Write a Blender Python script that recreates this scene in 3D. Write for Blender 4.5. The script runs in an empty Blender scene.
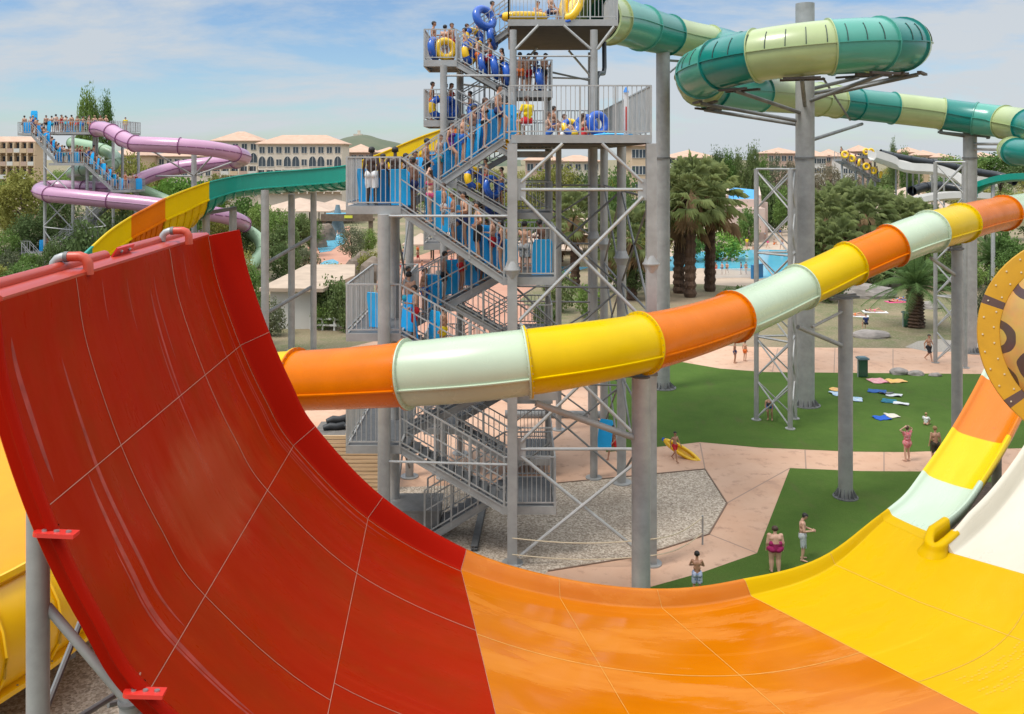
import bpy, bmesh, math, random
from mathutils import Vector as V, Matrix, Quaternion, noise
random.seed(7)
S = bpy.context.scene
COL = S.collection
F, CX, HZ, H = 870.0, 512.0, 158.0, 14.0
R = math.radians
def P(u, v, Y): return V(((u - CX) * Y / F, Y, H - (v - HZ) * Y / F))
def G(u, v, z=0.0):
    Y = (H - z) * F / (v - HZ)
    return V(((u - CX) * Y / F, Y, z))

# ------------------------------------------------------------------ scene, camera, world
cam = bpy.data.cameras.new('camera'); co = bpy.data.objects.new('camera', cam); COL.objects.link(co)
co.location = (0, 0, H); co.rotation_euler = (R(90), 0, 0)
cam.sensor_width = 36; cam.lens = 36 * F / 1024; cam.shift_y = -(357 - HZ) / 1024
cam.clip_start = 0.2; cam.clip_end = 9000
S.camera = co
S.view_settings.view_transform = 'Standard'; S.view_settings.look = 'None'
S.view_settings.exposure = 0.82; S.view_settings.gamma = 1; S.view_settings.use_curve_mapping = False
S.cycles.max_bounces = 6; S.cycles.diffuse_bounces = 3; S.cycles.glossy_bounces = 3
S.cycles.transmission_bounces = 3; S.cycles.transparent_max_bounces = 8
S.cycles.use_denoising = True
S.cycles.sample_clamp_indirect = 6

SUN_EL, SUN_AZ = R(60), R(238)       # azimuth clockwise from +Y
w = bpy.data.worlds.new('World'); S.world = w; w.use_nodes = True
nt = w.node_tree; nt.nodes.clear()
def wn(t, **k):
    n = nt.nodes.new(t)
    for a, b in k.items(): setattr(n, a, b)
    return n
out = wn('ShaderNodeOutputWorld'); bg = wn('ShaderNodeBackground')
sky = wn('ShaderNodeTexSky', sky_type='NISHITA', sun_disc=False, sun_elevation=SUN_EL, sun_rotation=SUN_AZ,
         air_density=1.0, dust_density=0.5, ozone_density=1.2)
tc = wn('ShaderNodeTexCoord'); sep = wn('ShaderNodeSeparateXYZ')
nt.links.new(tc.outputs['Generated'], sep.inputs[0])
def wm(op, a, b=None, c=None, clamp=False):
    n = wn('ShaderNodeMath', operation=op, use_clamp=clamp)
    for i, x in enumerate((a, b, c)):
        if x is None: continue
        if isinstance(x, (int, float)): n.inputs[i].default_value = x
        else: nt.links.new(x, n.inputs[i])
    return n.outputs[0]
zc = wm('MAXIMUM', sep.outputs['Z'], 0.0)
den = wm('ADD', zc, 0.22)
px = wm('DIVIDE', sep.outputs['X'], den); py = wm('DIVIDE', sep.outputs['Y'], den)
cmb = wn('ShaderNodeCombineXYZ'); nt.links.new(px, cmb.inputs[0]); nt.links.new(py, cmb.inputs[1])
n1 = wn('ShaderNodeTexNoise'); n1.inputs['Scale'].default_value = 1.5; n1.inputs['Detail'].default_value = 9
n1.inputs['Roughness'].default_value = 0.62; n1.inputs['Distortion'].default_value = 0.25
mp = wn('ShaderNodeMapping'); mp.inputs['Scale'].default_value = (0.7, 1.0, 1); mp.inputs['Location'].default_value = (3.1, 0.4, 0)
nt.links.new(cmb.outputs[0], mp.inputs[0]); nt.links.new(mp.outputs[0], n1.inputs['Vector'])
# more veil to the right and to the horizon, as the high cloud of the photograph lies
az = wm('MULTIPLY', sep.outputs['X'], 1.0)
right = wm('MULTIPLY_ADD', az, 0.85, 0.30, clamp=True)
low = wm('MULTIPLY_ADD', zc, -3.0, 0.56, clamp=True)
veil = wm('ADD', right, low, clamp=True)
cl = wm('MULTIPLY_ADD', n1.outputs['Fac'], 6.0, -2.95)
m1 = wm('ADD', cl, wm('MULTIPLY', veil, 0.95), clamp=True)
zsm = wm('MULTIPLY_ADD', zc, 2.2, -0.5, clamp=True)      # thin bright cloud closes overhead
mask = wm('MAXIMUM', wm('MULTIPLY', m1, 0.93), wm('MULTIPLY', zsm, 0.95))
sc_ = wn('ShaderNodeMix', data_type='RGBA', blend_type='MULTIPLY'); sc_.inputs[0].default_value = 1
nt.links.new(sky.outputs[0], sc_.inputs['A']); sc_.inputs['B'].default_value = (0.88, 1.02, 1.18, 1)
mx = wn('ShaderNodeMix', data_type='RGBA')
nt.links.new(mask, mx.inputs[0]); nt.links.new(sc_.outputs['Result'], mx.inputs['A'])
n2 = wn('ShaderNodeTexNoise'); n2.inputs['Scale'].default_value = 0.5; n2.inputs['Detail'].default_value = 6
nt.links.new(mp.outputs[0], n2.inputs['Vector'])
cr = wn('ShaderNodeMix', data_type='RGBA'); nt.links.new(n2.outputs['Fac'], cr.inputs[0])
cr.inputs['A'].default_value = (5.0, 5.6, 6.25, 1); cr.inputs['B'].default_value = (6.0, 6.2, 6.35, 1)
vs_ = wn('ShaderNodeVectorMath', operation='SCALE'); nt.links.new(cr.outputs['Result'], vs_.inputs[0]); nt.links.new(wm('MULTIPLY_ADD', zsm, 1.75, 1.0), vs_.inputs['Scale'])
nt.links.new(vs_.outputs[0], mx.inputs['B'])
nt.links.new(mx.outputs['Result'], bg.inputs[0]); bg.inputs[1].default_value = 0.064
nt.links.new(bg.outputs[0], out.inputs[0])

sl = bpy.data.lights.new('sun', 'SUN'); so = bpy.data.objects.new('sun', sl); COL.objects.link(so)
sl.energy = 1.5; sl.angle = R(18); sl.color = (1.0, 0.965, 0.91)
sd = V((math.sin(SUN_AZ) * math.cos(SUN_EL), math.cos(SUN_AZ) * math.cos(SUN_EL), math.sin(SUN_EL)))
so.rotation_euler = sd.to_track_quat('Z', 'Y').to_euler(); so.location = sd * 60

# ------------------------------------------------------------------ materials
MATS = {}
class NT:
    def __init__(s, m): s.m = m; s.t = m.node_tree; s.b = s.t.nodes['Principled BSDF']
    def n(s, t, **k):
        n = s.t.nodes.new(t)
        for a, b in k.items(): setattr(n, a, b)
        return n
    def l(s, a, b): s.t.links.new(a, b)
def col4(c): return (c[0], c[1], c[2], 1)
def mat(name, c, rough=0.5, metal=0.0, coat=0.0, var=0.0, vscale=3.0, c2=None, bump=0.0, bscale=20.0, rvar=0.0,
        stretch=(1, 1, 1), spec=0.5, rnd=0.0, coords='Object', sss=0.0, trans=0.0):
    if name in MATS: return MATS[name]
    m = bpy.data.materials.new(name); m.use_nodes = True; k = NT(m); b = k.b
    b.inputs['Base Color'].default_value = col4(c); b.inputs['Roughness'].default_value = rough
    b.inputs['Metallic'].default_value = metal; b.inputs['Coat Weight'].default_value = coat
    b.inputs['Coat Roughness'].default_value = 0.08; b.inputs['Specular IOR Level'].default_value = spec
    tc = k.n('ShaderNodeTexCoord'); mp = k.n('ShaderNodeMapping'); mp.inputs['Scale'].default_value = stretch
    k.l(tc.outputs[coords], mp.inputs[0])
    src = None
    if var or c2 is not None:
        nz = k.n('ShaderNodeTexNoise'); nz.inputs['Scale'].default_value = vscale; nz.inputs['Detail'].default_value = 7
        nz.inputs['Roughness'].default_value = 0.62
        k.l(mp.outputs[0], nz.inputs['Vector'])
        ramp = k.n('ShaderNodeMapRange'); ramp.inputs[1].default_value = 0.32; ramp.inputs[2].default_value = 0.68
        k.l(nz.outputs['Fac'], ramp.inputs[0])
        mx = k.n('ShaderNodeMix', data_type='RGBA'); k.l(ramp.outputs[0], mx.inputs[0])
        d = c2 if c2 is not None else tuple(x * (1 - var) for x in c)
        mx.inputs['A'].default_value = col4(c); mx.inputs['B'].default_value = col4(d)
        src = mx.outputs['Result']
        if rvar:
            rr = k.n('ShaderNodeMapRange'); k.l(nz.outputs['Fac'], rr.inputs[0])
            rr.inputs[1].default_value = 0.3; rr.inputs[2].default_value = 0.7
            rr.inputs[3].default_value = max(0.02, rough - rvar); rr.inputs[4].default_value = rough + rvar
            k.l(rr.outputs[0], b.inputs['Roughness'])
    if rnd:
        oi = k.n('ShaderNodeObjectInfo'); hs = k.n('ShaderNodeHueSaturation')
        mr = k.n('ShaderNodeMapRange'); k.l(oi.outputs['Random'], mr.inputs[0])
        mr.inputs[3].default_value = 1 - rnd; mr.inputs[4].default_value = 1 + rnd
        k.l(mr.outputs[0], hs.inputs['Value'])
        mr2 = k.n('ShaderNodeMapRange'); k.l(oi.outputs['Random'], mr2.inputs[0])
        mr2.inputs[3].default_value = 0.5 + rnd * 0.07; mr2.inputs[4].default_value = 0.5 - rnd * 0.07
        k.l(mr2.outputs[0], hs.inputs['Hue'])
        if src is not None: k.l(src, hs.inputs['Color'])
        else: hs.inputs['Color'].default_value = col4(c)
        src = hs.outputs[0]
    if src is not None: k.l(src, b.inputs['Base Color'])
    if bump:
        nz2 = k.n('ShaderNodeTexNoise'); nz2.inputs['Scale'].default_value = bscale; nz2.inputs['Detail'].default_value = 5
        k.l(mp.outputs[0], nz2.inputs['Vector'])
        bp = k.n('ShaderNodeBump'); bp.inputs['Strength'].default_value = bump; bp.inputs['Distance'].default_value = 0.05
        k.l(nz2.outputs['Fac'], bp.inputs['Height']); k.l(bp.outputs[0], b.inputs['Normal'])
    if trans:
        tr = k.n('ShaderNodeBsdfTranslucent'); ms = k.n('ShaderNodeMixShader'); ms.inputs[0].default_value = trans
        o = k.t.nodes['Material Output']
        if src is not None: k.l(src, tr.inputs[0])
        else: tr.inputs[0].default_value = col4(c)
        k.l(b.outputs[0], ms.inputs[1]); k.l(tr.outputs[0], ms.inputs[2]); k.l(ms.outputs[0], o.inputs[0])
    MATS[name] = m
    return m

# ------------------------------------------------------------------ mesh builder
class MB:
    def __init__(s): s.v = []; s.f = []; s.mi = []; s.uv = {}
    def add(s, vs, fs, mi=0):
        o = len(s.v); s.v.extend([V(x) for x in vs])
        for f in fs: s.f.append([o + i for i in f]); s.mi.append(mi)
        return o
    def box(s, c, d, mi=0, rz=0.0):
        x, y, z = d[0] / 2, d[1] / 2, d[2] / 2
        M = Matrix.Rotation(rz, 3, 'Z'); c = V(c)
        vs = [c + M @ V((sx * x, sy * y, sz * z)) for sz in (-1, 1) for sy in (-1, 1) for sx in (-1, 1)]
        s.add(vs, [(0, 2, 3, 1), (4, 5, 7, 6), (0, 1, 5, 4), (2, 6, 7, 3), (0, 4, 6, 2), (1, 3, 7, 5)], mi)
    def beam(s, p, q, w=0.1, h=None, mi=0, up=(0, 0, 1)):
        p, q = V(p), V(q); h = h or w; t = (q - p)
        if t.length < 1e-6: return
        t.normalize(); up = V(up)
        a = t.cross(up)
        if a.length < 1e-3: a = t.cross(V((0, 1, 0)))
        a.normalize(); b = a.cross(t)
        vs = []
        for c in (p, q):
            for i, j in ((-1, -1), (1, -1), (1, 1), (-1, 1)): vs.append(c + a * (i * w / 2) + b * (j * h / 2))
        s.add(vs, [(3, 2, 1, 0), (4, 5, 6, 7), (0, 1, 5, 4), (1, 2, 6, 5), (2, 3, 7, 6), (3, 0, 4, 7)], mi)
    def tube(s, p, q, r, n=12, r2=None, caps=True, mi=0):
        p, q = V(p), V(q); r2 = r if r2 is None else r2; t = (q - p).normalized()
        a = t.cross(V((0, 0, 1)))
        if a.length < 1e-3: a = V((1, 0, 0))
        a.normalize(); b = t.cross(a)
        vs = []
        for c, rr in ((p, r), (q, r2)):
            for i in range(n):
                th = 2 * math.pi * i / n; vs.append(c + (a * math.cos(th) + b * math.sin(th)) * rr)
        fs = [(i, (i + 1) % n, n + (i + 1) % n, n + i) for i in range(n)]
        if caps: fs += [tuple(reversed(range(n))), tuple(range(n, 2 * n))]
        s.add(vs, fs, mi)
    def path(s, pts, r, n=10, mi=0, caps=True):
        pts = [V(p) for p in pts]; rs = r if isinstance(r, (list, tuple)) else [r] * len(pts)
        vs = []
        for i, p in enumerate(pts):
            t = (pts[min(i + 1, len(pts) - 1)] - pts[max(i - 1, 0)]).normalized()
            a = t.cross(V((0, 0, 1)))
            if a.length < 1e-3: a = V((1, 0, 0)) if i == 0 else pa
            a.normalize(); pa = a; b = t.cross(a)
            for k in range(n):
                th = 2 * math.pi * k / n; vs.append(p + (a * math.cos(th) + b * math.sin(th)) * rs[i])
        m = len(pts)
        fs = [(i * n + k, i * n + (k + 1) % n, (i + 1) * n + (k + 1) % n, (i + 1) * n + k) for i in range(m - 1) for k in range(n)]
        if caps: fs += [tuple(reversed(range(n))), tuple(range((m - 1) * n, m * n))]
        s.add(vs, fs, mi)
    def loft(s, rows, close=False, mi=None, caps=False, flip=False):
        n = len(rows[0]); vs = [p for r in rows for p in r]; o = len(s.v); s.v.extend([V(x) for x in vs])
        for i in range(len(rows) - 1):
            for k in range(n if close else n - 1):
                q = [o + i * n + k, o + i * n + (k + 1) % n, o + (i + 1) * n + (k + 1) % n, o + (i + 1) * n + k]
                if flip: q.reverse()
                s.f.append(q); s.mi.append(mi(i, k) if callable(mi) else (mi or 0))
        if caps:
            s.f.append([o + k for k in range(n)][::(1 if flip else -1)]); s.mi.append(mi(0, 0) if callable(mi) else (mi or 0))
            s.f.append([o + (len(rows) - 1) * n + k for k in range(n)][::(-1 if flip else 1)]); s.mi.append(mi(len(rows) - 2, 0) if callable(mi) else (mi or 0))
        return o
    def sphere(s, c, r, nu=12, nv=8, mi=0, sc=(1, 1, 1)):
        c = V(c); vs = [c + V((0, 0, r * sc[2]))]
        for j in range(1, nv):
            ph = math.pi * j / nv
            for i in range(nu):
                th = 2 * math.pi * i / nu
                vs.append(c + V((r * sc[0] * math.sin(ph) * math.cos(th), r * sc[1] * math.sin(ph) * math.sin(th), r * sc[2] * math.cos(ph))))
        vs.append(c - V((0, 0, r * sc[2]))); L = len(vs) - 1
        fs = [(0, 1 + i, 1 + (i + 1) % nu) for i in range(nu)]
        for j in range(nv - 2):
            for i in range(nu):
                a = 1 + j * nu; b = a + nu
                fs.append((a + i, b + i, b + (i + 1) % nu, a + (i + 1) % nu))
        a = 1 + (nv - 2) * nu
        fs += [(L, a + (i + 1) % nu, a + i) for i in range(nu)]
        s.add(vs, fs, mi)
    def torus(s, c, R0, r, ax='Z', nu=24, nv=10, mi=None, M=None):
        c = V(c); M = M or Matrix.Identity(3); rows = []
        for i in range(nu + 1):
            th = 2 * math.pi * i / nu
            rows.append([c + M @ V(((R0 + r * math.cos(2 * math.pi * k / nv)) * math.cos(th), (R0 + r * math.cos(2 * math.pi * k / nv)) * math.sin(th), r * math.sin(2 * math.pi * k / nv))) for k in range(nv)])
        s.loft(rows, True, mi)
    def prism(s, poly, z0, z1, mi=0):
        n = len(poly)
        vs = [(p[0], p[1], z0) for p in poly] + [(p[0], p[1], z1) for p in poly]
        fs = [tuple(reversed(range(n))), tuple(range(n, 2 * n))] + [(i, (i + 1) % n, n + (i + 1) % n, n + i) for i in range(n)]
        s.add(vs, fs, mi)
    def build(s, name, mats, parent=None, smooth=False, angle=40, local=False, recalc=False):
        me = bpy.data.meshes.new(name)
        off = V((0, 0, 0)) if (parent is None or local) else wloc(parent)
        me.from_pydata([tuple(p - off) for p in s.v], [], s.f)
        if not isinstance(mats, (list, tuple)): mats = [mats]
        for m in mats: me.materials.append(m)
        if len(mats) > 1: me.polygons.foreach_set('material_index', s.mi)
        if s.uv:
            l = me.uv_layers.new(name='UVMap')
            vi = [0] * len(me.loops); me.loops.foreach_get('vertex_index', vi)
            fl = []
            for i in vi: fl.extend(s.uv.get(i, (0.0, 0.0)))
            l.data.foreach_set('uv', fl)
        if recalc:
            bm = bmesh.new(); bm.from_mesh(me); bmesh.ops.recalc_face_normals(bm, faces=bm.faces); bm.to_mesh(me); bm.free()
        if smooth:
            me.polygons.foreach_set('use_smooth', [True] * len(me.polygons))
            try: me.set_sharp_from_angle(angle=R(angle))
            except Exception: pass
        me.update()
        o = bpy.data.objects.new(name, me); COL.objects.link(o)
        if parent is not None: o.parent = parent
        return o
def wloc(o):
    l = V(o.location); p = o.parent
    while p is not None: l = l + V(p.location); p = p.parent
    return l
def tag(o, label=None, cat=None, group=None, kind=None):
    if label: o['label'] = label
    if cat: o['category'] = cat
    if group: o['group'] = group
    if kind: o['kind'] = kind
    return o
def thing(name, loc, label, cat, group=None, rz=0):
    o = bpy.data.objects.new(name, None); COL.objects.link(o); o.location = loc; o.rotation_euler = (0, 0, rz)
    o.empty_display_size = 0.3
    return tag(o, label, cat, group)
KIDS = {}
def kids(o):
    return [c for c in bpy.data.objects if c.parent == o]
def copy_tree(o, ch=None, parent=None):
    c = o.copy(); COL.objects.link(c)
    if parent is not None: c.parent = parent
    for k in kids(o): copy_tree(k, None, c)
    return c
def cr(pts, n=8):
    """Catmull-Rom through a list of vectors (any dimension as tuples)."""
    pts = [tuple(p) for p in pts]; out = []
    for i in range(len(pts) - 1):
        p0 = pts[max(i - 1, 0)]; p1 = pts[i]; p2 = pts[i + 1]; p3 = pts[min(i + 2, len(pts) - 1)]
        if i == 0: p0 = tuple(2 * a - b for a, b in zip(p1, p2))
        if i == len(pts) - 2: p3 = tuple(2 * a - b for a, b in zip(p2, p1))
        for j in range(n):
            t = j / n
            out.append(tuple(0.5 * ((2 * b) + (-a + c) * t + (2 * a - 5 * b + 4 * c - d) * t * t + (-a + 3 * b - 3 * c + d) * t ** 3) for a, b, c, d in zip(p0, p1, p2, p3)))
    out.append(pts[-1]); return out

# ------------------------------------------------------------------ shared materials
STEEL = mat('galvanised_steel', (0.40, 0.395, 0.38), 0.5, 0.15, c2=(0.29, 0.285, 0.27), vscale=1.4, rvar=0.12, bump=0.05, bscale=6)
STEEL_D = mat('dull_steel', (0.22, 0.22, 0.215), 0.55, 0.25, var=0.35, vscale=1.8, rvar=0.1)
STEEL_L = mat('pale_steel', (0.46, 0.46, 0.445), 0.45, 0.2, var=0.2, vscale=3)
GRATE = mat('grating_steel', (0.17, 0.175, 0.18), 0.6, 0.3, var=0.3, vscale=4)
YEL = mat('yellow_gelcoat', (0.68, 0.45, 0.0004), 0.3, coat=0.03, spec=0.14, var=0.10, vscale=0.9, rvar=0.07)
ORA = mat('orange_gelcoat', (0.66, 0.155, 0.0006), 0.28, coat=0.04, spec=0.16, var=0.14, vscale=0.9, rvar=0.07)
PGR = mat('pale_green_gelcoat', (0.47, 0.56, 0.40), 0.28, coat=0.1, var=0.08, vscale=0.8, rvar=0.07)
TEAL = mat('teal_gelcoat', (0.004, 0.26, 0.19), 0.3, coat=0.2, var=0.15, vscale=0.8, rvar=0.06)
PINK = mat('mauve_gelcoat', (0.52, 0.27, 0.40), 0.3, coat=0.15, var=0.12, vscale=0.4)
PINKD = mat('plum_joint', (0.2, 0.05, 0.15), 0.4)
BOLT = mat('bolt_steel', (0.35, 0.35, 0.33), 0.35, 0.7)
# ================================================================== the big half-pipe slide
def slide_mat(name, c, worn, wornamt=0.5, streak=(0.85, 0.75, 0.7), rough=0.2, wet=0.0, spec=0.35, flange=None, patch=None, ior=1.5):
    m = bpy.data.materials.new(name); m.use_nodes = True; k = NT(m); b = k.b
    uv = k.n('ShaderNodeUVMap'); uv.uv_map = 'UVMap'
    def nz(scale, st, det=6, ro=0.6, loc=(0, 0, 0)):
        mp = k.n('ShaderNodeMapping'); mp.inputs['Scale'].default_value = st; mp.inputs['Location'].default_value = loc
        k.l(uv.outputs[0], mp.inputs[0])
        n = k.n('ShaderNodeTexNoise'); n.inputs['Scale'].default_value = scale; n.inputs['Detail'].default_value = det
        n.inputs['Roughness'].default_value = ro; k.l(mp.outputs[0], n.inputs['Vector']); return n.outputs['Fac']
    def mr(x, a, bb, lo=0, hi=1):
        n = k.n('ShaderNodeMapRange'); k.l(x, n.inputs[0])
        for i, q in zip((1, 2, 3, 4), (a, bb, lo, hi)): n.inputs[i].default_value = q
        return n.outputs[0]
    def mix(f, a, bb):
        n = k.n('ShaderNodeMix', data_type='RGBA')
        if isinstance(f, float): n.inputs[0].default_value = f
        else: k.l(f, n.inputs[0])
        for key, q in (('A', a), ('B', bb)):
            if isinstance(q, tuple): n.inputs[key].default_value = col4(q)
            else: k.l(q, n.inputs[key])
        return n.outputs['Result']
    big = nz(0.35, (0.6, 1.0, 1), 8, 0.66)
    mid = nz(1.2, (0.35, 1.3, 1), 8, 0.68, (3, 7, 0))
    st = nz(1.6, (0.06, 2.6, 1), 4, 0.55, (1, 2, 0))
    fine = nz(9, (0.5, 1, 1), 3)
    c1 = mix(mr(big, 0.36, 0.72, 0, wornamt), c, worn)
    c2 = mix(mr(mid, 0.40, 0.75, 0, 0.40), c1, tuple(x * 0.80 for x in c))
    c3 = mix(mr(st, 0.60, 0.74, 0, 0.20), c2, streak)
    c4 = mix(mr(fine, 0.62, 0.8, 0, 0.10), c3, worn)
    if patch:     # dried films of water, sharp edged, dragged along the run of the slide
        pa = nz(0.55, (0.45, 1.5, 1), 7, 0.6, (11, 4, 0))
        c4 = mix(mr(pa, 0.50, 0.60, 0, 0.6), c4, patch)
    if flange:
        sp = k.n('ShaderNodeSeparateXYZ'); k.l(uv.outputs[0], sp.inputs[0])
        def mth(op, x, y, z=None):
            n = k.n('ShaderNodeMath', operation=op)
            for i, q in enumerate((x, y, z)):
                if q is None: continue
                if isinstance(q, (int, float)): n.inputs[i].default_value = q
                else: k.l(q, n.inputs[i])
            return n.outputs[0]
        dx = mth('DIVIDE', mth('SUBTRACT', sp.outputs[0], 4.7), 1.25); dy = mth('DIVIDE', mth('SUBTRACT', sp.outputs[1], 5.1), 2.5)
        dist = mth('ADD', mth('ADD', mth('MULTIPLY', dx, dx), mth('MULTIPLY', dy, dy)), mth('MULTIPLY_ADD', mid, 1.6, -0.8))
        c4 = mix(mr(nz(0.8, (0.5, 0.8, 1), 9, 0.7, (5, 9, 0)), 0.46, 0.62, 0, 0.5), c4, (0.23, 0.022, 0.0012))
        c4 = mix(mr(nz(2.2, (0.6, 1, 1), 8, 0.7, (2, 1, 0)), 0.55, 0.7, 0, 0.3), c4, (0.31, 0.036, 0.003))
        c4 = mix(mr(dist, 0.35, 1.1, 0.42, 0), c4, (0.34, 0.060, 0.020))      # the worn landing patch of the rafts
        lo = mr(sp.outputs[1], -0.03, 0.03, 1, 0); hi = mr(sp.outputs[1], 10.27, 10.33, 0, 1)
        c4 = mix(mth('MAXIMUM', lo, hi), c4, flange)
    k.l(c4, b.inputs['Base Color'])
    k.l(mr(pa, 0.50, 0.56, 0.10, 0.42) if patch else mr(mid, 0.38, 0.66, max(0.05, rough - 0.12), rough + 0.20), b.inputs['Roughness'])
    b.inputs['Coat Weight'].default_value = max(0, 0.12 + wet); b.inputs['Coat Roughness'].default_value = 0.07
    b.inputs['Specular IOR Level'].default_value = spec; b.inputs['IOR'].default_value = ior
    bp = k.n('ShaderNodeBump'); bp.inputs['Strength'].default_value = 0.10; bp.inputs['Distance'].default_value = 0.03
    k.l(big, bp.inputs['Height']); k.l(bp.outputs[0], b.inputs['Normal'])
    return m
SRED = slide_mat('red_slide_gelcoat', (0.30, 0.0100, 0.0005), (0.33, 0.022, 0.0010), 0.7, (0.44, 0.032, 0.010), 0.36, -0.12, 0.25, flange=(0.33, 0.0068, 0.0012), ior=1.17)
SORA = slide_mat('orange_slide_gelcoat', (0.47, 0.118, 0.0002), (0.52, 0.16, 0.003), 0.95, (0.82, 0.36, 0.06), 0.24, 0.05, 0.35, patch=(0.56, 0.195, 0.02), ior=1.35)
SYEL = slide_mat('yellow_slide_gelcoat', (0.56, 0.345, 0.0001), (0.55, 0.305, 0.0001), 0.7, (0.93, 0.6, 0.05), 0.34, -0.12, 0.18, ior=1.25)
SWHI = slide_mat('cream_slide_gelcoat', (0.60, 0.545, 0.435), (0.56, 0.50, 0.38), 0.5, (0.8, 0.78, 0.7), 0.35)
SPGR = slide_mat('mint_slide_gelcoat', (0.46, 0.56, 0.43), (0.48, 0.56, 0.44), 0.4, (0.7, 0.8, 0.7), 0.3)
SORF = slide_mat('rim_red_gelcoat', (0.42, 0.035, 0.015), (0.45, 0.085, 0.045), 0.4, (0.5, 0.2, 0.17), 0.3)
SEAM = mat('seam_sealant', (0.46, 0.21, 0.145), 0.6, var=0.3, vscale=4)
SEAMY = mat('seam_sealant_yellow', (0.66, 0.36, 0.08), 0.6, var=0.3, vscale=4)
UNDER = mat('slide_underside', (0.42, 0.06, 0.02), 0.6, var=0.2)

ST = [  # back fold: u, v, Y, cross direction near / far from the fold
    (209, 236, 22.0, 3.6), (218, 280, 22.0, 3.3), (241, 345, 22.0, 3.1), (266, 399, 22.1, 3.1), (294, 445, 22.3, 3.2),
    (368, 518, 22.8, 4.6), (461, 570, 23.4, 10), (560, 598, 22.9, 13.7), (662, 608, 22.6, 23), (751, 596, 22.9, 35),
    (827, 570, 24.3, 35), (884, 521, 26.9, 25)]
A2 = [3.6, 3.3, 3.1, 3.1, 3.2, 4.6, 9.6, 13.7, 23, 35, 41, 47]
data = []
for (u, v, Y, a), a2 in zip(ST, A2):
    p = P(u, v, Y); data.append((p.x, p.y, p.z, a, a2))
NS = 8
rowsd = cr(data, NS)
WB, KINK = 10.3, 2.46
def lat(a): return V((math.sin(R(a)), -math.cos(R(a)), 0))
Bp = [V(r[:3]) for r in rowsd]
arc = [0.0]
for i in range(1, len(Bp)): arc.append(arc[-1] + (Bp[i] - Bp[i - 1]).length)
frames = []
for i, r in enumerate(rowsd):
    t = (Bp[min(i + 1, len(Bp) - 1)] - Bp[max(i - 1, 0)]).normalized()
    d1, d2 = lat(r[3]), lat(r[4])
    n = d1.cross(t); n = n if n.z + n.x > 0 else -n
    n.normalize(); frames.append((Bp[i], d1, d2, n))
FS = [1.3, 1.3, 1.28, 1.22, 1.15, 1.05, 0.88, 0.80, 0.75, 0.70, 0.55, 0.34]
def fsc(i):
    q = min(i / NS, 10.999); j = int(q); return FS[j] * (1 - q + j) + FS[j + 1] * (q - j)
def onbed(i, wv, h=0.0):
    B, d1, d2, n = frames[i]
    if h > 0.009:
        k = fsc(i); h *= k
        if wv < 0: wv *= k
        elif wv > WB: wv = WB + (wv - WB) * 1.35; h *= .62 / max(k, .8)
    q = B + d1 * min(wv, KINK) + d2 * max(0, wv - KINK)
    return q + n * h
PROF = [(-0.37, 0.30), (-0.42, 0.42), (-0.39, 0.50), (-0.31, 0.51), (-0.25, 0.455), (-0.13, 0.23), (-0.04, 0.06), (-0.01, 0.012), (0.03, 0.0)]
bedw = [0.5, 1.0, 1.5, 2.0, 2.46, 3.2, 4.2, 5.2, 6.2, 7.2, 8.2, 9.0, 9.7]
loop = PROF + [(x, 0.0) for x in bedw] + [(WB - a, b) for a, b in reversed(PROF)]
loop = [(a if a < WB / 2 else a, b) for a, b in loop]
nb = len(loop)
loop2 = loop + [(WB + 0.38, 0.12), (WB + 0.30, -0.06), (WB + 0.22, -0.08), (WB + 0.12, -0.10), (KINK, -0.12), (-0.22, -0.10), (-0.30, -0.25), (-0.38, -0.24), (-0.41, 0.08)]
hp = thing('halfpipe_slide', (0, 18, 0), 'huge red, orange and yellow half-pipe water slide with a tall red wall in the foreground', 'water slide')
def bed_part(name, i0, i1, mats, label):
    mb = MB(); rows = []
    for i in range(i0, i1 + 1): rows.append([onbed(i, a, b) for a, b in loop2])
    o = mb.loft(rows, True, 0, caps=True)
    m = len(loop2)
    for i in range(i0, i1 + 1):
        for k, (a, b) in enumerate(loop2):
            mb.uv[o + (i - i0) * m + k] = (arc[i], a)
    ob = mb.build(name, mats, hp, smooth=True, angle=60, recalc=True)
    if label: ob['label'] = label
    return ob
bed_part('slide_bed', 0, 6 * NS, SRED, 'red wall section of the half-pipe')
bed_part('slide_bed', 6 * NS, 9 * NS, SORA, 'wet orange floor section')
bed_part('slide_bed', 9 * NS, 11 * NS, SYEL, 'yellow floor section')
def ribbon(pts, width, nrm, mb, mi=0):
    rows = []
    for i, p in enumerate(pts):
        t = (pts[min(i + 1, len(pts) - 1)] - pts[max(i - 1, 0)]).normalized()
        a = t.cross(nrm[i]).normalized() * (width / 2)
        rows.append([p - a + nrm[i] * 0.001, p - a * 0.4 + nrm[i] * 0.006, p + a * 0.4 + nrm[i] * 0.006, p + a + nrm[i] * 0.001])
    mb.loft(rows, False, mi)
def seam_cross(i, name_mat, w0=-0.10, w1=WB, width=0.013):
    mb = MB(); pts = []; nr = []
    f = frames[i]
    prof = [(a, b) for a, b in loop if w0 - 0.12 <= a <= w1 + 0.12 and not (a < 0 and b > 0.49)]
    prof = [(a, b) for a, b in loop[3:nb - 3] if a <= w1 + 0.2]
    for a, b in prof:
        pts.append(onbed(i, a, b)); nr.append(f[3])
    # tilt normals on flanges
    for q in range(len(prof)):
        a, b = prof[q]
        if a < 0.05: nr[q] = (f[3] + f[1] * 2).normalized()
        elif a > WB - 0.05: nr[q] = (f[3] - f[2] * 2).normalized()
    pts = [p + n * 0.004 for p, n in zip(pts, nr)]
    ribbon(pts, width, nr, mb); return mb.build('joint', name_mat, hp)
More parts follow.
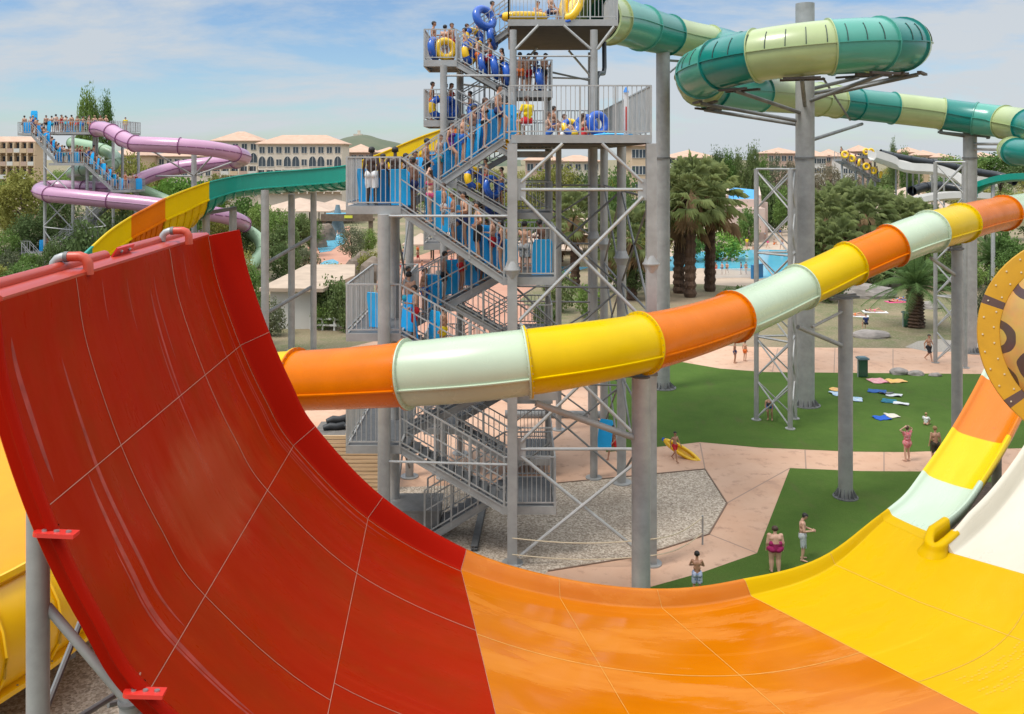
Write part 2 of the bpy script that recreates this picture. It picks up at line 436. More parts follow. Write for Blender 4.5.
for s_, m_ in ((2, SEAM), (4, SEAM), (5, SEAM), (6, SEAM)): seam_cross(s_ * NS, m_)
for s_ in (7, 8, 9): seam_cross(s_ * NS, SEAMY, width=0.012)
seam_cross(int(10.2 * NS), SEAMY, width=0.015)
def seam_long(i0, i1, wv, m_, width=0.011):
    mb = MB(); pts = [onbed(i, wv, 0.004) for i in range(i0, i1 + 1)]; nr = [frames[i][3] for i in range(i0, i1 + 1)]
    ribbon(pts, width, nr, mb); return mb.build('joint', m_, hp)
seam_long(0, 6 * NS, 3.05, SEAM, 0.016); seam_long(0, 5 * NS, 7.7, SEAM); seam_long(5 * NS, 6 * NS, 7.2, SEAM)
seam_long(6 * NS, 9 * NS, 3.2, SEAMY, 0.014); seam_long(9 * NS, 11 * NS, 4.6, SEAMY); seam_long(9 * NS, 11 * NS, 7.6, SEAMY)
seam_long(int(0.02 * NS), 6 * NS, 0.10, SEAM, 0.012)
# anti-slip dots pressed into the yellow floor
mb = MB(); DOT = mat('anti_slip_dot', (0.70, 0.34, 0.004), 0.6)
for row in range(5):
    for i in range(9 * NS + 2, 11 * NS):
        for q in (0, 0.33, 0.66):
            w0 = 4.9 + row * 0.16 + (0.08 if (i % 2) else 0)
            if abs(row - 2) < 0.5: continue
            p = onbed(i, w0, 0) * (1 - q) + onbed(min(i + 1, 11 * NS), w0, 0) * q
            n = frames[i][3]; a = frames[i][1] * 0.03; b = n.cross(a).normalized() * 0.055
            mb.add([p + a + n * .005, p + b + n * .005, p - a + n * .005, p - b + n * .005], [(0, 1, 2, 3)])
dots = mb.build('grip_dots', DOT, hp); dots['label'] = 'rows of small grip dots in the yellow floor'; dots['kind'] = 'stuff'
# mould and polish streaks: long pale scuffs left by rafts on the red wall
mb = MB(); SCUFF = mat('raft_scuff', (0.40, 0.055, 0.04), 0.32, spec=.15, var=0.45, vscale=3)
def scuff(i0, i1, wv, wd, drift=0.0):
    rows = []
    for i in range(i0, i1 + 1):
        q = (i - i0) / (i1 - i0); s_ = math.sin(math.pi * q) ** 0.5 * wd / 2 + 0.002
        ww = wv + drift * q + 0.008 * math.sin(i * .7 + wv)
        rows.append([onbed(i, ww - s_, 0.0015), onbed(i, ww, 0.003), onbed(i, ww + s_, 0.0015)])
    mb = MB(); mb.loft(rows, False); mb.build('scuff_mark', SCUFF, hp)
for a in ((8, 36, 0.48, .05, .06), (14, 41, 0.64, .04, .05), (30, 42, 0.34, .10, .1), (6, 30, 1.3, .06, .06), (3, 13, 4.2, .05, .05), (5, 17, 4.5, .08, .15), (10, 22, 4.75, .05, .1),
          (8, 32, 8.6, .10, .1), (16, 37, 8.95, .12, .2), (22, 40, 9.15, .05, .1), (4, 15, 9.9, .12, -.05), (2, 9, 5.6, .03, 0), (1, 7, 6.7, .03, 0), (1, 8, 2.2, .04, 0)): scuff(*a)
# top lip, roll and brackets
B, d1, d2, n = frames[0]
up = V((0, 0, 1)); back = V((-1, 0, 0))
mb = MB()
rows = []
for a in [-0.33, 0.0, 2.5, 5, 7.5, 10, WB + 0.33]:
    q = B + d1 * a
    rows.append([q + n * (0.66 if a == -0.33 else 0.4 if a == WB + .33 else 0.0) + up * 0.0, q + up * 0.05 + n * 0.0 , q + back * 0.06 + up * 0.09, q + back * 0.40 + up * 0.08, q + back * 0.42 - up * 0.05, q + back * 0.1 - up * 0.1])
mb.loft(rows[1:-1], True, caps=True)
lip = mb.build('top_lip', SORF, hp, smooth=True, angle=50, recalc=True)
mb = MB()
for a0, a1 in ((0.35, 4.6), (5.4, WB + 0.1)):
    pts = [B + d1 * (a0 + (a1 - a0) * q / 10) + back * 0.46 + up * 0.10 for q in range(11)]
    mb.path(pts, 0.11, 16)
mb.build('top_roll', SORF, hp, smooth=True, angle=60)['label'] = 'rounded red roll along the top edge of the wall'
SBR = mat('red_bracket_paint', (0.62, 0.03, 0.02), 0.35, coat=0.2)
def bracket(c, dirx, diry, L, Wd, th=0.03, bolts=2):
    mb = MB(); dirx = dirx.normalized(); nz_ = dirx.cross(diry).normalized(); diry = nz_.cross(dirx)
    pts = []
    for q in range(9):
        t = math.pi * q / 8; pts.append(dirx * (-L / 2 - 0.0 + Wd * 0.3 * (1 - math.sin(t))) * 1 + diry * (Wd / 2 * math.cos(t)))
    ring = [c - dirx * (L / 2) + dirx * (-Wd * 0.35 * math.sin(math.pi * q / 8)) + diry * (Wd / 2 * math.cos(math.pi * q / 8)) for q in range(9)]
    ring += [c + dirx * (L / 2) - diry * (Wd / 2), c + dirx * (L / 2) + diry * (Wd / 2)]
    m = len(ring)
    mb.add([p + nz_ * th / 2 for p in ring] + [p - nz_ * th / 2 for p in ring], [tuple(range(m)), tuple(reversed(range(m, 2 * m)))] + [(i, m + i, m + (i + 1) % m, (i + 1) % m) for i in range(m)])
    ob = mb.build('bracket', SBR, hp, recalc=True)
    mb = MB()
    for q in range(bolts):
        p = c + dirx * (-L / 2 + L * (q + 0.3) / bolts)
        mb.tube(p - nz_ * 0.045, p + nz_ * 0.045, 0.035, 8)
    mb.build('bolt', BOLT, ob)
    return ob
bracket(B + d1 * 5.0 + back * 0.26 + up * 0.17, d1, V((0.5, 0, 0.8)), 0.85, 0.20)
# front-edge brackets clamped to the poles
def frontpt(v):  # row whose front fold lies at image row v
    best = min(range(0, 6 * NS), key=lambda i: abs(HZ + (H - onbed(i, WB).z) * F / onbed(i, WB).y - v))
    return best
for v in (523, 676):
    i = frontpt(v); q = onbed(i, WB + 0.36, 0.36)
    bracket(q + V((0.16, -0.06, 0.0)), V((1, 0.12, -0.1)), V((0, -1, 0.15)), 0.44, 0.24, 0.05, 3)
    mb = MB(); ns = frames[i]; pts = [onbed(i, WB + 0.25, 0.47), onbed(i, WB + 0.13, 0.25), onbed(i, WB + .04, 0.08), onbed(i, WB, 0.02), onbed(i, WB - 0.12, 0.008)]
    ribbon(pts, 0.03, [(ns[3] - ns[1]).normalized()] * 5, mb); mb.build('joint', SEAM, hp)
# ---- chute joining from the right
HD = V((0.766, 0.643, 0)); LT = V((0.58, -0.815, 0))
C0 = Bp[-1]
tz = [(0, C0.z), (1.5, 3.02), (3, 3.58), (5.24, 4.58), (7.66, 6.02), (10, 7.75), (13, 10.2), (16, 12.7)]
def chz(t):
    if t <= 0: return C0.z + 0.01 + t * 0.03
    pts = cr([(a, b) for a, b in tz], 12); 
    for (a, b), (c, d) in zip(pts[:-1], pts[1:]):
        if a <= t <= c: return b + (d - b) * (t - a) / (c - a + 1e-9)
    return pts[-1][1]
CHP = [(-0.16, 0.05), (-0.20, 0.12), (-0.17, 0.18), (-0.11, 0.18), (-0.07, 0.15), (-0.03, 0.09), (0.02, 0.04), (0.14, 0.0), (0.45, -0.03), (0.8, -0.04), (1.15, -0.03), (1.42, 0.0), (1.54, 0.06), (1.62, 0.2), (1.68, 0.42), (1.72, 0.47), (1.80, 0.47), (1.84, 0.40), (1.80, 0.25), (1.70, 0.0), (1.3, -0.14), (0.3, -0.14), (-0.1, 0.0)]
def chute_row(t, prof=CHP):
    LT = (frames[-1][1] * max(0, min(1, 1 - t / 2.5)) + V((0.58, -0.815, 0)) * max(0, min(1, t / 2.5))).normalized(); c = C0 + HD * t; c.z = chz(t) - 0.004 - .12 * max(0, min(1, t / 2)); sl_ = (chz(t + 0.05) - chz(max(0, t - 0.05))) / 0.1 if t > 0 else 0.1
    n = V((-HD.x * sl_, -HD.y * sl_, 1)).normalized()
    if prof is CHP and t < 1:
        f = max(0, t); P0 = [(-.126, .10), (-.143, .143), (-.133, .17), (-.105, .173), (-.085, .155), (-.044, .078), (0, 0)] + [(a, max(b, 0) if a < 1.45 else b) for a, b in CHP[7:17]] + CHP[17:]
        prof = [(a0 * (1 - f) + a1 * f, b0 * (1 - f) + b1 * f) for (a0, b0), (a1, b1) in zip(P0, CHP)]
    return [c + LT * a + n * b for a, b in prof]
def chute_part(t0, t1, m_, label):
    mb = MB(); k = max(2, int((t1 - t0) / 0.25)); rows = [chute_row(t0 + (t1 - t0) * i / k) for i in range(k + 1)]
    o = mb.loft(rows, True, caps=True)
    for i in range(k + 1):
        for j, (a, b) in enumerate(CHP): mb.uv[o + i * len(CHP) + j] = (t0 + (t1 - t0) * i / k, a)
    ob = mb.build('chute_section', m_, hp, smooth=True, angle=60, recalc=True); ob['label'] = label
SYE2 = slide_mat('bright_yellow_slide_gelcoat', (0.70, 0.48, 0.0002), (0.70, 0.44, 0.0005), 0.3, (0.95, 0.75, 0.2), 0.28, -0.05, 0.25)
SOR2 = slide_mat('bright_orange_slide_gelcoat', (0.60, 0.155, 0.001), (0.60, 0.175, 0.003), 0.3, (0.9, 0.5, 0.3), 0.22)
chute_part(0.0, 0.5, SYEL, 'yellow foot of the narrow chute')
chute_part(0.5, 3.0, SPGR, 'mint section of the narrow chute'); chute_part(3.0, 5.24, SYE2, 'bright yellow section of the narrow chute')
chute_part(5.24, 7.66, SOR2, 'orange section of the narrow chute'); chute_part(7.66, 10.2, SPGR, 'upper mint section of the narrow chute')
chute_part(10.2, 13, SYE2, 'upper yellow section of the narrow chute'); chute_part(13, 16, SOR2, 'topmost orange section of the narrow chute')
# ---- cream wall facing the red one
L0i = len(frames) - 1
def white_row(t):
    base = [onbed(L0i, a) for a in (KINK, KINK + 0.1, 3.2, 4.2, 5.2, 6.2, 7.2, 8.2, 9.2, WB)]
    dz = 0.030 * t * t + 0.02 * t
    sl_ = 0.06 * t + 0.02; n = V((-HD.x * sl_, -HD.y * sl_, 1)).normalized(); d2 = frames[L0i][2]
    q = [b + HD * t + V((0, 0, dz)) for b in base]
    k = min(1.0, 0.55 + t * 0.25)
    l0 = q[0]; l1 = q[-1]
    left = [l0 - d2 * a + n * b * k for a, b in ((0.30, 0.30), (0.34, 0.44), (0.30, 0.52), (0.22, 0.52), (0.16, 0.44), (0.08, 0.16), (0.03, 0.05))]
    rightp = [l1 + d2 * a + n * b for a, b in ((0.03, 0.05), (0.08, 0.16), (0.16, 0.44), (0.22, 0.52), (0.30, 0.52), (0.34, 0.44), (0.2, 0.1))]
    return left + q + rightp + [l1 - n * 0.12, l0 - n * 0.12]
mb = MB(); rows = [white_row(0.35 * i) for i in range(40)]; o = mb.loft(rows, True, caps=True); m = len(rows[0])
for i in range(40):
    for k in range(m): mb.uv[o + i * m + k] = (0.35 * i, k * 0.5)
mb.build('slide_wall', SWHI, hp, smooth=True, angle=60, recalc=True)['label'] = 'cream end wall rising to the right'
# ---- rounded nose between chute and cream wall
def wall_pt(t):            # crown line of the chute's right wall
    q = chute_row(t); return (q[15] + q[16]) / 2 - V((0, 0, .45))
def flank_pt(t):           # crown line of the cream wall's left edge
    q = white_row(t); k = min(1.0, 0.55 + t * 0.25); return (q[2] + q[3]) / 2 - V((0, 0, .52 * k))
Pa, Pb = wall_pt(0.0), flank_pt(0.0); cc = (Pa + Pb) / 2
mb = MB(); rows = []; path_ = [(wall_pt(.75), 1.0, 0, 1), (wall_pt(.45), 1.0, 0, 1), (wall_pt(.2), 1.0, 0, 1)]
for q in range(19):
    g = math.pi * q / 18; path_.append((cc + (Pa - cc) * math.cos(g) - HD * (0.42 * math.sin(g)), 1.0 - .34 * q / 18, math.sin(g), 1))
path_ += [(flank_pt(.2), .66, 0, 1), (flank_pt(.45), .70, 0, 1), (flank_pt(.75), .74, 0, 1)]
for i, (p, hs_, fl, shr) in enumerate(path_):
    t = (path_[min(i + 1, len(path_) - 1)][0] - path_[max(i - 1, 0)][0]); t.z = 0; t.normalize(); o_ = t.cross(V((0, 0, 1))); c_ = cc + HD * 2
    if i < 4: o_ = o_ if o_.dot(LT) < 0 else -o_
    elif i > 20: o_ = o_ if o_.dot(LT) > 0 else -o_
    elif o_.dot(p - (cc + HD * .3)) < 0: o_ = -o_
    prof = [(0.10 + 0.36 * fl, -0.22), (0.10 + 0.25 * fl, -0.06), (0.10 + 0.14 * fl, 0.07), (0.10 + 0.06 * fl, 0.22), (0.12 + .03 * fl, 0.40), (0.10, 0.47), (0.04, 0.51), (-0.05, 0.51), (-0.11, 0.47), (-0.13, 0.25), (-0.13, -0.25)]
    rows.append([p + o_ * a * shr + V((0, 0, (b * hs_ * (1 - .38 * fl) if b > 0 else b) - (1 - shr) * .12)) for a, b in prof])
o = mb.loft(rows, True, caps=True); m = len(rows[0])
for i in range(len(rows)):
    for k in range(m): mb.uv[o + i * m + k] = (50 + i * 0.1, k * 0.1)
mb.build('nose_wall', SYEL, hp, smooth=True, angle=70, recalc=True)['label'] = 'rounded yellow nose between chute and cream wall'
# ---- galvanised carrying structure below the half-pipe
def supp(p, top, r, base=True):
    mb = MB(); mb.tube((p[0], p[1], 0), (p[0], p[1], top), r, 18)
    ob = mb.build('pole', STEEL, hp, smooth=True, angle=40)
    mb = MB(); mb.tube((p[0], p[1], top), (p[0], p[1], top + 0.04), r * 1.15, 18); mb.build('cap_plate', STEEL_D, ob, smooth=True, angle=40)
    mb = MB(); mb.tube((p[0], p[1], 0), (p[0], p[1], 0.06), r * 1.8, 18)
    mb.build('foot_plate', STEEL_D, ob, smooth=True, angle=40); return ob
FPX = (38 - CX) * 12.4 / F
supp((FPX, 12.4), 9.15, 0.155)
p2 = (-5.50, 12.55); supp(p2, 6.15, 0.155)
for i in (3 * NS, 5 * NS, 6 * NS + 4, 8 * NS, 9 * NS + 4):
    q = onbed(i, 0.9, -0.12); sx = 0.35 if q.z > 3.2 else 0.0; supp((q.x - sx, q.y), q.z - 0.15 - sx * 1.0, 0.18)
for i in (6 * NS, 7 * NS + 4, 9 * NS):
    q = onbed(i, WB - 0.9, -0.12); supp((q.x, q.y), q.z - 0.03, 0.18)
mb = MB()
mb.tube((FPX + 0.1, 12.45, 14 - 450 * 12.4 / F), (p2[0] + 0.9, 12.6, 5.0), 0.07, 10)
mb.build('strut', STEEL, hp, smooth=True)
for a, b in (((FPX, 12.6, 6.0), (-7.1, 17, 8.3)), ((FPX, 12.6, 5.6), (-4.8, 18, 5.0)), ((FPX, 12.6, 4.8), (-4.4, 15, 4.6)), ((-6.6, 16, 3.5), (-4.6, 13, 5.3)), ((-6.5, 14, 5.2), (-4.0, 17, 4.3)), ((-7.2, 15.5, 6.0), (-5.9, 16.6, 5.4))):
    mb = MB(); mb.tube(a, b, 0.05, 8); mb.build('strut', STEEL_D, hp, smooth=True)
for t in (6.0, 11.0):
    c = C0 + HD * t + LT * 1.0; z = chz(t); supp((c.x, c.y), z - 0.3, 0.16)
for t in (9.5, 13.0):
    for a in (4.0, 9.0):
        q = onbed(L0i, a) + HD * t; supp((q.x, q.y), q.z + 0.03 * t * t + 0.02 * t - 0.2, 0.2)
# water pipes behind the top of the red wall
REDPIPE = mat('red_pipe', (0.55, 0.075, 0.035), 0.35, var=0.2)
def wpipe(u, v, Y, label):
    c = P(u, v, Y); t = thing('water_pipe', (c.x, c.y, 0), label, 'water pipe', 'water pipes feeding the red wall')
    r = 0.075; mb = MB()
    lx = c.x - 0.36
    seq = [V((lx + .05, c.y, c.z - 1.5)), V((lx + .03, c.y, c.z - 1.2)), V((lx + 0.02, c.y, c.z - 0.85)), V((lx, c.y, c.z - 0.6)), V((lx, c.y, c.z - 0.22)), V((lx + 0.02, c.y, c.z - 0.10)), V((lx + 0.08, c.y, c.z - 0.03)), V((lx + 0.16, c.y, c.z)), V((lx + 0.26, c.y, c.z + 0.005))]
    mb.path(seq, r, 14); mb.build('riser', STEEL_L, t, smooth=True, angle=50)
    mb = MB(); mb.tube((lx + 0.20, c.y, c.z + 0.003), (lx + 0.27, c.y, c.z + 0.005), r * 1.22, 14)
    mb.build('coupling', STEEL_D, t, smooth=True)
    mb = MB(); seq = [V((lx + 0.26, c.y, c.z + 0.005)), V((lx + 0.46, c.y, c.z + 0.01)), V((lx + 0.55, c.y, c.z - 0.02)), V((lx + 0.60, c.y, c.z - 0.10)), V((lx + 0.61, c.y, c.z - 0.30))]
    mb.path(seq, r * 1.12, 14); mb.build('elbow', REDPIPE, t, smooth=True, angle=50)
wpipe(74, 257, 14.8, 'grey and red elbow pipe at the near end of the red wall top')
wpipe(178, 231, 19.6, 'smaller grey and red elbow pipe at the far end of the red wall top')

# ================================================================== closed tube slides
def tube_slide(root, pts, bounds, mats, rad0, flange0, name='tube_section', n=28, ridge=R(-16), fw=0.10, sub=6, slots=(), labels=None, ridges=True):
    """pts: list of (x,y,z); bounds: indexes into pts where sections meet; one mesh per section."""
    full = [V(p) for p in cr(pts, sub)]
    rad = rad0; flange = flange0; var_ = isinstance(rad0, (list, tuple)); rl = [q[0] for q in cr([(r,) for r in rad0], sub)] if var_ else None
    def ring(i, r, off=0.0):
        t = (full[min(i + 1, len(full) - 1)] - full[max(i - 1, 0)]).normalized()
        a = V((t.y, -t.x, 0)).normalized(); b = a.cross(t).normalized()
        if b.z < 0: b = -b
        return full[i] + t * off, a, b, t
    for s_ in range(len(bounds) - 1):
        i0, i1 = int(bounds[s_] * sub), int(bounds[s_ + 1] * sub); mb = MB(); rows = []
        for i in range(i0, i1 + 1):
            o = 0.0
            if var_: rad = rl[i]
            c, a, b, t = ring(i, rad, o)
            rows.append([c + (a * math.cos(2 * math.pi * k / n) + b * math.sin(2 * math.pi * k / n)) * rad for k in range(n)])
        mb.loft(rows, True)
        # bolted end flanges
        for i, sg in ((i0, 1), (i1, -1)):
            if var_: rad = rl[i]; flange = rad * (1.115 if fw >= .1 else 1.075)
            c, a, b, t = ring(i, rad); fr = []
            for rr, oo in ((rad - 0.01, 0.003), (flange, 0.003), (flange, fw / 2), (rad, fw / 2 + 0.01)):
                fr.append([c + t * (sg * oo) + (a * math.cos(2 * math.pi * k / n) + b * math.sin(2 * math.pi * k / n)) * rr for k in range(n)])
            mb.loft(fr, True)
        # side joint ridges of the two half shells
        for ang in ((ridge, math.pi - ridge) if ridges else ()):
            rr = []
            for i in range(i0, i1 + 1):
                if var_: rad = rl[i]
                c, a, b, t = ring(i, rad); e = a * math.cos(ang) + b * math.sin(ang); f = (-a * math.sin(ang) + b * math.cos(ang)) * 0.022
                rr.append([c + e * (rad - 0.01) + f, c + e * (rad + 0.075) + f, c + e * (rad + 0.075) - f, c + e * (rad - 0.01) - f])
            mb.loft(rr, True, caps=True)
        ob = mb.build(name, mats[s_], root, smooth=True, angle=38, recalc=False)
        bm = bmesh.new(); bm.from_mesh(ob.data); bmesh.ops.recalc_face_normals(bm, faces=bm.faces); bm.to_mesh(ob.data); bm.free()
        if labels: ob['label'] = labels[s_]
        # bolts round the near flange
        mbb = MB()
        if var_: rad = rl[i1]; flange = rad * 1.115
        c, a, b, t = ring(i1, rad)
        for k in range(n):
            th = 2 * math.pi * (k + 0.5) / n; e = a * math.cos(th) + b * math.sin(th)
            mbb.tube(c + e * (rad + (flange - rad) * 0.6) - t * (fw / 2 + 0.022), c + e * (rad + (flange - rad) * 0.6) + t * (fw / 2 + 0.022), 0.012, 5)
        if fw >= 0.1: mbb.build('bolt', BOLT, ob)
    return full
TP = [(225, 386, 29, .93), (275, 381.5, 28, .93), (297, 380.5, 27.7, .93), (350, 378, 27, .935), (407, 374, 26.4, .96), (465, 369.0, 26, .98), (527, 362, 26, .97), (585, 353.5, 26.3, .94), (642, 343, 27.4, .90), (690, 331, 29.1, .865), (733, 316.5, 31, .85), (768, 302, 32.6, .84),
      (800, 287, 33.8, .83), (826, 275, 34.8, .83), (850, 263.5, 35.5, .84), (872, 254, 36, .84), (892, 245.5, 36.4, .845), (912, 237.5, 36.9, .85), (930, 231.5, 37.6, .85), (946, 227, 38.6, .85), (961, 223, 39.8, .84), (982, 217.5, 41.7, .83), (1004, 213, 43.8, .83), (1030, 208.5, 46, .83), (1062, 204, 49, .83), (1100, 200, 53, .83)]
pts = [P(*q[:3]) for q in TP]
ts = thing('tube_slide', (pts[8].x, pts[8].y, 0), 'closed tube slide in yellow, orange and mint rings crossing in front of the tower', 'tube slide')
tube_slide(ts, pts, [0, 2, 4, 6, 8, 10, 12, 14, 16, 18, 20, 22, 24, 25], [YEL, ORA, PGR, YEL, ORA, PGR, YEL, ORA, PGR, YEL, ORA, PGR, YEL], [q[3] for q in TP], None)
def pole(x, y, top, r, label, group='steel slide supports', struts=(), base_r=None, collar=None, name='support_pole', gusset=True, z0=0.0):
    t = thing(name, (x, y, z0), label, 'steel pole', group)
    mb = MB(); mb.tube((x, y, z0), (x, y, top), r, 24); mb.build('shaft', STEEL, t, smooth=True, angle=40)
    br = base_r or r * 1.75
    mb = MB(); mb.tube((x, y, z0), (x, y, z0 + 0.05), br, 24)
    if gusset:
        for k in range(12):
            th = 2 * math.pi * k / 12; c, s_ = math.cos(th), math.sin(th); e = V((c, s_, 0)); sd_ = V((-s_, c, 0)) * 0.012
            q = V((x, y, z0 + 0.05))
            mb.add([q + e * r * .98 - sd_, q + e * br * .95 - sd_, q + e * r * .98 + V((0, 0, .35)) - sd_, q + e * r * .98 + sd_, q + e * br * .95 + sd_, q + e * r * .98 + V((0, 0, .35)) + sd_],
                   [(0, 1, 2), (5, 4, 3), (0, 3, 4, 1), (1, 4, 5, 2), (2, 5, 3, 0)])
    mb.build('foot_plate', STEEL_D, t, smooth=False)
    if collar:
        mb = MB()
        for z in collar: mb.tube((x, y, z - 0.05), (x, y, z + 0.05), r * 1.16, 24)
        mb.build('collar', STEEL_D, t, smooth=True, angle=40)
    for a, b, rr in struts:
        mb = MB(); mb.tube(a, b, rr, 12); mb.build('strut', STEEL, t, smooth=True, angle=40)
    return t
def saddle(t, x, y, top, L, ang):
    mb = MB(); d = V((math.cos(ang), math.sin(ang), 0)) * L / 2
    mb.beam(V((x, y, top - 0.02)) - d, V((x, y, top - 0.02)) + d, 0.14, 0.10); mb.beam(V((x, y, top + 0.1)) - d * .8, V((x, y, top + 0.1)) + d * .8, 0.1, 0.08)
    mb.build('saddle', STEEL_D, t)
x = (641 - CX) * 27.3 / F
t = pole(x, 27.3, P(0, 377, 27.3).z, 0.295, 'thick grey pole rising in front of the tower to the yellow and orange tube joint', struts=[((x, 27.3, P(0, 440, 27.3).z), P(536, 403, 26.4), 0.10)])
saddle(t, x, 27.4, P(0, 375, 27.3).z, 1.1, 0.2)
x = (845.5 - CX) * 35.9 / F
t = pole(x, 35.9, P(0, 299, 35.9).z, 0.29, 'grey pole standing on the lower lawn under the yellow tube ring', struts=[((x, 35.9, P(0, 347, 35.9).z), P(798, 327, 34.2), 0.09), ((x, 35.9, P(0, 310, 35.9).z), P(812, 327, 34.4), 0.06)])
saddle(t, x, 36.0, P(0, 298, 35.9).z, 1.5, 0.4)
x = (957 - CX) * 39.6 / F
t = pole(x, 39.6, P(0, 250, 39.6).z, 0.235, 'grey pole behind the narrow chute at the edge of the upper lawn', struts=[((x, 39.6, P(0, 276, 39.6).z), P(931, 258, 38), 0.08)])
saddle(t, x, 39.7, P(0, 249, 39.6).z, 1.0, 0.5)

# ---- green helix slide at the upper right
HA = mat('dark_teal_shell', (0.006, 0.20, 0.165), 0.28, coat=0.25, var=0.12, vscale=0.7)
HB = mat('sea_green_shell', (0.025, 0.235, 0.18), 0.28, coat=0.25, var=0.12, vscale=0.7)
HC = mat('lime_cream_shell', (0.40, 0.47, 0.215), 0.30, coat=0.25, var=0.12, vscale=0.7)
HDp = mat('aqua_shell', (0.07, 0.33, 0.25), 0.28, coat=0.25, var=0.10, vscale=0.7)
cxp, cyp = (805 - CX) * 49.3 / F, 49.3
RH = 5.5
hel = [P(596, 18, 45), P(622, 22, 48.5), P(652, 31, 52), P(685, 38.5, 55), P(720, 45, 57)]
def hpt(deg, z): return V((cxp - 0.4 + RH * math.cos(R(deg)), cyp + RH * math.sin(R(deg)), z))
hz = [(112, 20.65), (80, 20.55), (50, 20.5), (22, 20.4), (-5, 20.25), (-30, 20.05), (-55, 19.85), (-80, 19.7), (-105, 19.5), (-130, 19.3), (-155, 19.05), (-180, 18.75), (-208, 18.45), (-236, 18.2)]
hel += [hpt(a, z) for a, z in hz]
hel += [P(792, 96, 58.5), P(830, 101, 61), P(868, 105.5, 62.5), (P(905, 109.5, 63)), P(942, 114, 63), P(975, 118.5, 62), P(1004, 122, 60.5), P(1030, 126, 57.5), P(1050, 131, 53), P(1070, 140, 49)]
hs = thing('tube_slide', (cxp, cyp, 0), 'green banded closed raft slide coiling round the tallest pole at the upper right', 'tube slide')
nb_ = len(hel)
import itertools
bd = [0, 0.55, 1.83, 2.5, 3.67, 5, 6, 7, 8, 10.4, 11.4, 12.56, 14, 15, 16, 17.07, 17.8, 18.5, 19.67, 20.33, 20.83, 21.83, 23, 24, 25, 26, 27, 28]
seq = [HC, HDp, HB, HC, HA, HB, HC, HA, HC, HA, HDp, HC, HA, HDp, HC, HA, HDp, HC, HC, HA, HB, HC, HA, HDp, HC, HA, HC]
HRAD = [1.3, 1.3, 1.27, 1.15, 1.12, 1.2, 1.28] + [1.36] * 10 + [1.33, 1.25, 1.18] + [1.12] * (nb_ - 20)
full = tube_slide(hs, hel, bd, seq, HRAD, None, n=28, ridge=R(2), fw=0.09)
mb = MB(); SLOT = mat('dark_joint', (0.03, 0.05, 0.045), 0.6)
for k in range(8 * 6, 17 * 6, 2):   # dark caulked slits on the crown of the coil
    c = full[k]; t_ = (full[k + 1] - full[k - 1]).normalized(); a = V((t_.y, -t_.x, 0)).normalized(); b = V((0, 0, 1))
    pp = [c + (a * math.cos(R(g)) + b * math.sin(R(g))) * 1.375 for g in (4, 12, 20, 28, 36, 46)]
    if (c - V((cxp, cyp, c.z))).dot(a) < 0: pp = [c + (-a * math.cos(R(g)) + b * math.sin(R(g))) * 1.375 for g in (4, 12, 20, 28, 36, 46)]
    mb.path(pp, 0.024, 5)
mb.build('joint', SLOT, hs)
x, y = cxp, cyp
st = []
t = pole(x, y, 22.75, 0.52, 'tallest and thickest grey pole carrying the green coil', collar=[14.0, 19.2], base_r=0.85)
arms = []
for g, zt in ((0, 18.65), (-35, 18.4), (-70, 18.2), (-110, 17.95), (-145, 17.55), (-180, 17.1), (-212, 16.9), (40, 18.9)):
    e = V((math.cos(R(g)), math.sin(R(g)), 0)); c = V((x, y, 0))
    mb = MB(); mb.tube(c + e * 0.4 + V((0, 0, zt - 1.0)), c + e * (RH + 0.4) + V((0, 0, zt)), 0.11, 10); mb.build('arm', STEEL_D, t, smooth=True)
    tv = V((-e.y, e.x, 0))
    mb = MB(); mb.beam(c + e * (RH - 0.2) - tv * 1.1 + V((0, 0, zt + 0.04)), c + e * (RH - 0.2) + tv * 1.1 + V((0, 0, zt + 0.04)), 0.2, 0.12)
    mb.beam(c + e * (RH + 0.6) - tv * 0.9 + V((0, 0, zt + 0.06)), c + e * (RH + 0.6) + tv * 0.9 + V((0, 0, zt + 0.06)), 0.2, 0.12)
    mb.build('cradle', mat('rusty_cradle', (0.10, 0.075, 0.06), 0.7, var=0.4), t)
mb = MB(); mb.tube((x, y, 14.9), P(862, 124, 62), 0.11, 10); mb.build('arm', STEEL_D, t, smooth=True)
mb = MB(); mb.tube(P(823, 78, 52), P(850, 120, 62), 0.07, 8); mb.build('strut', STEEL_D, t, smooth=True)
x = (663 - CX) * 53 / F
pole(x, 53, P(0, 49, 53).z, 0.42, 'tall slim grey pole right beside the tower, holding the start of the green tube', collar=[P(0, 158, 53).z], base_r=0.8, struts=[((x, 53, P(0, 60, 53).z), P(690, 62, 56.2), .08), ((x, 53, P(0, 78, 53).z), P(680, 64, 55.2), .06)])
x = (970 - CX) * 62.8 / F
t = pole(x, 62.8, P(0, 130, 62.8).z, 0.46, 'tall grey pole under the green tube near the right edge', collar=[P(0, 158, 62.8).z], base_r=0.9, struts=[((x, 62.8, P(0, 144, 62.8).z), P(1026, 144, 58), .10), ((x, 62.8, P(0, 149, 62.8).z), P(1026, 150, 58), .10)])
mb = MB(); mb.beam(P(938, 132, 62.9), P(990, 137, 62.2), 0.22, 0.16); mb.tube(P(941, 128, 62.9), P(941, 134, 62.9), .12, 8); mb.tube(P(988, 132, 62.3), P(988, 139, 62.3), .12, 8)
mb.tube(P(941, 133, 62.9), P(968, 137, 62.8), .09, 8); mb.build('cradle', STEEL_D, t)
# orange and green underside of a slide bend entering at the right edge
pp = [P(995, 152, 64), P(1010, 148, 60), P(1030, 146, 57), P(1060, 145, 56)]
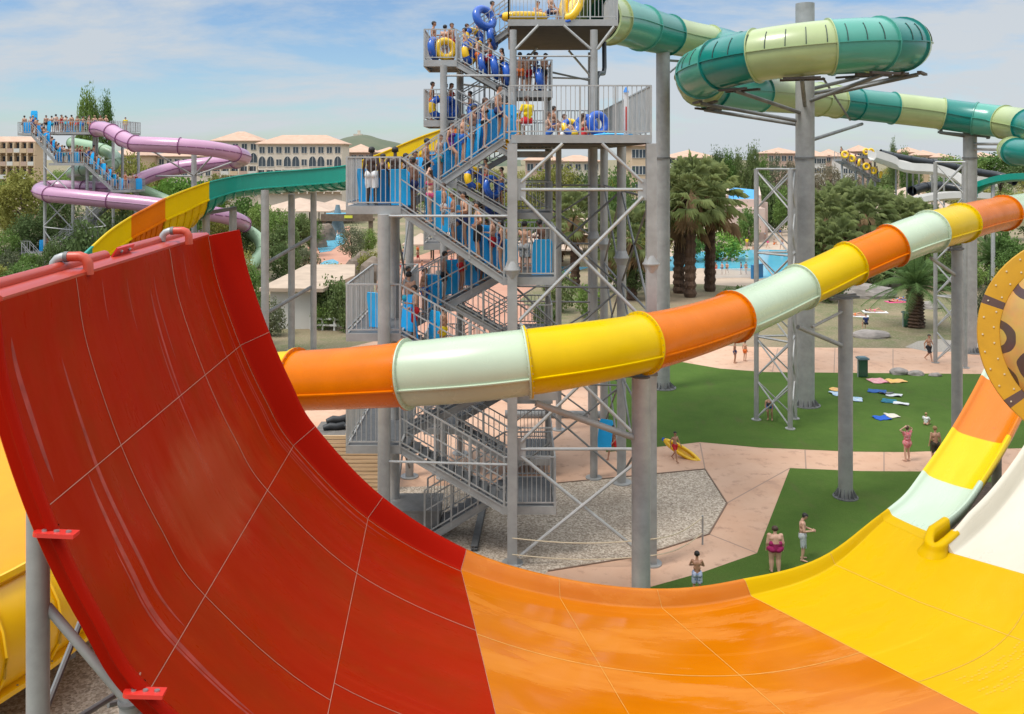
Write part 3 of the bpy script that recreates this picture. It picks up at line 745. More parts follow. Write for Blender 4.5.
# ---- lattice towers
def lattice(u0, u1, vtop, Yc, label, w_=None, lean=0.0):
    xa, xb = (u0 - CX) * Yc / F, (u1 - CX) * Yc / F; wd = xb - xa; top = P(0, vtop, Yc).z
    t = thing('lattice_mast', ((xa + xb) / 2, Yc, 0), label, 'lattice mast', 'lattice steel masts')
    c = V(((xa + xb) / 2, Yc, 0)); leg = [c + V((wd * .5 * math.cos(g), wd * .5 * math.sin(g), 0)) for g in (R(200), R(300), R(60))]
    leg = [V((xa, Yc + 0.5, 0)), V((xa + wd * 0.62, Yc - wd * 0.5, 0)), V((xb, Yc + 0.7, 0))]
    for l in leg:
        mb = MB(); mb.tube(l, l + V((0, 0, top)), 0.13, 12); mb.tube(l, l + V((0, 0, 0.05)), 0.26, 12); mb.build('leg', STEEL, t, smooth=True, angle=40)
    npan = max(3, round(top / (wd * 1.05)))
    for k in range(3):
        a, b = leg[k], leg[(k + 1) % 3]; mb = MB()
        for i in range(npan):
            z0, z1 = top * i / npan + 0.1, top * (i + 1) / npan - 0.1
            mb.tube(a + V((0, 0, z0)), b + V((0, 0, z1)), 0.045, 6); mb.tube(b + V((0, 0, z0)), a + V((0, 0, z1)), 0.045, 6)
            if i % 2 == 1 or i == npan - 1: mb.tube(a + V((0, 0, z1 + .1)), b + V((0, 0, z1 + .1)), 0.06, 6)
        mb.build('bracing', STEEL_L, t)
    return t
lattice(759, 799, 169, 46.0, 'three-legged lattice mast left of the tallest pole')
lattice(939, 969, 162, 59.0, 'slimmer three-legged lattice mast behind the orange tube rings on the right')

# ---- open mat flume in green, yellow and orange passing behind the tower
FL = [(520, 113, 45.5), (492, 117, 47), (467, 122.5, 49), (442, 129.5, 51.5), (418, 138, 53.5), (394, 148, 55.5), (370, 157.5, 57.5), (347, 165, 59), (320, 168, 60), (295, 170, 60.4), (262, 172.5, 60.4), (235, 176, 60), (209, 181.5, 59), (187, 189, 58), (165, 198, 56.8), (148, 207, 55.8), (131, 216, 55), (110, 230, 54), (92, 246, 53), (78, 259, 52), (50, 284, 50), (10, 320, 48), (-40, 350, 48)]
fp = [V(q) for q in cr([P(*q) for q in FL], 6)]
fs = thing('mat_flume', (fp[60].x, fp[60].y, 0), 'open flume in green, yellow and orange sweeping from behind the tower down to the left', 'water slide')
FPROF = [(0.0, 0.0), (0.10, 0.02), (0.12, -0.05), (0.03, -0.08), (0.03, -1.02), (0.14, -1.05), (0.14, -1.12), (-0.04, -1.14), (-0.22, -1.7), (-0.7, -2.35), (-1.4, -2.75), (-2.1, -2.7), (-2.6, -2.2), (-2.7, -1.4), (-2.6, -1.4), (-2.5, -2.1), (-2.1, -2.6), (-1.4, -2.65), (-0.75, -2.25), (-0.3, -1.65), (-0.08, -1.0), (-0.06, 0.0)]
def frow(i):
    hk = 0.25 if i < 66 else min(1.0, 0.25 + (i - 66) / 14)
    t = (fp[min(i + 1, len(fp) - 1)] - fp[max(i - 1, 0)]).normalized(); a = V((t.y, -t.x, 0)).normalized()
    if a.y > 0: a = -a        # towards the camera
    gs = 1.0 if i < 66 else min(1.32, 1.0 + (i - 66) / 40)
    return [fp[i] + a * p * gs + V((0, 0, (q if q > -1.15 else -1.15 + (q + 1.15) * hk) * gs)) for p, q in FPROF]
for b0, b1, m_ in ((0, 2, YEL), (2, 3, ORA), (3, 7, YEL), (7, 9.4, TEAL), (9.4, 12, TEAL), (12, 14, YEL), (14, 16, ORA), (16, 18, YEL), (18, 20, TEAL), (20, 21, YEL), (21, 22, ORA)):
    mb = MB(); rows = [frow(i) for i in range(int(b0 * 6), int(b1 * 6) + 1)]
    mb.loft(rows, True, caps=True)
    for i in range(int(b0 * 6), int(b1 * 6) + 1, 2):   # stiffening ribs under the hull
        t_ = (fp[min(i + 1, len(fp) - 1)] - fp[max(i - 1, 0)]).normalized(); rr = frow(i)
        mb.path([rr[k] - V((0, 0, 0.05)) for k in (7, 8, 9, 10, 11, 12)], 0.07, 5)
    mb.build('flume_section', m_, fs, smooth=True, angle=40, recalc=True)
def fpole(u, v0, Y, r, foot, lab):
    Y += 1.6; x = (u - CX) * Y / F
    pole(x, Y, P(0, v0, Y).z, r, lab, 'poles under the open flume', gusset=False, base_r=r * 1.6)
for u, v0, Y, r, lab in ((265, 190, 58.6, .27, 'light grey pole under the open green flume, leftmost of three'), (291.5, 194, 61.5, .24, 'dark grey pole under the open green flume, middle of three'), (313.5, 192, 61.5, .22, 'dark grey pole under the open green flume, nearest the tower'), (175, 221, 57.3, .30, 'short grey pole under the yellow part of the open flume'), (206, 211, 59.5, .26, 'dark pole under the yellow flume beside the mauve tube bend'), (233, 209, 60.5, .26, 'dark pole under the green flume above the red wall corner')):
    fpole(u, v0, Y, r, 0, lab)
mb = MB(); mb.beam(P(172, 219, 59), P(236, 208, 62.1), 0.25, 0.25); mb.build('carrier_beam', STEEL_D, fs)
for v in (236, 286): mb = MB(); mb.tube(P(265, v + 28, 60.2), P(313, v, 63.1), 0.14, 8); mb.build('cross_brace', STEEL_D, fs)

# ---- yellow and orange bowl at the left edge
bc = V((-22.5, 24.4, 0)); RB = 11.1
bw = thing('bowl_slide', (bc.x, bc.y, 0), 'broad yellow bowl slide with orange inside at the left edge', 'water slide')
BOR = mat('bowl_orange', (0.80, 0.29, 0.001), 0.3, coat=0.0, spec=0.25, var=0.12, vscale=0.4)
BYE = mat('bowl_yellow', (0.92, 0.52, 0.002), 0.28, coat=0.05, var=0.12, vscale=0.5)
def lathe(mb, prof, n=96, mi=0, c=bc):
    rows = [[c + V((r * math.cos(2 * math.pi * k / n), r * math.sin(2 * math.pi * k / n), z)) for k in range(n)] for r, z in prof]
    mb.loft(rows, True, mi)
mb = MB(); lathe(mb, [(RB + .02, 4.13), (RB - 0.3, 3.7), (RB - 1.5, 2.9), (RB - 4, 2.2), (RB - 7, 1.8), (1.0, 1.6), (0.9, 1.0)]); mb.build('bowl_inside', BOR, bw, smooth=True, angle=60)
mb = MB(); lathe(mb, [(RB, 4.16), (RB + 0.12, 4.18), (RB + 0.16, 4.05), (RB + 0.02, 3.92), (RB + 0.34, 3.62), (RB + 0.62, 3.15), (RB + 0.74, 2.6), (RB + 0.66, 2.1), (RB + 0.36, 1.66), (RB + .55, 1.60), (RB + .55, 1.48), (RB - .1, 1.45), (RB - 2, 1.1), (RB - 6, 0.9), (1, 0.8)])
for k in range(48):
    g = 2 * math.pi * k / 48; e = V((math.cos(g), math.sin(g), 0)); pr = [(RB + 0.06, 3.92), (RB + 0.38, 3.62), (RB + 0.66, 3.15), (RB + 0.78, 2.6), (RB + 0.70, 2.1), (RB + .42, 1.64)]
    mb.path([bc + e * r + V((0, 0, z)) for r, z in pr], 0.04, 5)
mb.build('bowl_shell', BYE, bw, smooth=True, angle=50)
mb = MB()
for k in range(144):
    g = 2 * math.pi * k / 144; e = V((math.cos(g), math.sin(g), 0)); mb.tube(bc + e * (RB + .48) + V((0, 0, 1.59)), bc + e * (RB + .48) + V((0, 0, 1.63)), .03, 6)
mb.build('bolt', BOLT, bw)
mb = MB()
for k in range(16):
    g = 2 * math.pi * k / 16; e = V((math.cos(g), math.sin(g), 0)); mb.tube(bc + e * (RB - 1), bc + e * (RB - 1) + V((0, 0, 1.3)), .16, 10)
mb.build('leg', STEEL, bw, smooth=True)
# the high yellow part of the bowl wall behind the red slide
mb = MB(); rows = []
for i in range(33):
    g = R(-5) + R(130) * i / 32; e = V((math.cos(g), math.sin(g), 0))
    rows.append([bc + e * (RB + 0.05) + V((0, 0, 2.6)), bc + e * (RB - .03) + V((0, 0, 4.2)), bc + e * (RB + .12) + V((0, 0, 4.26)), bc + e * (RB + 0.2) + V((0, 0, 2.6))])
mb.loft(rows, True, caps=True)
mb.build('splash_wall', YEL, bw, smooth=True, angle=40, recalc=True)

# ---- tortoise-shell dome at the right edge
def shell_mat():
    m = bpy.data.materials.new('tortoise_pattern'); m.use_nodes = True; k = NT(m); b = k.b
    tc = k.n('ShaderNodeTexCoord'); v = k.n('ShaderNodeTexVoronoi', voronoi_dimensions='2D'); v.inputs['Scale'].default_value = 1.15; v.inputs['Randomness'].default_value = 0.75
    nz = k.n('ShaderNodeTexNoise'); nz.inputs['Scale'].default_value = 1.5
    md = k.n('ShaderNodeMix', data_type='RGBA'); md.inputs[0].default_value = 0.16; k.l(tc.outputs['UV'], md.inputs['A']); k.l(nz.outputs['Color'], md.inputs['B']); k.l(tc.outputs['UV'], nz.inputs['Vector'])
    k.l(md.outputs['Result'], v.inputs['Vector'])
    v2 = k.n('ShaderNodeTexVoronoi'); v2.feature = 'DISTANCE_TO_EDGE'; v2.inputs['Scale'].default_value = 1.0; v2.inputs['Randomness'].default_value = 0.75; k.l(md.outputs['Result'], v2.inputs['Vector'])
    r = k.n('ShaderNodeValToRGB'); r.color_ramp.interpolation = 'CONSTANT'
    e = r.color_ramp.elements; e[0].position = 0; e[0].color = (0.50, 0.30, 0.075, 1); e[1].position = 0.19; e[1].color = (0.085, 0.05, 0.042, 1)
    n = e.new(0.40); n.color = (0.50, 0.30, 0.075, 1)
    k.l(v.outputs['Distance'], r.inputs[0])
    n2 = k.n('ShaderNodeTexNoise'); n2.inputs['Scale'].default_value = 2.5; n2.inputs['Detail'].default_value = 8; k.l(tc.outputs['Object'], n2.inputs['Vector'])
    mx = k.n('ShaderNodeMix', data_type='RGBA', blend_type='MULTIPLY'); mx.inputs[0].default_value = 0.5; k.l(r.outputs[0], mx.inputs['A']); k.l(n2.outputs['Color'], mx.inputs['B'])
    hs_ = k.n('ShaderNodeHueSaturation'); hs_.inputs['Value'].default_value = 1.35; k.l(mx.outputs['Result'], hs_.inputs['Color']); k.l(hs_.outputs[0], b.inputs['Base Color'])
    b.inputs['Roughness'].default_value = 0.45; return m
DC = P(1101, 342, 20); dn = V((-0.60, -0.80, 0.10)).normalized(); da = dn.cross(V((0, 0, 1))).normalized(); db = da.cross(dn).normalized()
db = -db if db.z < 0 else db
dome = thing('tortoise_shell_disc', (DC.x, DC.y, 0), 'yellow rimmed round cover painted with dark brown tortoise-shell blotches at the right edge', 'slide cover')
RD = 2.55
def drow(r, z, n=72): return [DC + (da * math.cos(2 * math.pi * k / n) + db * math.sin(2 * math.pi * k / n)) * r + dn * z for k in range(n)]
mb = MB(); prof = [(RD - .50, 0.03), (RD - .56, 0.12), (RD - .7, .24), (RD - 1.1, .42), (RD - 1.6, .55), (RD - 2.2, .62), (0.02, .64)]; o = mb.loft([drow(*q) for q in prof], True)
for j, (r, z) in enumerate(prof):
    for k in range(72): mb.uv[o + j * 72 + k] = (r * math.cos(2 * math.pi * k / 72) + 5.3, r * math.sin(2 * math.pi * k / 72) + 2.2)
mb.build('shell', shell_mat(), dome, smooth=True, angle=60)
RIMY = mat('rim_amber', (0.60, 0.31, 0.012), 0.35, var=0.15, vscale=2); RIMB = mat('rim_brown', (0.115, 0.065, 0.05), 0.45, var=0.2)
mb = MB(); rr = [drow(*q) for q in ((RD - .52, 0.0), (RD - .50, .05), (RD - .44, .06), (RD - .03, .05), (RD, 0), (RD - .02, -.12), (RD - .5, -.14))]
mb.loft(rr, True, mi=lambda i, k: 1 if k % 12 in (3,) or k in (38, 33) else 0); mb.build('rim', [RIMY, RIMB], dome, smooth=True, angle=40)
mb = MB()
for k in range(72):
    for rb in (RD - .38, RD - .14):
        g = 2 * math.pi * (k + .5) / 72
        if (k % 2 == 0) == (rb > RD - .2): continue
        c = DC + (da * math.cos(g) + db * math.sin(g)) * rb + dn * 0.05; mb.tube(c, c + dn * 0.03, 0.02, 7)
mb.build('bolt', mat('pale_bolt', (0.62, 0.52, 0.34), 0.5), dome)
mb = MB(); mb.loft([drow(RD - .1, -.14), drow(RD - .3, -1.2), drow(RD - 1.2, -2.2), drow(.05, -2.4)], True); mb.build('back_shell', RIMY, dome, smooth=True)
mb = MB(); q = DC - dn * 1.2; mb.tube((q.x, q.y, 0), (q.x, q.y, DC.z - RD + .9), .22, 18); mb.build('post', STEEL, dome, smooth=True)
# ================================================================== ground
def ground_mat():
    m = bpy.data.materials.new('dry_ground'); m.use_nodes = True; k = NT(m); b = k.b
    tc = k.n('ShaderNodeTexCoord')
    def nz(s, d=6, r=0.6):
        n = k.n('ShaderNodeTexNoise'); n.inputs['Scale'].default_value = s; n.inputs['Detail'].default_value = d; n.inputs['Roughness'].default_value = r
        k.l(tc.outputs['Object'], n.inputs['Vector']); return n.outputs['Fac']
    def ramp(x, a, bb):
        n = k.n('ShaderNodeMapRange'); k.l(x, n.inputs[0]); n.inputs[1].default_value = a; n.inputs[2].default_value = bb; return n.outputs[0]
    def mix(f, a, bb):
        n = k.n('ShaderNodeMix', data_type='RGBA'); k.l(f, n.inputs[0])
        for key, q in (('A', a), ('B', bb)):
            if isinstance(q, tuple): n.inputs[key].default_value = col4(q)
            else: k.l(q, n.inputs[key])
        return n.outputs['Result']
    a = mix(ramp(nz(0.09, 8), 0.38, 0.56), (0.29, 0.205, 0.13), (0.105, 0.125, 0.040))
    c = mix(ramp(nz(0.9, 8, 0.7), 0.4, 0.68), a, (0.22, 0.17, 0.10))
    d = mix(ramp(nz(6, 5, 0.7), 0.50, 0.72), c, (0.36, 0.29, 0.2))
    k.l(d, b.inputs['Base Color']); b.inputs['Roughness'].default_value = 0.95
    bp = k.n('ShaderNodeBump'); bp.inputs['Strength'].default_value = 0.4; k.l(nz(8, 6), bp.inputs['Height']); k.l(bp.outputs[0], b.inputs['Normal'])
    return m
def gravel_mat():
    m = bpy.data.materials.new('loose_gravel'); m.use_nodes = True; k = NT(m); b = k.b
    tc = k.n('ShaderNodeTexCoord'); v = k.n('ShaderNodeTexVoronoi'); v.inputs['Scale'].default_value = 17; k.l(tc.outputs['Object'], v.inputs['Vector'])
    sp = k.n('ShaderNodeSeparateColor'); k.l(v.outputs['Color'], sp.inputs[0])
    r = k.n('ShaderNodeValToRGB'); e = r.color_ramp.elements; e[0].color = (0.25, 0.19, 0.14, 1); e[1].color = (0.64, 0.55, 0.44, 1); q = e.new(0.5); q.color = (0.44, 0.355, 0.27, 1)
    k.l(sp.outputs[0], r.inputs[0])
    n = k.n('ShaderNodeTexNoise'); n.inputs['Scale'].default_value = 0.55; n.inputs['Detail'].default_value = 8; k.l(tc.outputs['Object'], n.inputs['Vector'])
    mr = k.n('ShaderNodeMapRange'); k.l(n.outputs['Fac'], mr.inputs[0]); mr.inputs[1].default_value = 0.5; mr.inputs[2].default_value = 0.72; mr.inputs[4].default_value = 0.5
    mx = k.n('ShaderNodeMix', data_type='RGBA'); k.l(mr.outputs[0], mx.inputs[0]); k.l(r.outputs[0], mx.inputs['A']); mx.inputs['B'].default_value = (0.24, 0.18, 0.13, 1)
    k.l(mx.outputs['Result'], b.inputs['Base Color']); b.inputs['Roughness'].default_value = 0.9
    bp = k.n('ShaderNodeBump'); bp.inputs['Strength'].default_value = 0.4; bp.inputs['Distance'].default_value = 0.015; k.l(v.outputs['Distance'], bp.inputs['Height']); k.l(bp.outputs[0], b.inputs['Normal'])
    return m
PATHM = mat('pink_concrete', (0.60, 0.40, 0.31), 0.8, c2=(0.53, 0.33, 0.245), vscale=0.35, bump=0.1, bscale=30)
TERRA = mat('terracotta_paving', (0.50, 0.26, 0.17), 0.8, c2=(0.42, 0.2, 0.13), vscale=0.4, bump=0.1, bscale=20)
def stain_path():
    m = bpy.data.materials.new('stained_pink_concrete'); m.use_nodes = True; k = NT(m); b = k.b
    tc = k.n('ShaderNodeTexCoord')
    def nz(s, d, r=0.6):
        n = k.n('ShaderNodeTexNoise'); n.inputs['Scale'].default_value = s; n.inputs['Detail'].default_value = d; n.inputs['Roughness'].default_value = r
        k.l(tc.outputs['Object'], n.inputs['Vector']); return n.outputs['Fac']
    def mix(f, lo, hi, amt, a, bb):
        mr = k.n('ShaderNodeMapRange'); k.l(f, mr.inputs[0]); mr.inputs[1].default_value = lo; mr.inputs[2].default_value = hi; mr.inputs[4].default_value = amt
        n = k.n('ShaderNodeMix', data_type='RGBA'); k.l(mr.outputs[0], n.inputs[0])
        for key, q in (('A', a), ('B', bb)):
            if isinstance(q, tuple): n.inputs[key].default_value = col4(q)
            else: k.l(q, n.inputs[key])
        return n.outputs['Result']
    c = mix(nz(0.25, 6), 0.38, 0.64, 1, (0.62, 0.395, 0.27), (0.56, 0.325, 0.205))
    c = mix(nz(1.6, 6, 0.7), 0.54, 0.68, 0.7, c, (0.36, 0.20, 0.13))
    c = mix(nz(0.5, 4), 0.62, 0.70, 0.35, c, (0.34, 0.215, 0.16))
    c = mix(nz(7, 5, 0.75), 0.60, 0.74, 0.35, c, (0.47, 0.28, 0.2))
    k.l(c, b.inputs['Base Color']); b.inputs['Roughness'].default_value = 0.75
    return m
PATHS = stain_path()
TURF = mat('artificial_turf', (0.092, 0.160, 0.030), 0.95, c2=(0.072, 0.130, 0.025), vscale=0.5, bump=0.6, bscale=45, spec=0.1)
def turf_detail():
    k = NT(TURF); b = k.b; src = b.inputs['Base Color'].links[0].from_socket; tc = k.n('ShaderNodeTexCoord')
    for sc, lo, hi, amt, c, st in ((3.0, .54, .70, .5, (0.105, 0.155, 0.038), (1, 1, 1)), (0.35, .56, .66, .45, (0.105, 0.140, 0.038), (1, 1, 1)), (40, .5, .75, .55, (0.035, 0.062, 0.012), (1, 1, 1)), (1.2, .60, .72, .5, (0.105, 0.110, 0.045), (1, .3, 1))):
        mp = k.n('ShaderNodeMapping'); mp.inputs['Scale'].default_value = st; k.l(tc.outputs['Object'], mp.inputs[0])
        n = k.n('ShaderNodeTexNoise'); n.inputs['Scale'].default_value = sc; n.inputs['Detail'].default_value = 6; k.l(mp.outputs[0], n.inputs['Vector'])
        mr = k.n('ShaderNodeMapRange'); k.l(n.outputs['Fac'], mr.inputs[0]); mr.inputs[1].default_value = lo; mr.inputs[2].default_value = hi; mr.inputs[4].default_value = amt
        mx = k.n('ShaderNodeMix', data_type='RGBA'); k.l(mr.outputs[0], mx.inputs[0]); k.l(src, mx.inputs['A']); mx.inputs['B'].default_value = col4(c); src = mx.outputs['Result']
    k.l(src, b.inputs['Base Color'])
turf_detail()
GRAV = gravel_mat()
def sheet(name, poly, z, m, kind='structure', px=True):
    mb = MB(); pts = [G(u, v, z) if px else V((u, v, z)) for u, v in poly]; mb.add(pts, [tuple(range(len(pts)))])
    o = mb.build(name, m); 
    if o.data.polygons[0].normal.z < 0: o.data.flip_normals()
    return tag(o, kind=kind)
mb = MB(); n_ = 24
mb.add([(-3500, -200, 0), (3500, -200, 0), (3500, 6000, 0), (-3500, 6000, 0)], [(0, 1, 2, 3)])
tag(mb.build('ground', ground_mat()), kind='structure')
sheet('pavement', [(250, 420), (300, 385), (330, 352), (420, 330), (520, 345), (600, 362), (655, 350), (700, 345), (760, 347), (985, 349), (1150, 352), (1400, 480), (1240, 640), (700, 700), (420, 760), (250, 600)], 0.004, PATHS)
sheet('upper_pavement', [(395, 300), (400, 262), (470, 238), (560, 246), (560, 262), (520, 300), (560, 330), (500, 345), (400, 330)], 0.006, TERRA)
sheet('gravel_bed', [(330, 505), (400, 487), (557, 483), (705, 469), (727, 503), (709, 534), (640, 556), (548, 571), (470, 640), (330, 900), (100, 1100), (-60, 760), (100, 560)], 0.008, GRAV)
sheet('upper_lawn', [(606, 372), (660, 358), (688, 363), (720, 368.5), (765, 372), (985, 374), (1130, 377), (1130, 446), (1005, 448.5), (905, 452), (850, 451.5), (760, 447.5), (700, 442), (661, 446.5), (606, 452)], 0.012, TURF, 'stuff')
sheet('lower_lawn', [(790, 468), (860, 471), (945, 471.5), (1005, 478), (1060, 600), (900, 700), (640, 700), (600, 602), (650, 587), (700, 573), (757, 553)], 0.012, TURF, 'stuff')
sheet('soil', [(940, 500), (985, 482), (1100, 482), (1200, 640), (1000, 640), (910, 560)], 0.02, mat('dark_soil', (0.07, 0.045, 0.03), 0.95, var=0.6, vscale=3, bump=1, bscale=8))
sheet('gravel_strip', [(905, 347), (918, 341), (940, 339), (990, 345), (990, 351), (930, 352)], 0.008, mat('pale_gravel', (0.42, 0.37, 0.31), 0.9, var=0.4, vscale=8))
for u0, v0, u1, v1 in ((893, 349, 893, 373.5), (778, 348, 772, 372.5), (884, 452, 884, 471.5), (790, 468, 727, 503), (757, 553, 709, 534), (700, 443, 705, 469), (805, 450, 806, 469), (835, 348, 834, 373), (940, 452, 944, 471)):
    mb = MB(); a, b = G(u0, v0, .007), G(u1, v1, .007); d = (b - a).cross(V((0, 0, 1))).normalized() * .03; mb.add([a - d, a + d, b + d, b - d], [(3, 2, 1, 0)])
    tag(mb.build('pavement_joint', mat('joint_line', (0.36, 0.24, 0.18), 0.9)), kind='structure')
WAT = mat('pool_water', (0.10, 0.46, 0.66), 0.12, c2=(0.16, 0.55, 0.72), vscale=0.25, bump=0.08, bscale=2)
DECK = mat('sandy_deck', (0.50, 0.38, 0.28), 0.85, var=0.2, vscale=0.4)
sheet('pool_deck', [(610, 285), (640, 250), (735, 205), (800, 202), (830, 250), (800, 290), (700, 284)], 0.006, DECK)
sheet('pool_water', [(636, 264), (662, 258), (700, 251.5), (760, 249.5), (805, 250.5), (826, 259), (800, 273), (757, 279), (750, 271), (700, 268), (660, 272), (636, 274)], 0.03, WAT)
sheet('pool_water', [(735, 234), (748, 231), (762, 232), (764, 236), (742, 238)], 0.03, WAT)
sheet('pool_water', [(736, 192), (756, 189), (760, 199), (748, 201.5), (737, 199)], 0.03, WAT)
sheet('pool_water', [(500, 274), (552, 266), (590, 267), (560, 276), (520, 284)], 0.03, WAT)
sheet('pool_deck', [(300, 285), (310, 232), (350, 226), (352, 268), (340, 282)], 0.006, TERRA)
sheet('pool_water', [(325, 238), (327, 233), (343, 233), (347, 239), (345, 243), (338, 246), (331, 251), (320, 252.5), (317, 247), (327, 244)], 0.03, WAT)
sheet('pool_water', [(317, 266), (324, 261), (333, 259), (339, 262), (337, 266), (326, 267)], 0.03, WAT)
mb = MB(); eg = [G(u, v, .02) for u, v in ((557, 483), (705, 469), (727, 503), (709, 534), (640, 556), (548, 571))]
for a, b in zip(eg[:-1], eg[1:]): mb.beam(a, b, .05, .04)
tag(mb.build('gravel_edging', mat('brown_edging', (.20, .13, .09), .8)), kind='structure')
# white pool fence
mb = MB()
for i in range(46):
    a = G(708 + i * 0.95, 278.5 - i * 0.02); mb.box((a.x, a.y, 0.55), (0.06, 0.04, 1.1))
for z in (0.2, 1.05): mb.beam(G(708, 278.5) + V((0, .05, z)), G(752, 277.6) + V((0, .05, z)), 0.06, 0.05)
a_ = mb.build('pool_fence', mat('white_paint', (0.75, 0.75, 0.73), 0.5)); tag(a_, 'white picket pool fence along the turquoise pool behind the palms', 'fence')
mb = MB(); a, b = G(752, 279, 0), G(762, 277, 0); mb.beam(a + V((0, 0, .8)), b + V((0, 0, .8)), 0.3, 1.6); o = mb.build('pool_wall', mat('deep_blue_paint', (0.02, 0.17, 0.38), 0.5)); tag(o, 'deep blue painted low wall at the end of the white pool fence', 'wall')

# ================================================================== the steel tower
tw = thing('slide_tower', (0, 34, 0), 'tall grey galvanised steel tower with zigzag stairs and platforms full of queueing bathers', 'slide tower')
def railing(pts, h=1.7, sp=0.165, parent=tw, mids=(), bal=0.026, post=0.065, name='railing', m=STEEL_L, posts_every=1.25, toe=0.12):
    mb = MB(); up = V((0, 0, 1))
    for segi, (a, b) in enumerate(zip(pts[:-1], pts[1:])):
        a, b = V(a), V(b); d = b - a; L = math.hypot(d.x, d.y); n = max(1, round(L / sp)); np_ = max(1, round(L / posts_every))
        mb.beam(a + up * h, b + up * h, 0.06, 0.05); mb.beam(a + up * toe, b + up * toe, 0.035, 0.045)
        for q in mids: mb.beam(a + up * q, b + up * q, 0.04, 0.04)
        for i in range(n + 1):
            if min(abs(i / n - k / np_) for k in range(np_ + 1)) * L < .05: continue
            p = a + d * (i / n); mb.beam(p + up * toe, p + up * h, bal, bal)
        for i in range(np_ + 1):
            if i == 0 and segi: continue
            p = a + d * (i / np_); mb.beam(p - up * 0.2, p + up * h, post, post)
    return mb.build(name, m, parent)
def landing(x0, x1, y0, y1, z, rails, parent=tw, h=1.7, name='landing', sp=0.165, bal=0.026):
    mb = MB()
    mb.box(((x0 + x1) / 2, (y0 + y1) / 2, z - 0.03), (x1 - x0 - 0.12, y1 - y0 - 0.12, 0.05), 1)
    for y in (y0, y1): mb.beam((x0 - .03, y, z - 0.14), (x1 + .03, y, z - 0.14), 0.08, 0.28)
    for x in (x0, x1): mb.beam((x, y0 + .04, z - 0.145), (x, y1 - .04, z - 0.145), 0.08, 0.28)
    for i in range(1, max(2, int((y1 - y0) / 0.9))):
        y = y0 + (y1 - y0) * i / max(2, int((y1 - y0) / 0.9)); mb.beam((x0 + .04, y, z - .12), (x1 - .04, y, z - .12), 0.06, 0.12)
    o = mb.build(name, [STEEL, GRATE], parent)
    for r in rails: railing([(a, b, z) for a, b in r], h, parent=o, sp=sp, bal=bal)
    return o
def flight(x0, z0, x1, z1, y0, y1, parent=tw, h=1.7, sp=0.24, sides=(1, 1), bal=0.026):
    mb = MB(); n = max(2, round(abs(z1 - z0) / 0.18))
    for y in (y0 + .03, y1 - .03):
        mb.beam((x0, y, z0 - 0.16), (x1, y, z1 - 0.16), 0.05, 0.26); 
        for q in (-.285, -.035): mb.beam((x0, y - .03, z0 + q), (x1, y - .03, z1 + q), 0.06, 0.035)
    for i in range(n):
        q = (i + 0.5) / n; x = x0 + (x1 - x0) * q; z = z0 + (z1 - z0) * (i + .5) / n
        mb.box((x, (y0 + y1) / 2, z - 0.03), (abs(x1 - x0) / n * 1.05, y1 - y0 - 0.10, 0.035), 1)
    o = mb.build('stair_flight', [STEEL, GRATE], parent)
    for s_, y in zip(sides, (y0 + .02, y1 - .02)):
        if s_: railing([(x0, y, z0), (x1, y, z1)], h, sp, parent=o, mids=(0.95,), name='handrail', posts_every=1.15, bal=bal)
    return o
XL0, XL1, XR0, XR1 = -5.75, -3.9, -0.28, 1.5
YA0, YA1, YB0, YB1 = 30.3, 31.55, 31.85, 33.1
ZP1, ZL1, ZR1, ZL2, ZR2, ZL3, ZR3 = 14.8, 12.33, 9.86, 7.9, 5.85, 4.0, 1.88
flight(XR0, ZP1, XL1, ZL1, YB0, YB1)
landing(XL0, XL1, YA0, YB1, ZL1, [[(XL1, YA0), (XL0, YA0), (XL0, YB1), (XL1, YB1)]])
flight(XL1, ZL1, XR0, ZR1, YA0, YA1)
landing(XR0, XR1, YA0, YB1, ZR1, [[(XR0, YA0), (XR1, YA0), (XR1, YB1), (XR0, YB1)]])
flight(XR0, ZR1, XL1, ZL2, YB0, YB1)
landing(XL0, XL1, YA0, 36, ZL2, [[(XL1, YA0), (XL0, YA0), (XL0, 36), (XL1, 36), (XL1, YB1 + .1)]])
flight(XL1, ZL2, XR0, ZR2, YA0, YA1)
landing(XR0, XR1, YA0, YB1, ZR2, [[(XR0, YA0), (XR1, YA0), (XR1, YB1), (XR0, YB1)]])
flight(XR0, ZR2, XL1, ZL3, YB0, YB1)
landing(XL0, XL1, YA0, 35, ZL3, [[(XL1, YA0), (XL0, YA0), (XL0, 35), (XL1, 35), (XL1, YB1 + .1)]])
flight(XL1, ZL3, XR0, ZR3, YA0, YA1)
landing(XR0, XR1, YA0, YB1, ZR3, [[(XR0, YA0), (XR1, YA0), (XR1, YB1), (XR0, YB1)]])
flight(XR0, ZR3, -3.2, 0.12, YB0, YB1)
def column(x, y, z0, z1, r, sq=False, splice=()):
    mb = MB()
    if sq: mb.box((x, y, (z0 + z1) / 2), (r * 2, r * 2, z1 - z0))
    else: mb.tube((x, y, z0), (x, y, z1), r, 20)
    o = mb.build('column', STEEL, tw, smooth=not sq, angle=40)
    mb = MB()
    for z in splice:
        mb = MB(); mb.tube((x, y, z - .02), (x, y, z + .02), r * 1.75, 20); mb.tube((x, y, z - .3), (x, y, z - .02), r * 1.05, 20, r * 1.6); mb.tube((x, y, z + .02), (x, y, z + .3), r * 1.6, 20, r * 1.05); mb.build('splice_flange', STEEL, o, smooth=True, angle=40)
    mb = MB()
    if z0 < 0.3: mb.tube((x, y, z0), (x, y, z0 + .05), r * 2.2, 16)
    if mb.v: mb.build('foot_plate', STEEL, o, smooth=True, angle=40)
    return o
XC0, XC1, YC = 0.01, 4.80, 30.02
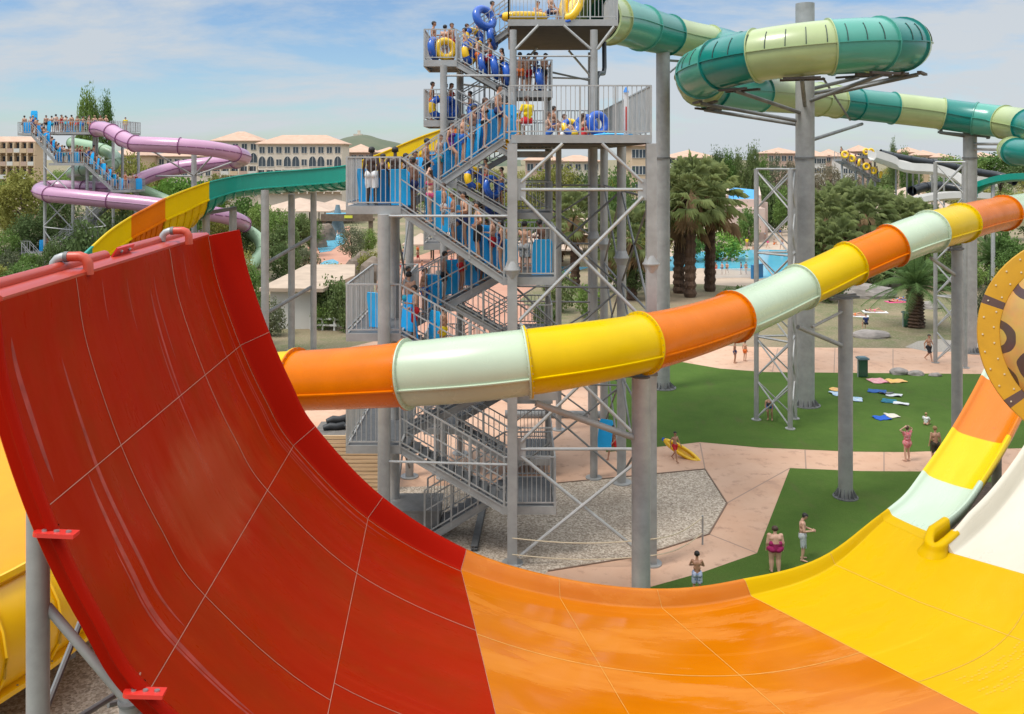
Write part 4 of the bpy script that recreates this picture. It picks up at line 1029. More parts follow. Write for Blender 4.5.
column(XC0, YC, 0, 14.5, 0.17, True, (10.15,)); column(XC1, YC, 0, 14.5, 0.17, True, (10.35,))
column(-4.43, 30.1, 0, 12.05, 0.22); column(-4.5, 33.4, 0, 12.05, 0.19); column(-4.5, 38.2, 0, 11.7, 0.18); column(-3.25, 38.6, 0, 9, .14)
for x, y, z1, r, sp_ in ((4.72, 37.5, 14.5, .2, (9.7,)), (4.72, 44.6, 14.5, .2, (9.6,)), (0.05, 38.05, 19.6, .155, (10,)), (3.58, 38.05, 19.6, .165, (10.5,)), (0.05, 45, 19.6, .17, ()), (2.4, 44.8, 14.5, .15, ()), (4.2, 46.2, 19.6, .17, ()),
                        (-2.99, 38.05, 18.05, .155, ()), (-2.46, 41.2, 18.05, .17, ()), (1.7, 41.2, 16.7, .14, ())): column(x, y, 0, z1, r, splice=sp_)
def brace(a, b, r=0.05, m=STEEL_L, name='brace'):
    mb = MB(); mb.tube(a, b, r, 8); return mb.build(name, m, tw, smooth=True, angle=40)
def pz(v, Y): return H - (v - HZ) * Y / F
YF = YC - 0.02
zA, zB, zC = pz(189.5, YF), pz(317, YF), pz(449, YF)
for z in (zA, zC):
    for x, s_ in ((XC0 + .17, 1), (XC1 - .17, -1)):
        mb = MB(); mb.box((x + s_ * .14, YF, z), (.3, .05, .75)); mb.build('gusset_plate', STEEL_L, tw)
    brace((XC0 + .3, YF, z), (XC1 - .3, YF, z), .055)
xa, xb = XC0 + .3, XC1 - .3
brace((xa, YF, zA + .25), (1.75, YF, 14.5), .06); brace((xb, YF, zA + .25), (3.1, YF, 14.5), .06)
brace((xa, YF, zA - .25), (XC1 - .25, YF, zB - .1), .06); brace((xb, YF - .07, zA - .25), (XC0 + .25, YF - .07, zB - .1), .06)
brace((xa, YF, zC + .25), (XC1 - .25, YF, zB - .2), .06); brace((xb, YF - .07, zC + .25), (XC0 + .25, YF - .07, zB - .2), .06)
brace((xa, YF, zC - .25), (XC1 - .25, YF, .3), .06); brace((xb, YF - .07, zC - .25), (XC0 + .25, YF - .07, .3), .06)
for v in (216, 461.5):
    brace((-4.43, 30.02, pz(v, 30)), (XC0, YC - .05, pz(v + (0 if v < 300 else 3), 30)), .045)
def xpanel(a, b, zs, r=0.045, m=STEEL_D):
    a, b = V(a), V(b)
    for z0, z1 in zip(zs[:-1], zs[1:]):
        brace(a + V((0, 0, z0)), b + V((0, 0, z1)), r, m); brace(b + V((0, 0, z0)) + V((0.02, .1, 0)), a + V((0, 0, z1)) + V((.02, .1, 0)), r, m)
        brace(a + V((0, 0, z1)), b + V((0, 0, z1)), r, m)
xpanel((XC1, 30.2, 0), (4.72, 37.5, 0), [.3, 4.6, 8.6, 12.6]); xpanel((4.72, 37.5, 0), (4.72, 44.6, 0), [.3, 4.6, 8.6, 12.6])
xpanel((.05, 38.05, 0), (4.72, 37.5, 0), [.3, 4.2, 8.4, 12.6]); xpanel((.05, 45, 0), (4.72, 44.6, 0), [.3, 3.6, 6.6, 9.6, 12.6])
xpanel((XC0, 30.3, 0), (.05, 38.05, 0), [.3, 4.6, 8.6, 12.6]); xpanel((-4.5, 33.4, 0), (-4.5, 38.2, 0), [.3, 3.6, 7.5, 11.6])
# guard platform (P1)
landing(0.0, 4.8, 30.05, 46, ZP1, [[(-0.1, 30.05), (4.8, 30.05), (4.8, 46), (0.0, 46)], [(0.0, 33.3), (0.0, 38.0)]], name='platform')
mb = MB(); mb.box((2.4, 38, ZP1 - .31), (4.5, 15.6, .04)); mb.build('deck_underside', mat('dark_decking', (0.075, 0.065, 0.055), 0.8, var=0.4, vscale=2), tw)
# raft platform (P2)
ZP2 = 20.05
landing(-0.15, 4.6, 38.0, 46.3, ZP2, [[(-.15, 38), (4.6, 38), (4.6, 43.4)], [(-.15, 41.2), (-.15, 46.3), (3.6, 46.3)], [(-.15, 38.0), (-.15, 39.6)]], name='platform', h=1.6)
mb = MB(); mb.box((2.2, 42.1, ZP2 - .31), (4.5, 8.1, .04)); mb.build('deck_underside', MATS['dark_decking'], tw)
for a, b in (((.15, 37.98, 18.75), (1.15, 37.98, 19.8)), ((3.45, 37.98, 18.75), (2.25, 37.98, 19.8)), ((3.7, 37.98, 18.75), (4.45, 37.98, 19.75)), ((.15, 45, 18.4), (1.3, 45, 19.7)), ((4.2, 46.1, 18.3), (3.0, 46.1, 19.7))): brace(a, b, .06)
brace((.1, 38, 18.45), (3.5, 38, 18.45), .04); brace((1.7, 41.2, 18.1), (4.2, 46.2, 18.1), .05, STEEL_D); brace((.1, 45, 18.2), (4.2, 46.1, 18.2), .05)
mb = MB(); mb.path([(4.45, 42.0, 19.6), (4.45, 41.9, 18.35), (4.38, 41.6, 18.05), (3.85, 38.6, 17.75), (3.72, 38.3, 17.5), (3.70, 38.28, 14.9)], .11, 12); mb.build('drain_pipe', mat('black_pipe', (0.03, 0.035, 0.04), 0.4), tw, smooth=True, angle=60)
# ring-queue stairs behind
QX0, QX1, QX2, QX3 = -3.85, -2.45, -0.1, 1.75
QA0, QA1, QB0, QB1 = 38.2, 39.4, 39.7, 40.9
zs = [ZP2, 18.3, 16.95, 15.66, 14.3, 12.95, 11.6, 10.25, 8.9, 7.55, 6.2, 4.85, 3.5, 2.15, 0.8]
for i in range(len(zs) - 1):
    left = (i % 2 == 0)
    if left: flight(QX2, zs[i], QX1, zs[i + 1], QB0, QB1, h=1.35); landing(QX0, QX1, QA0, QB1, zs[i + 1], [[(QX1, QA0), (QX0, QA0), (QX0, QB1), (QX1, QB1)]], h=1.35)
    else: flight(QX1, zs[i], QX2, zs[i + 1], QA0, QA1, h=1.35); landing(QX2, QX3, QA0, QB1, zs[i + 1], [[(QX2, QA0), (QX3, QA0), (QX3, QB1), (QX2, QB1)]], h=1.35)
brace((-2.9, 38, 17.6), (0, 38, 17.6), .05); brace((-2.46, 41.2, 17.5), (.05, 45, 17.5), .05)
# height gauge on the guard platform
x, y = 4.0, 30.5
t = thing('height_gauge', (x, y, ZP1), 'white height gauge post with blue top on the guard platform corner', 'gauge post')
mb = MB(); mb.box((x, y, ZP1 + .75), (.16, .06, 1.46)); mb.build('board', mat('white_board', (.75, .76, .78), .4), t)
mb = MB(); mb.tube((x, y, ZP1 + 1.5), (x, y, ZP1 + 1.68), .10, 12, .03); mb.build('top', mat('blue_cap', (.02, .2, .6), .4), t)
mb = MB(); mb.box((x, y - .04, ZP1 + .55), (.05, .02, .9)); mb.build('red_stripe', mat('red_stripe', (.6, .04, .03), .5), t)
# things round the foot of the tower
CONC = mat('weathered_concrete', (0.27, 0.26, 0.245), 0.9, var=0.35, vscale=1.5, bump=0.2)
mb = MB(); mb.box((-3.7, 33.0, .45), (2.0, 1.6, .9)); mb.box((-3.7, 33.0, .93), (2.1, 1.7, .06)); tag(mb.build('concrete_plinth', CONC), 'low grey concrete plinth at the foot of the tower stairs', 'plinth')
WOOD = mat('raw_planks', (0.66, 0.46, 0.27), 0.75, c2=(0.52, 0.35, 0.19), vscale=1.5, stretch=(0.3, 1, 6), bump=0.2)
tl = thing('timber_wall', (-6.5, 36.2, 0), 'stack-bonded pale timber retaining wall beside the tower stairs', 'timber wall')
mb = MB()
for i in range(15): mb.beam((-8.4, 36.2 + (.01 if i % 2 else 0), .08 + i * .165), (-5.35, 36.2 + (.01 if i % 2 else 0), .08 + i * .165), .10, .13)
mb.build('planks', WOOD, tl)
for x in (-8.2, -6.9, -5.5):
    mb = MB(); mb.box((x, 36.32, 1.25), (.1, .1, 2.5)); mb.build('post', WOOD, tl)
mb = MB(); mb.box((-7.0, 37.6, 2.2), (3.0, 2.4, .1)); mb.build('fill', mat('grey_fill', (.2, .18, .16), .95, var=.4), tl)
RUB = mat('black_rubber', (.035, .037, .04), .55, var=.3)
for i, (dx, dy, dz, rz) in enumerate(((-.6, .4, .1, .2), (-.2, .9, .1, .4), (.3, .5, .12, .1), (-.5, .6, .34, .3))):
    mb = MB(); c = V((-7.0 + dx, 37.2 + dy, 2.27 + dz)); d = V((math.cos(rz), math.sin(rz), 0)) * .55
    mb.path([c - d, c - d * .5 + V((0, .05, .05)), c + V((0, 0, .02)), c + d * .5 + V((0, .06, .05)), c + d], [.10, .16, .15, .17, .09], 10)
    tag(mb.build('rubber_bag', RUB, smooth=True, angle=60), 'black filled rubber bag dumped on the ground above the timber wall', 'bag', 'black bags above the timber wall')
mb = MB(); a, b = G(487, 492), G(474, 552); mb.beam(a + V((0, 0, .11)), b + V((0, 0, .11)), .24, .03); mb.beam(a + V((0, 0, .21)), b + V((0, 0, .21)), .24, .02); mb.beam(a + V((0, 0, .16)), b + V((0, 0, .16)), .03, .1)
mb.beam(a + V((0, 0, .01)), b + V((0, 0, .01)), .24, .02); mb.beam(a + V((0, 0, .06)), b + V((0, 0, .06)), .03, .1)
tag(mb.build('steel_beam', STEEL_D), 'dark steel beam lying on the gravel under the stairs', 'beam')
mb = MB(); mb.tube(P(505, 415, 47), P(608, 416, 47), .26, 14); mb.tube(P(540, 415, 47), P(541, 415, 47), .3, 14)
for u in (520, 570, 600):
    q = P(u, 415, 47); mb.box((q.x, 47, q.z / 2 - .1), (.3, .5, max(.1, q.z - .2)))
tag(mb.build('ground_pipe', STEEL_D, smooth=True, angle=40), 'thick grey pipe running along the ground behind the tower', 'pipe')
rp = thing('rope_barrier', (2.4, 29.6, 0), 'two slack pale ropes strung round the gravel bed at the foot of the tower', 'rope')
ROPE = mat('pale_rope', (.58, .48, .33), .8)
for z in (.42, .98):
    pl = [(XC0, 29.8), (XC1 + .1, 29.75), (6.9, 31.5)] 
    for a, b in zip(pl[:-1], pl[1:]):
        mb = MB(); mb.path([(a[0] + (b[0] - a[0]) * q / 12, a[1] + (b[1] - a[1]) * q / 12, z - .16 * math.sin(math.pi * q / 12)) for q in range(13)], .02, 6); mb.build('rope', ROPE, rp, smooth=True)
mb = MB(); mb.tube((6.9, 31.5, 0), (6.9, 31.5, 1.05), .035, 8); mb.build('stake', STEEL, rp)
# ================================================================== people
SKIN = {'fair': mat('fair_skin', (0.56, 0.33, 0.23), 0.55), 'tan': mat('tanned_skin', (0.50, 0.27, 0.17), 0.5), 'olive': mat('olive_skin', (0.40, 0.205, 0.125), 0.5),
        'brown': mat('brown_skin', (0.20, 0.10, 0.065), 0.5), 'dark': mat('dark_skin', (0.055, 0.030, 0.022), 0.45)}
HAIR = {'black': mat('black_hair', (0.012, 0.010, 0.009), 0.6), 'brown': mat('brown_hair', (0.06, 0.03, 0.018), 0.6), 'blond': mat('blond_hair', (0.33, 0.2, 0.09), 0.6)}
def cloth(name, c, c2=None, sc=14):
    return mat(name + '_cloth', c, 0.85, c2=c2, vscale=sc)
CL = {'red': cloth('red', (.50, .015, .02)), 'white': cloth('white', (.72, .72, .72)), 'black': cloth('black', (.015, .015, .018)), 'navy': cloth('navy', (.015, .03, .12)),
      'turquoise': cloth('turquoise', (.03, .38, .50)), 'blue': cloth('blue', (.02, .12, .45)), 'orange': cloth('orange', (.75, .17, .03)), 'grey': cloth('grey', (.25, .26, .28)),
      'pink': cloth('pink', (.72, .10, .25)), 'magenta': cloth('magenta', (.36, .015, .11)), 'yellow': cloth('yellow', (.80, .58, .01)), 'green': cloth('green', (.03, .22, .06)),
      'checked': cloth('checked', (.60, .60, .58), (.10, .10, .12), 26), 'bluewhite': cloth('blue_and_white', (.10, .17, .38), (.65, .67, .70), 9), 'greyplaid': cloth('grey_plaid', (.52, .54, .52), (.30, .34, .35), 22),
      'olive': cloth('dark_olive', (.05, .045, .025)), 'redwhite': cloth('red_and_white', (.62, .07, .09), (.62, .35, .36), 12), 'purple': cloth('purple', (.16, .04, .26))}
FOOT0 = [V((0, 0, 0))]
def pose_joints(pose, b):
    J = dict(pel=V((0, 0, .93)), sp=V((0, .015, 1.13)), ch=V((0, .02, 1.33)), nk=V((0, .015, 1.46)), hd=V((0, -.01, 1.62)))
    for s, n in ((-1, 'l'), (1, 'r')):
        J['sh' + n] = V((s * .175, .015, 1.405)); J['el' + n] = V((s * .235, .05, 1.13)); J['wr' + n] = V((s * .245, -.03, .90))
        J['hp' + n] = V((s * .09, .0, .90)); J['kn' + n] = V((s * .105, -.02, .50)); J['an' + n] = V((s * .11, .03, .09)); J['to' + n] = V((s * .13, -.14, .03))
    def mv(keys, d):
        for k in keys: J[k] = J[k] + V(d)
    if pose == 'hold':
        J['elr'] = V((.30, .0, 1.17)); J['wrr'] = V((.34, -.24, 1.20)); J['ell'] = V((-.26, .06, 1.14)); J['wrl'] = V((-.27, -.12, .96))
    elif pose == 'headhands':
        for s, n in ((-1, 'l'), (1, 'r')): J['el' + n] = V((s * .38, -.06, 1.56)); J['wr' + n] = V((s * .15, -.02, 1.70))
    elif pose == 'walk':
        J['knl'] = V((-.10, -.20, .54)); J['anl'] = V((-.10, -.30, .10)); J['tol'] = V((-.11, -.46, .05)); J['knr'] = V((.10, .08, .50)); J['anr'] = V((.10, .38, .17)); J['tor'] = V((.11, .24, .03))
        J['ell'] = V((-.24, .14, 1.16)); J['wrl'] = V((-.24, .12, .92)); J['elr'] = V((.24, -.06, 1.14)); J['wrr'] = V((.23, -.24, .98))
    elif pose == 'phone':
        for s, n in ((-1, 'l'), (1, 'r')): J['el' + n] = V((s * .235, -.04, 1.14)); J['wr' + n] = V((s * .07, -.31, 1.13))
        J['hd'] = V((0, -.06, 1.60)); J['tor'] = V((.20, -.12, .03))
    elif pose == 'hug':
        J['ell'] = V((-.26, -.08, 1.18)); J['elr'] = V((.26, -.08, 1.18)); J['wrl'] = V((.05, -.19, 1.22)); J['wrr'] = V((-.05, -.17, 1.16))
    elif pose == 'hips':
        for s, n in ((-1, 'l'), (1, 'r')): J['el' + n] = V((s * .37, .05, 1.17)); J['wr' + n] = V((s * .20, -.08, 1.02))
    elif pose == 'step':
        J['knl'] = V((-.11, -.26, .66)); J['anl'] = V((-.11, -.22, .26)); J['tol'] = V((-.12, -.38, .20)); J['elr'] = V((.28, -.02, 1.16)); J['wrr'] = V((.30, -.25, 1.14))
    elif pose == 'bend':
        J['sp'] = V((0, -.10, 1.06)); J['ch'] = V((0, -.27, 1.15)); J['nk'] = V((0, -.39, 1.13)); J['hd'] = V((0, -.52, 1.04))
        for s, n in ((-1, 'l'), (1, 'r')): J['sh' + n] = V((s * .17, -.33, 1.12)); J['el' + n] = V((s * .20, -.36, .84)); J['wr' + n] = V((s * .13, -.38, .62)); J['kn' + n] = V((s * .11, -.08, .50))
        J['pel'] = V((0, .06, .92)); J['hpl'] = V((-.09, .06, .89)); J['hpr'] = V((.09, .06, .89))
    elif pose == 'sit':
        mv(['pel', 'sp', 'ch', 'nk', 'hd', 'shl', 'shr', 'ell', 'elr', 'wrl', 'wrr', 'hpl', 'hpr'], (0, 0, -.80))
        for s, n in ((-1, 'l'), (1, 'r')):
            J['kn' + n] = V((s * .16, -.34, .44)); J['an' + n] = V((s * .12, -.42, .08)); J['to' + n] = V((s * .14, -.58, .03)); J['el' + n] = V((s * .27, -.12, .37)); J['wr' + n] = V((s * .16, -.32, .43))
    elif pose == 'seat':      # on something 0.45 high
        mv(['pel', 'sp', 'ch', 'nk', 'hd', 'shl', 'shr', 'ell', 'elr', 'wrl', 'wrr', 'hpl', 'hpr'], (0, 0, -.40))
        for s, n in ((-1, 'l'), (1, 'r')):
            J['kn' + n] = V((s * .12, -.40, .50)); J['an' + n] = V((s * .12, -.36, .09)); J['to' + n] = V((s * .13, -.53, .03)); J['el' + n] = V((s * .25, -.08, .75)); J['wr' + n] = V((s * .14, -.34, .60))
    elif pose == 'lie':
        def f(z, y=0.11, x=0): return V((x, z - .85, y))
        J['pel'] = f(.93); J['sp'] = f(1.13, .12); J['ch'] = f(1.33, .13); J['nk'] = f(1.46, .12); J['hd'] = f(1.62, .13)
        for s, n in ((-1, 'l'), (1, 'r')):
            J['sh' + n] = f(1.40, .12, s * .175); J['el' + n] = f(1.22, .08, s * .33); J['wr' + n] = f(1.02, .06, s * .36)
            J['hp' + n] = f(.90, .11, s * .09); J['kn' + n] = f(.50, .10 if s < 0 else .30, s * .13); J['an' + n] = f(.10 if s < 0 else .24, .07, s * .15); J['to' + n] = f(.0 if s < 0 else .12, .07, s * .18)
    return J
def capsule(mb, a, b, ra, rb, n=10):
    a, b = V(a), V(b); t = b - a; L = t.length; t.normalize(); x = t.orthogonal().normalized(); y = t.cross(x); rows = []
    for k in range(5):
        ph = math.pi / 2 * (k / 4 - 1); rows.append((a + t * (ra * math.sin(ph)), max(ra * math.cos(ph), ra * .02)))
    for k in range(5):
        ph = math.pi / 2 * k / 4; rows.append((b + t * (rb * math.sin(ph)), max(rb * math.cos(ph), rb * .02)))
    mb.loft([[c + (x * math.cos(2 * math.pi * i / n) + y * math.sin(2 * math.pi * i / n)) * r for i in range(n)] for c, r in rows], True, caps=True)
BUILD = {'man': dict(sh=1.0, hip=1.0, bel=1.0, arm=1.0, leg=1.0, bust=0), 'boy': dict(sh=.9, hip=.92, bel=.86, arm=.82, leg=.86, bust=0), 'woman': dict(sh=.9, hip=1.08, bel=.88, arm=.82, leg=.98, bust=.055),
         'heavy': dict(sh=1.16, hip=1.40, bel=1.5, arm=1.32, leg=1.38, bust=.085)}
BODY = {}
def get_body(pose, bname):
    key = (pose, bname)
    if key in BODY: return BODY[key]
    b = BUILD[bname]; J = pose_joints(pose, b); caps = []
    def C(a, c, ra, rb, tag_): caps.append((V(a), V(c), ra, rb, tag_))
    pel, sp, ch, nk, hd = (J[k] for k in ('pel', 'sp', 'ch', 'nk', 'hd'))
    side = V((1, 0, 0)); fw = -(ch - pel).normalized().cross(side).normalized()
    if fw.y > 0 and pose != 'lie': fw = -fw
    if pose == 'lie': fw = V((0, 0, 1))
    w = .085
    C(pel - side * .075 * b['hip'], pel + side * .075 * b['hip'], .112 * b['hip'], .112 * b['hip'], 'pelvis')
    for s in (-1, 1): C(pel + side * s * .07 * b['hip'] - fw * .035, J['hp' + ('l' if s < 0 else 'r')] - fw * .05, .095 * b['hip'], .09 * b['hip'], 'pelvis')
    C(sp - side * .06 * b['bel'], sp + side * .06 * b['bel'], .10 * b['bel'], .10 * b['bel'], 'belly')
    C(ch - side * .085 * b['sh'] - V((0, 0, .02)), ch + side * .085 * b['sh'] - V((0, 0, .02)), .108 * b['sh'], .108 * b['sh'], 'chest')
    C(pel, sp, .115 * (b['hip'] + b['bel']) / 2, .11 * b['bel'], 'belly'); C(sp, ch, .112 * b['bel'], .12 * b['sh'], 'chest')
    if b['bel'] > 1.2: C(sp + fw * .05, pel + fw * .06, .13, .13, 'belly')
    if b['bust']:
        for s in (-1, 1): C(ch + side * s * .075 + fw * .075 - (ch - sp).normalized() * .03, ch + side * s * .075 + fw * (.08 + b['bust'] * .3) - (ch - sp).normalized() * .05, b['bust'], b['bust'] * .9, 'bust')
    C(ch, nk, .085, .055, 'chest'); C(nk, hd - (hd - nk) * .35, .054, .052, 'neck')
    ax = (hd - nk).normalized(); hf = -ax.cross(side).normalized()
    if pose == 'lie': hf = V((0, 0, 1))
    elif hf.y > 0 and pose != 'bend': hf = -hf
    if pose == 'bend': hf = V((0, -.35, -.93)).normalized()
    C(hd + ax * .035 + hf * -.012, hd + ax * .03 + hf * .012, .088, .086, 'head'); C(hd - ax * .02 + hf * .02, hd - ax * .065 + hf * .032, .068, .046, 'face')
    C(hd + hf * .088 + ax * .008, hd + hf * .103 - ax * .022, .010, .015, 'face')                 # nose
    C(hd + hf * .078 - ax * .050, hd + hf * .080 - ax * .050 , .020, .020, 'face')                # mouth
    for s in (-1, 1): C(hd + side * s * .084 + ax * .012, hd + side * s * .088 - ax * .022 - hf * .004, .014, .011, 'face')   # ears
    for s, n in ((-1, 'l'), (1, 'r')):
        sh, el, wr, hp_, kn, an, to = (J[k + n] for k in ('sh', 'el', 'wr', 'hp', 'kn', 'an', 'to')); q = b['arm']; l = b['leg']
        C(ch + side * s * .10 * b['sh'] + V((0, 0, .0)), sh, .075 * b['sh'], .060 * q, 'chest')
        C(sh, el, .055 * q, .042 * q, 'uparm'); C(el, wr, .042 * q, .028 * q, 'forearm')
        d = (wr - el).normalized(); pin = d.cross(side)
        if pin.length < .2: pin = V((0, 0, 1)) if abs(d.z) < .8 else V((0, -1, 0))
        pin.normalize(); sp_ = pin; curl = d.cross(sp_).normalized() * -s
        palm = wr + d * .055; C(wr, palm, .027, .036, 'hand'); C(palm - sp_ * .02, palm + sp_ * .02, .022, .022, 'hand')
        for k, ln in enumerate((.066, .076, .070, .054)):
            r0 = palm + d * .02 + sp_ * (.033 - .022 * k); m_ = r0 + d * ln * .5 + curl * .006; C(r0, m_, .0095, .009, 'hand'); C(m_, m_ + (d * .75 + curl * .6).normalized() * ln * .55, .009, .0075, 'hand')
        t0 = wr + d * .03 + sp_ * .03; t1 = t0 + (d * .6 + sp_ * .75).normalized() * .042; C(t0, t1, .0125, .011, 'hand'); C(t1, t1 + (d * .95 + sp_ * .15).normalized() * .03, .011, .009, 'hand')
        C(hp_, kn, .094 * l, .058 * l, 'thigh'); C(kn, kn + (an - kn) * .35, .056 * l, .060 * l, 'calf'); C(kn + (an - kn) * .35, an, .060 * l, .036 * l, 'calf')
        bk = (an - to); bk.z = 0 if pose != 'lie' else bk.z
        C(an + bk.normalized() * .03 - V((0, 0, .035)) if pose != 'lie' else an, to, .040, .028, 'foot')
    mb = MB()
    for c in caps: capsule(mb, *c[:4])
    me = bpy.data.meshes.new('body'); me.from_pydata([tuple(p) for p in mb.v], [], mb.f)
    o = bpy.data.objects.new('tmp', me); COL.objects.link(o)
    r = o.modifiers.new('r', 'REMESH'); r.mode = 'VOXEL'; r.voxel_size = .0125
    sm = o.modifiers.new('s', 'SMOOTH'); sm.factor = .5; sm.iterations = 3
    dc = o.modifiers.new('d', 'DECIMATE'); dc.ratio = .22
    dg = bpy.context.evaluated_depsgraph_get(); out_ = bpy.data.meshes.new_from_object(o.evaluated_get(dg)); bpy.data.objects.remove(o); bpy.data.meshes.remove(me)
    out_.name = 'body'; out_.materials.clear(); out_.materials.append(None)
    out_.polygons.foreach_set('use_smooth', [True] * len(out_.polygons))
    cls = []
    for v in out_.vertices:
        best = None; p = v.co
        for a, c, ra, rb, tg in caps:
            d = c - a; t = max(0, min(1, (p - a).dot(d) / max(d.length_squared, 1e-9))); q = (p - a - d * t).length - (ra + (rb - ra) * t)
            if best is None or q < best[0]: best = (q, tg, t)
        cls.append((best[1], best[2]))
    BODY[key] = dict(me=out_, cls=cls, J=J, hd=hd, ax=ax, hf=hf, cl={}, b=b)
    return BODY[key]
def get_cloth(bd, kind):
    if kind in bd['cl']: return bd['cl'][kind]
    me = bd['me']; cls = bd['cls']; J = bd['J']; ax = bd['ax']; hf = bd['hf']; hd = bd['hd']
    tv = (J['ch'] - J['pel']).normalized()
    def inn(i):
        tg, t = cls[i]; co_ = me.vertices[i].co; h = (co_ - J['pel']).dot(tv)
        if kind == 'shorts': return (tg == 'pelvis' or (tg == 'belly' and h < .09) or (tg == 'thigh' and t < .62))
        if kind == 'trunks': return (tg == 'pelvis' or (tg == 'belly' and h < .07) or (tg == 'thigh' and t < .26))
        if kind == 'longshorts': return (tg == 'pelvis' or (tg == 'belly' and h < .09) or (tg == 'thigh' and t < .98))
        if kind == 'swimsuit': return (tg in ('pelvis', 'belly', 'bust') or (tg == 'chest' and h < (.22 if (co_ - J['ch']).dot(hf) < 0 else .40)))
        if kind == 'bikini': return (tg == 'bust' or (tg == 'chest' and .29 < h < .36))
        if kind == 'brief': return (tg == 'pelvis' and h < .05)
        if kind == 'shirt': return (tg in ('belly', 'chest', 'bust') and h < .52) or (tg == 'uparm' and t < .7)
        if kind == 'wrap': return (tg in ('pelvis', 'belly', 'chest', 'bust') or (tg == 'thigh' and t < .6) or tg == 'uparm' and t < .5)
        if kind in ('hair', 'longhair'):
            if tg not in ('head', 'face', 'neck'): return False
            d = (co_ - hd); a, f = d.dot(ax), d.dot(hf)
            return (a > .055) or (f < -.005 and a > -.06) or (f < .03 and a > .03)
        if kind == 'cap':
            d = (co_ - hd); return tg in ('head', 'face') and d.dot(ax) > .045
    off = dict(shorts=.022, trunks=.012, longshorts=.026, swimsuit=.010, bikini=.010, brief=.008, shirt=.022, wrap=.04, hair=.016, longhair=.018, cap=.02)[kind]
    ok = [inn(i) for i in range(len(me.vertices))]; mp_ = {}; vs = []; fs = []
    for f in me.polygons:
        if all(ok[i] for i in f.vertices):
            for i in f.vertices:
                if i not in mp_:
                    mp_[i] = len(vs); v = me.vertices[i]; k = 1.0
                    if kind in ('shorts', 'longshorts') and cls[i][0] == 'thigh': k = 1 + cls[i][1] * .9
                    vs.append(v.co + v.normal * off * k)
            fs.append([mp_[i] for i in f.vertices])
    if kind == 'longhair':
        rows = []; n = 10
        for j in range(7):
            t = j / 6; c = hd - hf * (.06 + .035 * t) + ax * (.05 - .30 * t); r = .075 * (1 - .55 * t)
            rows.append([c + V((1, 0, 0)) * math.cos(2 * math.pi * k / n) * r * 1.05 + hf * math.sin(2 * math.pi * k / n) * r * .55 for k in range(n)])
        o0 = len(vs); vs += [p for r in rows for p in r]
        for j in range(6):
            for k in range(n): fs.append([o0 + j * n + k, o0 + j * n + (k + 1) % n, o0 + (j + 1) * n + (k + 1) % n, o0 + (j + 1) * n + k])
        fs.append([o0 + 6 * n + k for k in range(n)])
    m2 = bpy.data.meshes.new(kind); m2.from_pydata([tuple(p) for p in vs], [], fs); m2.materials.append(None)
    m2.polygons.foreach_set('use_smooth', [True] * len(m2.polygons)); m2.update()
    bd['cl'][kind] = m2; return m2
PART = dict(shorts='swim_shorts', trunks='swim_trunks', longshorts='swim_shorts', swimsuit='swimsuit', bikini='bikini_top', brief='bikini_bottom', shirt='shirt', wrap='towel_wrap', hair='hair', longhair='hair', cap='cap')
def obm(me, name, m, parent=None):
    o = bpy.data.objects.new(name, me); COL.objects.link(o)
    o.material_slots[0].link = 'OBJECT'; o.material_slots[0].material = m
    if parent: o.parent = parent
    return o
EYE = mat('dark_eye', (.02, .015, .012), .3)
def person(pose, build, loc, rz, h, skin, wear, hair, label, group=None, eyes=False):
    """rz = heading in degrees, 0 faces the camera (-Y), 90 faces +X."""
    bd = get_body(pose, build); o = obm(bd['me'], 'person', SKIN[skin]); o.location = loc; o.rotation_euler = (0, 0, R(rz)); s = h * (1.09 if group == 'people queueing on the tower' else 1.0) / 1.73; o.scale = (s, s, s)
    tag(o, label, 'person', group)
    for k, c in wear: obm(get_cloth(bd, k), PART[k], CL[c], o)
    if hair: obm(get_cloth(bd, 'longhair' if hair[1] == 'long' else 'hair'), 'hair', HAIR[hair[0]], o)
    if eyes:
        for sd_ in (-1, 1):
            mb = MB(); c = bd['hd'] + bd['hf'] * .088 + V((sd_ * .032, 0, 0)) + bd['ax'] * .012; mb.sphere(c, .011, 8, 6); e = mb.build('eye', EYE, o, local=True)
    return o
# ---- one-mesh bathers for the far towers and pools
TINY = {}
def tiny_mesh(pose, build, wear):
    key = (pose, build, wear)
    if key in TINY: return TINY[key]
    bd = get_body(pose, build); vs = []; fs = []; mi = []
    for me, k in ((bd['me'], 0), (get_cloth(bd, wear), 1), (get_cloth(bd, 'hair'), 2)):
        bm = bmesh.new(); bm.from_mesh(me); o0 = len(vs)
        vs += [tuple(v.co) for v in bm.verts]; bm.verts.index_update()
        for f in bm.faces: fs.append([o0 + v.index for v in f.verts]); mi.append(k)
        bm.free()
    m = bpy.data.meshes.new('bather'); m.from_pydata(vs, [], fs)
    for _ in range(3): m.materials.append(None)
    m.polygons.foreach_set('material_index', mi); m.polygons.foreach_set('use_smooth', [True] * len(mi))
    TINY[key] = m; return m
def tiny(pose, build, loc, rz, h, skin, wear, color, hair, label, group):
    o = bpy.data.objects.new('person', tiny_mesh(pose, build, wear)); COL.objects.link(o)
    for s_, m in zip(o.material_slots, (SKIN[skin], CL[color], HAIR[hair])): s_.link = 'OBJECT'; s_.material = m
    o.location = loc; o.rotation_euler = (0, 0, R(rz)); s = h / 1.73; o.scale = (s, s, s)
    return tag(o, label, 'person', group)
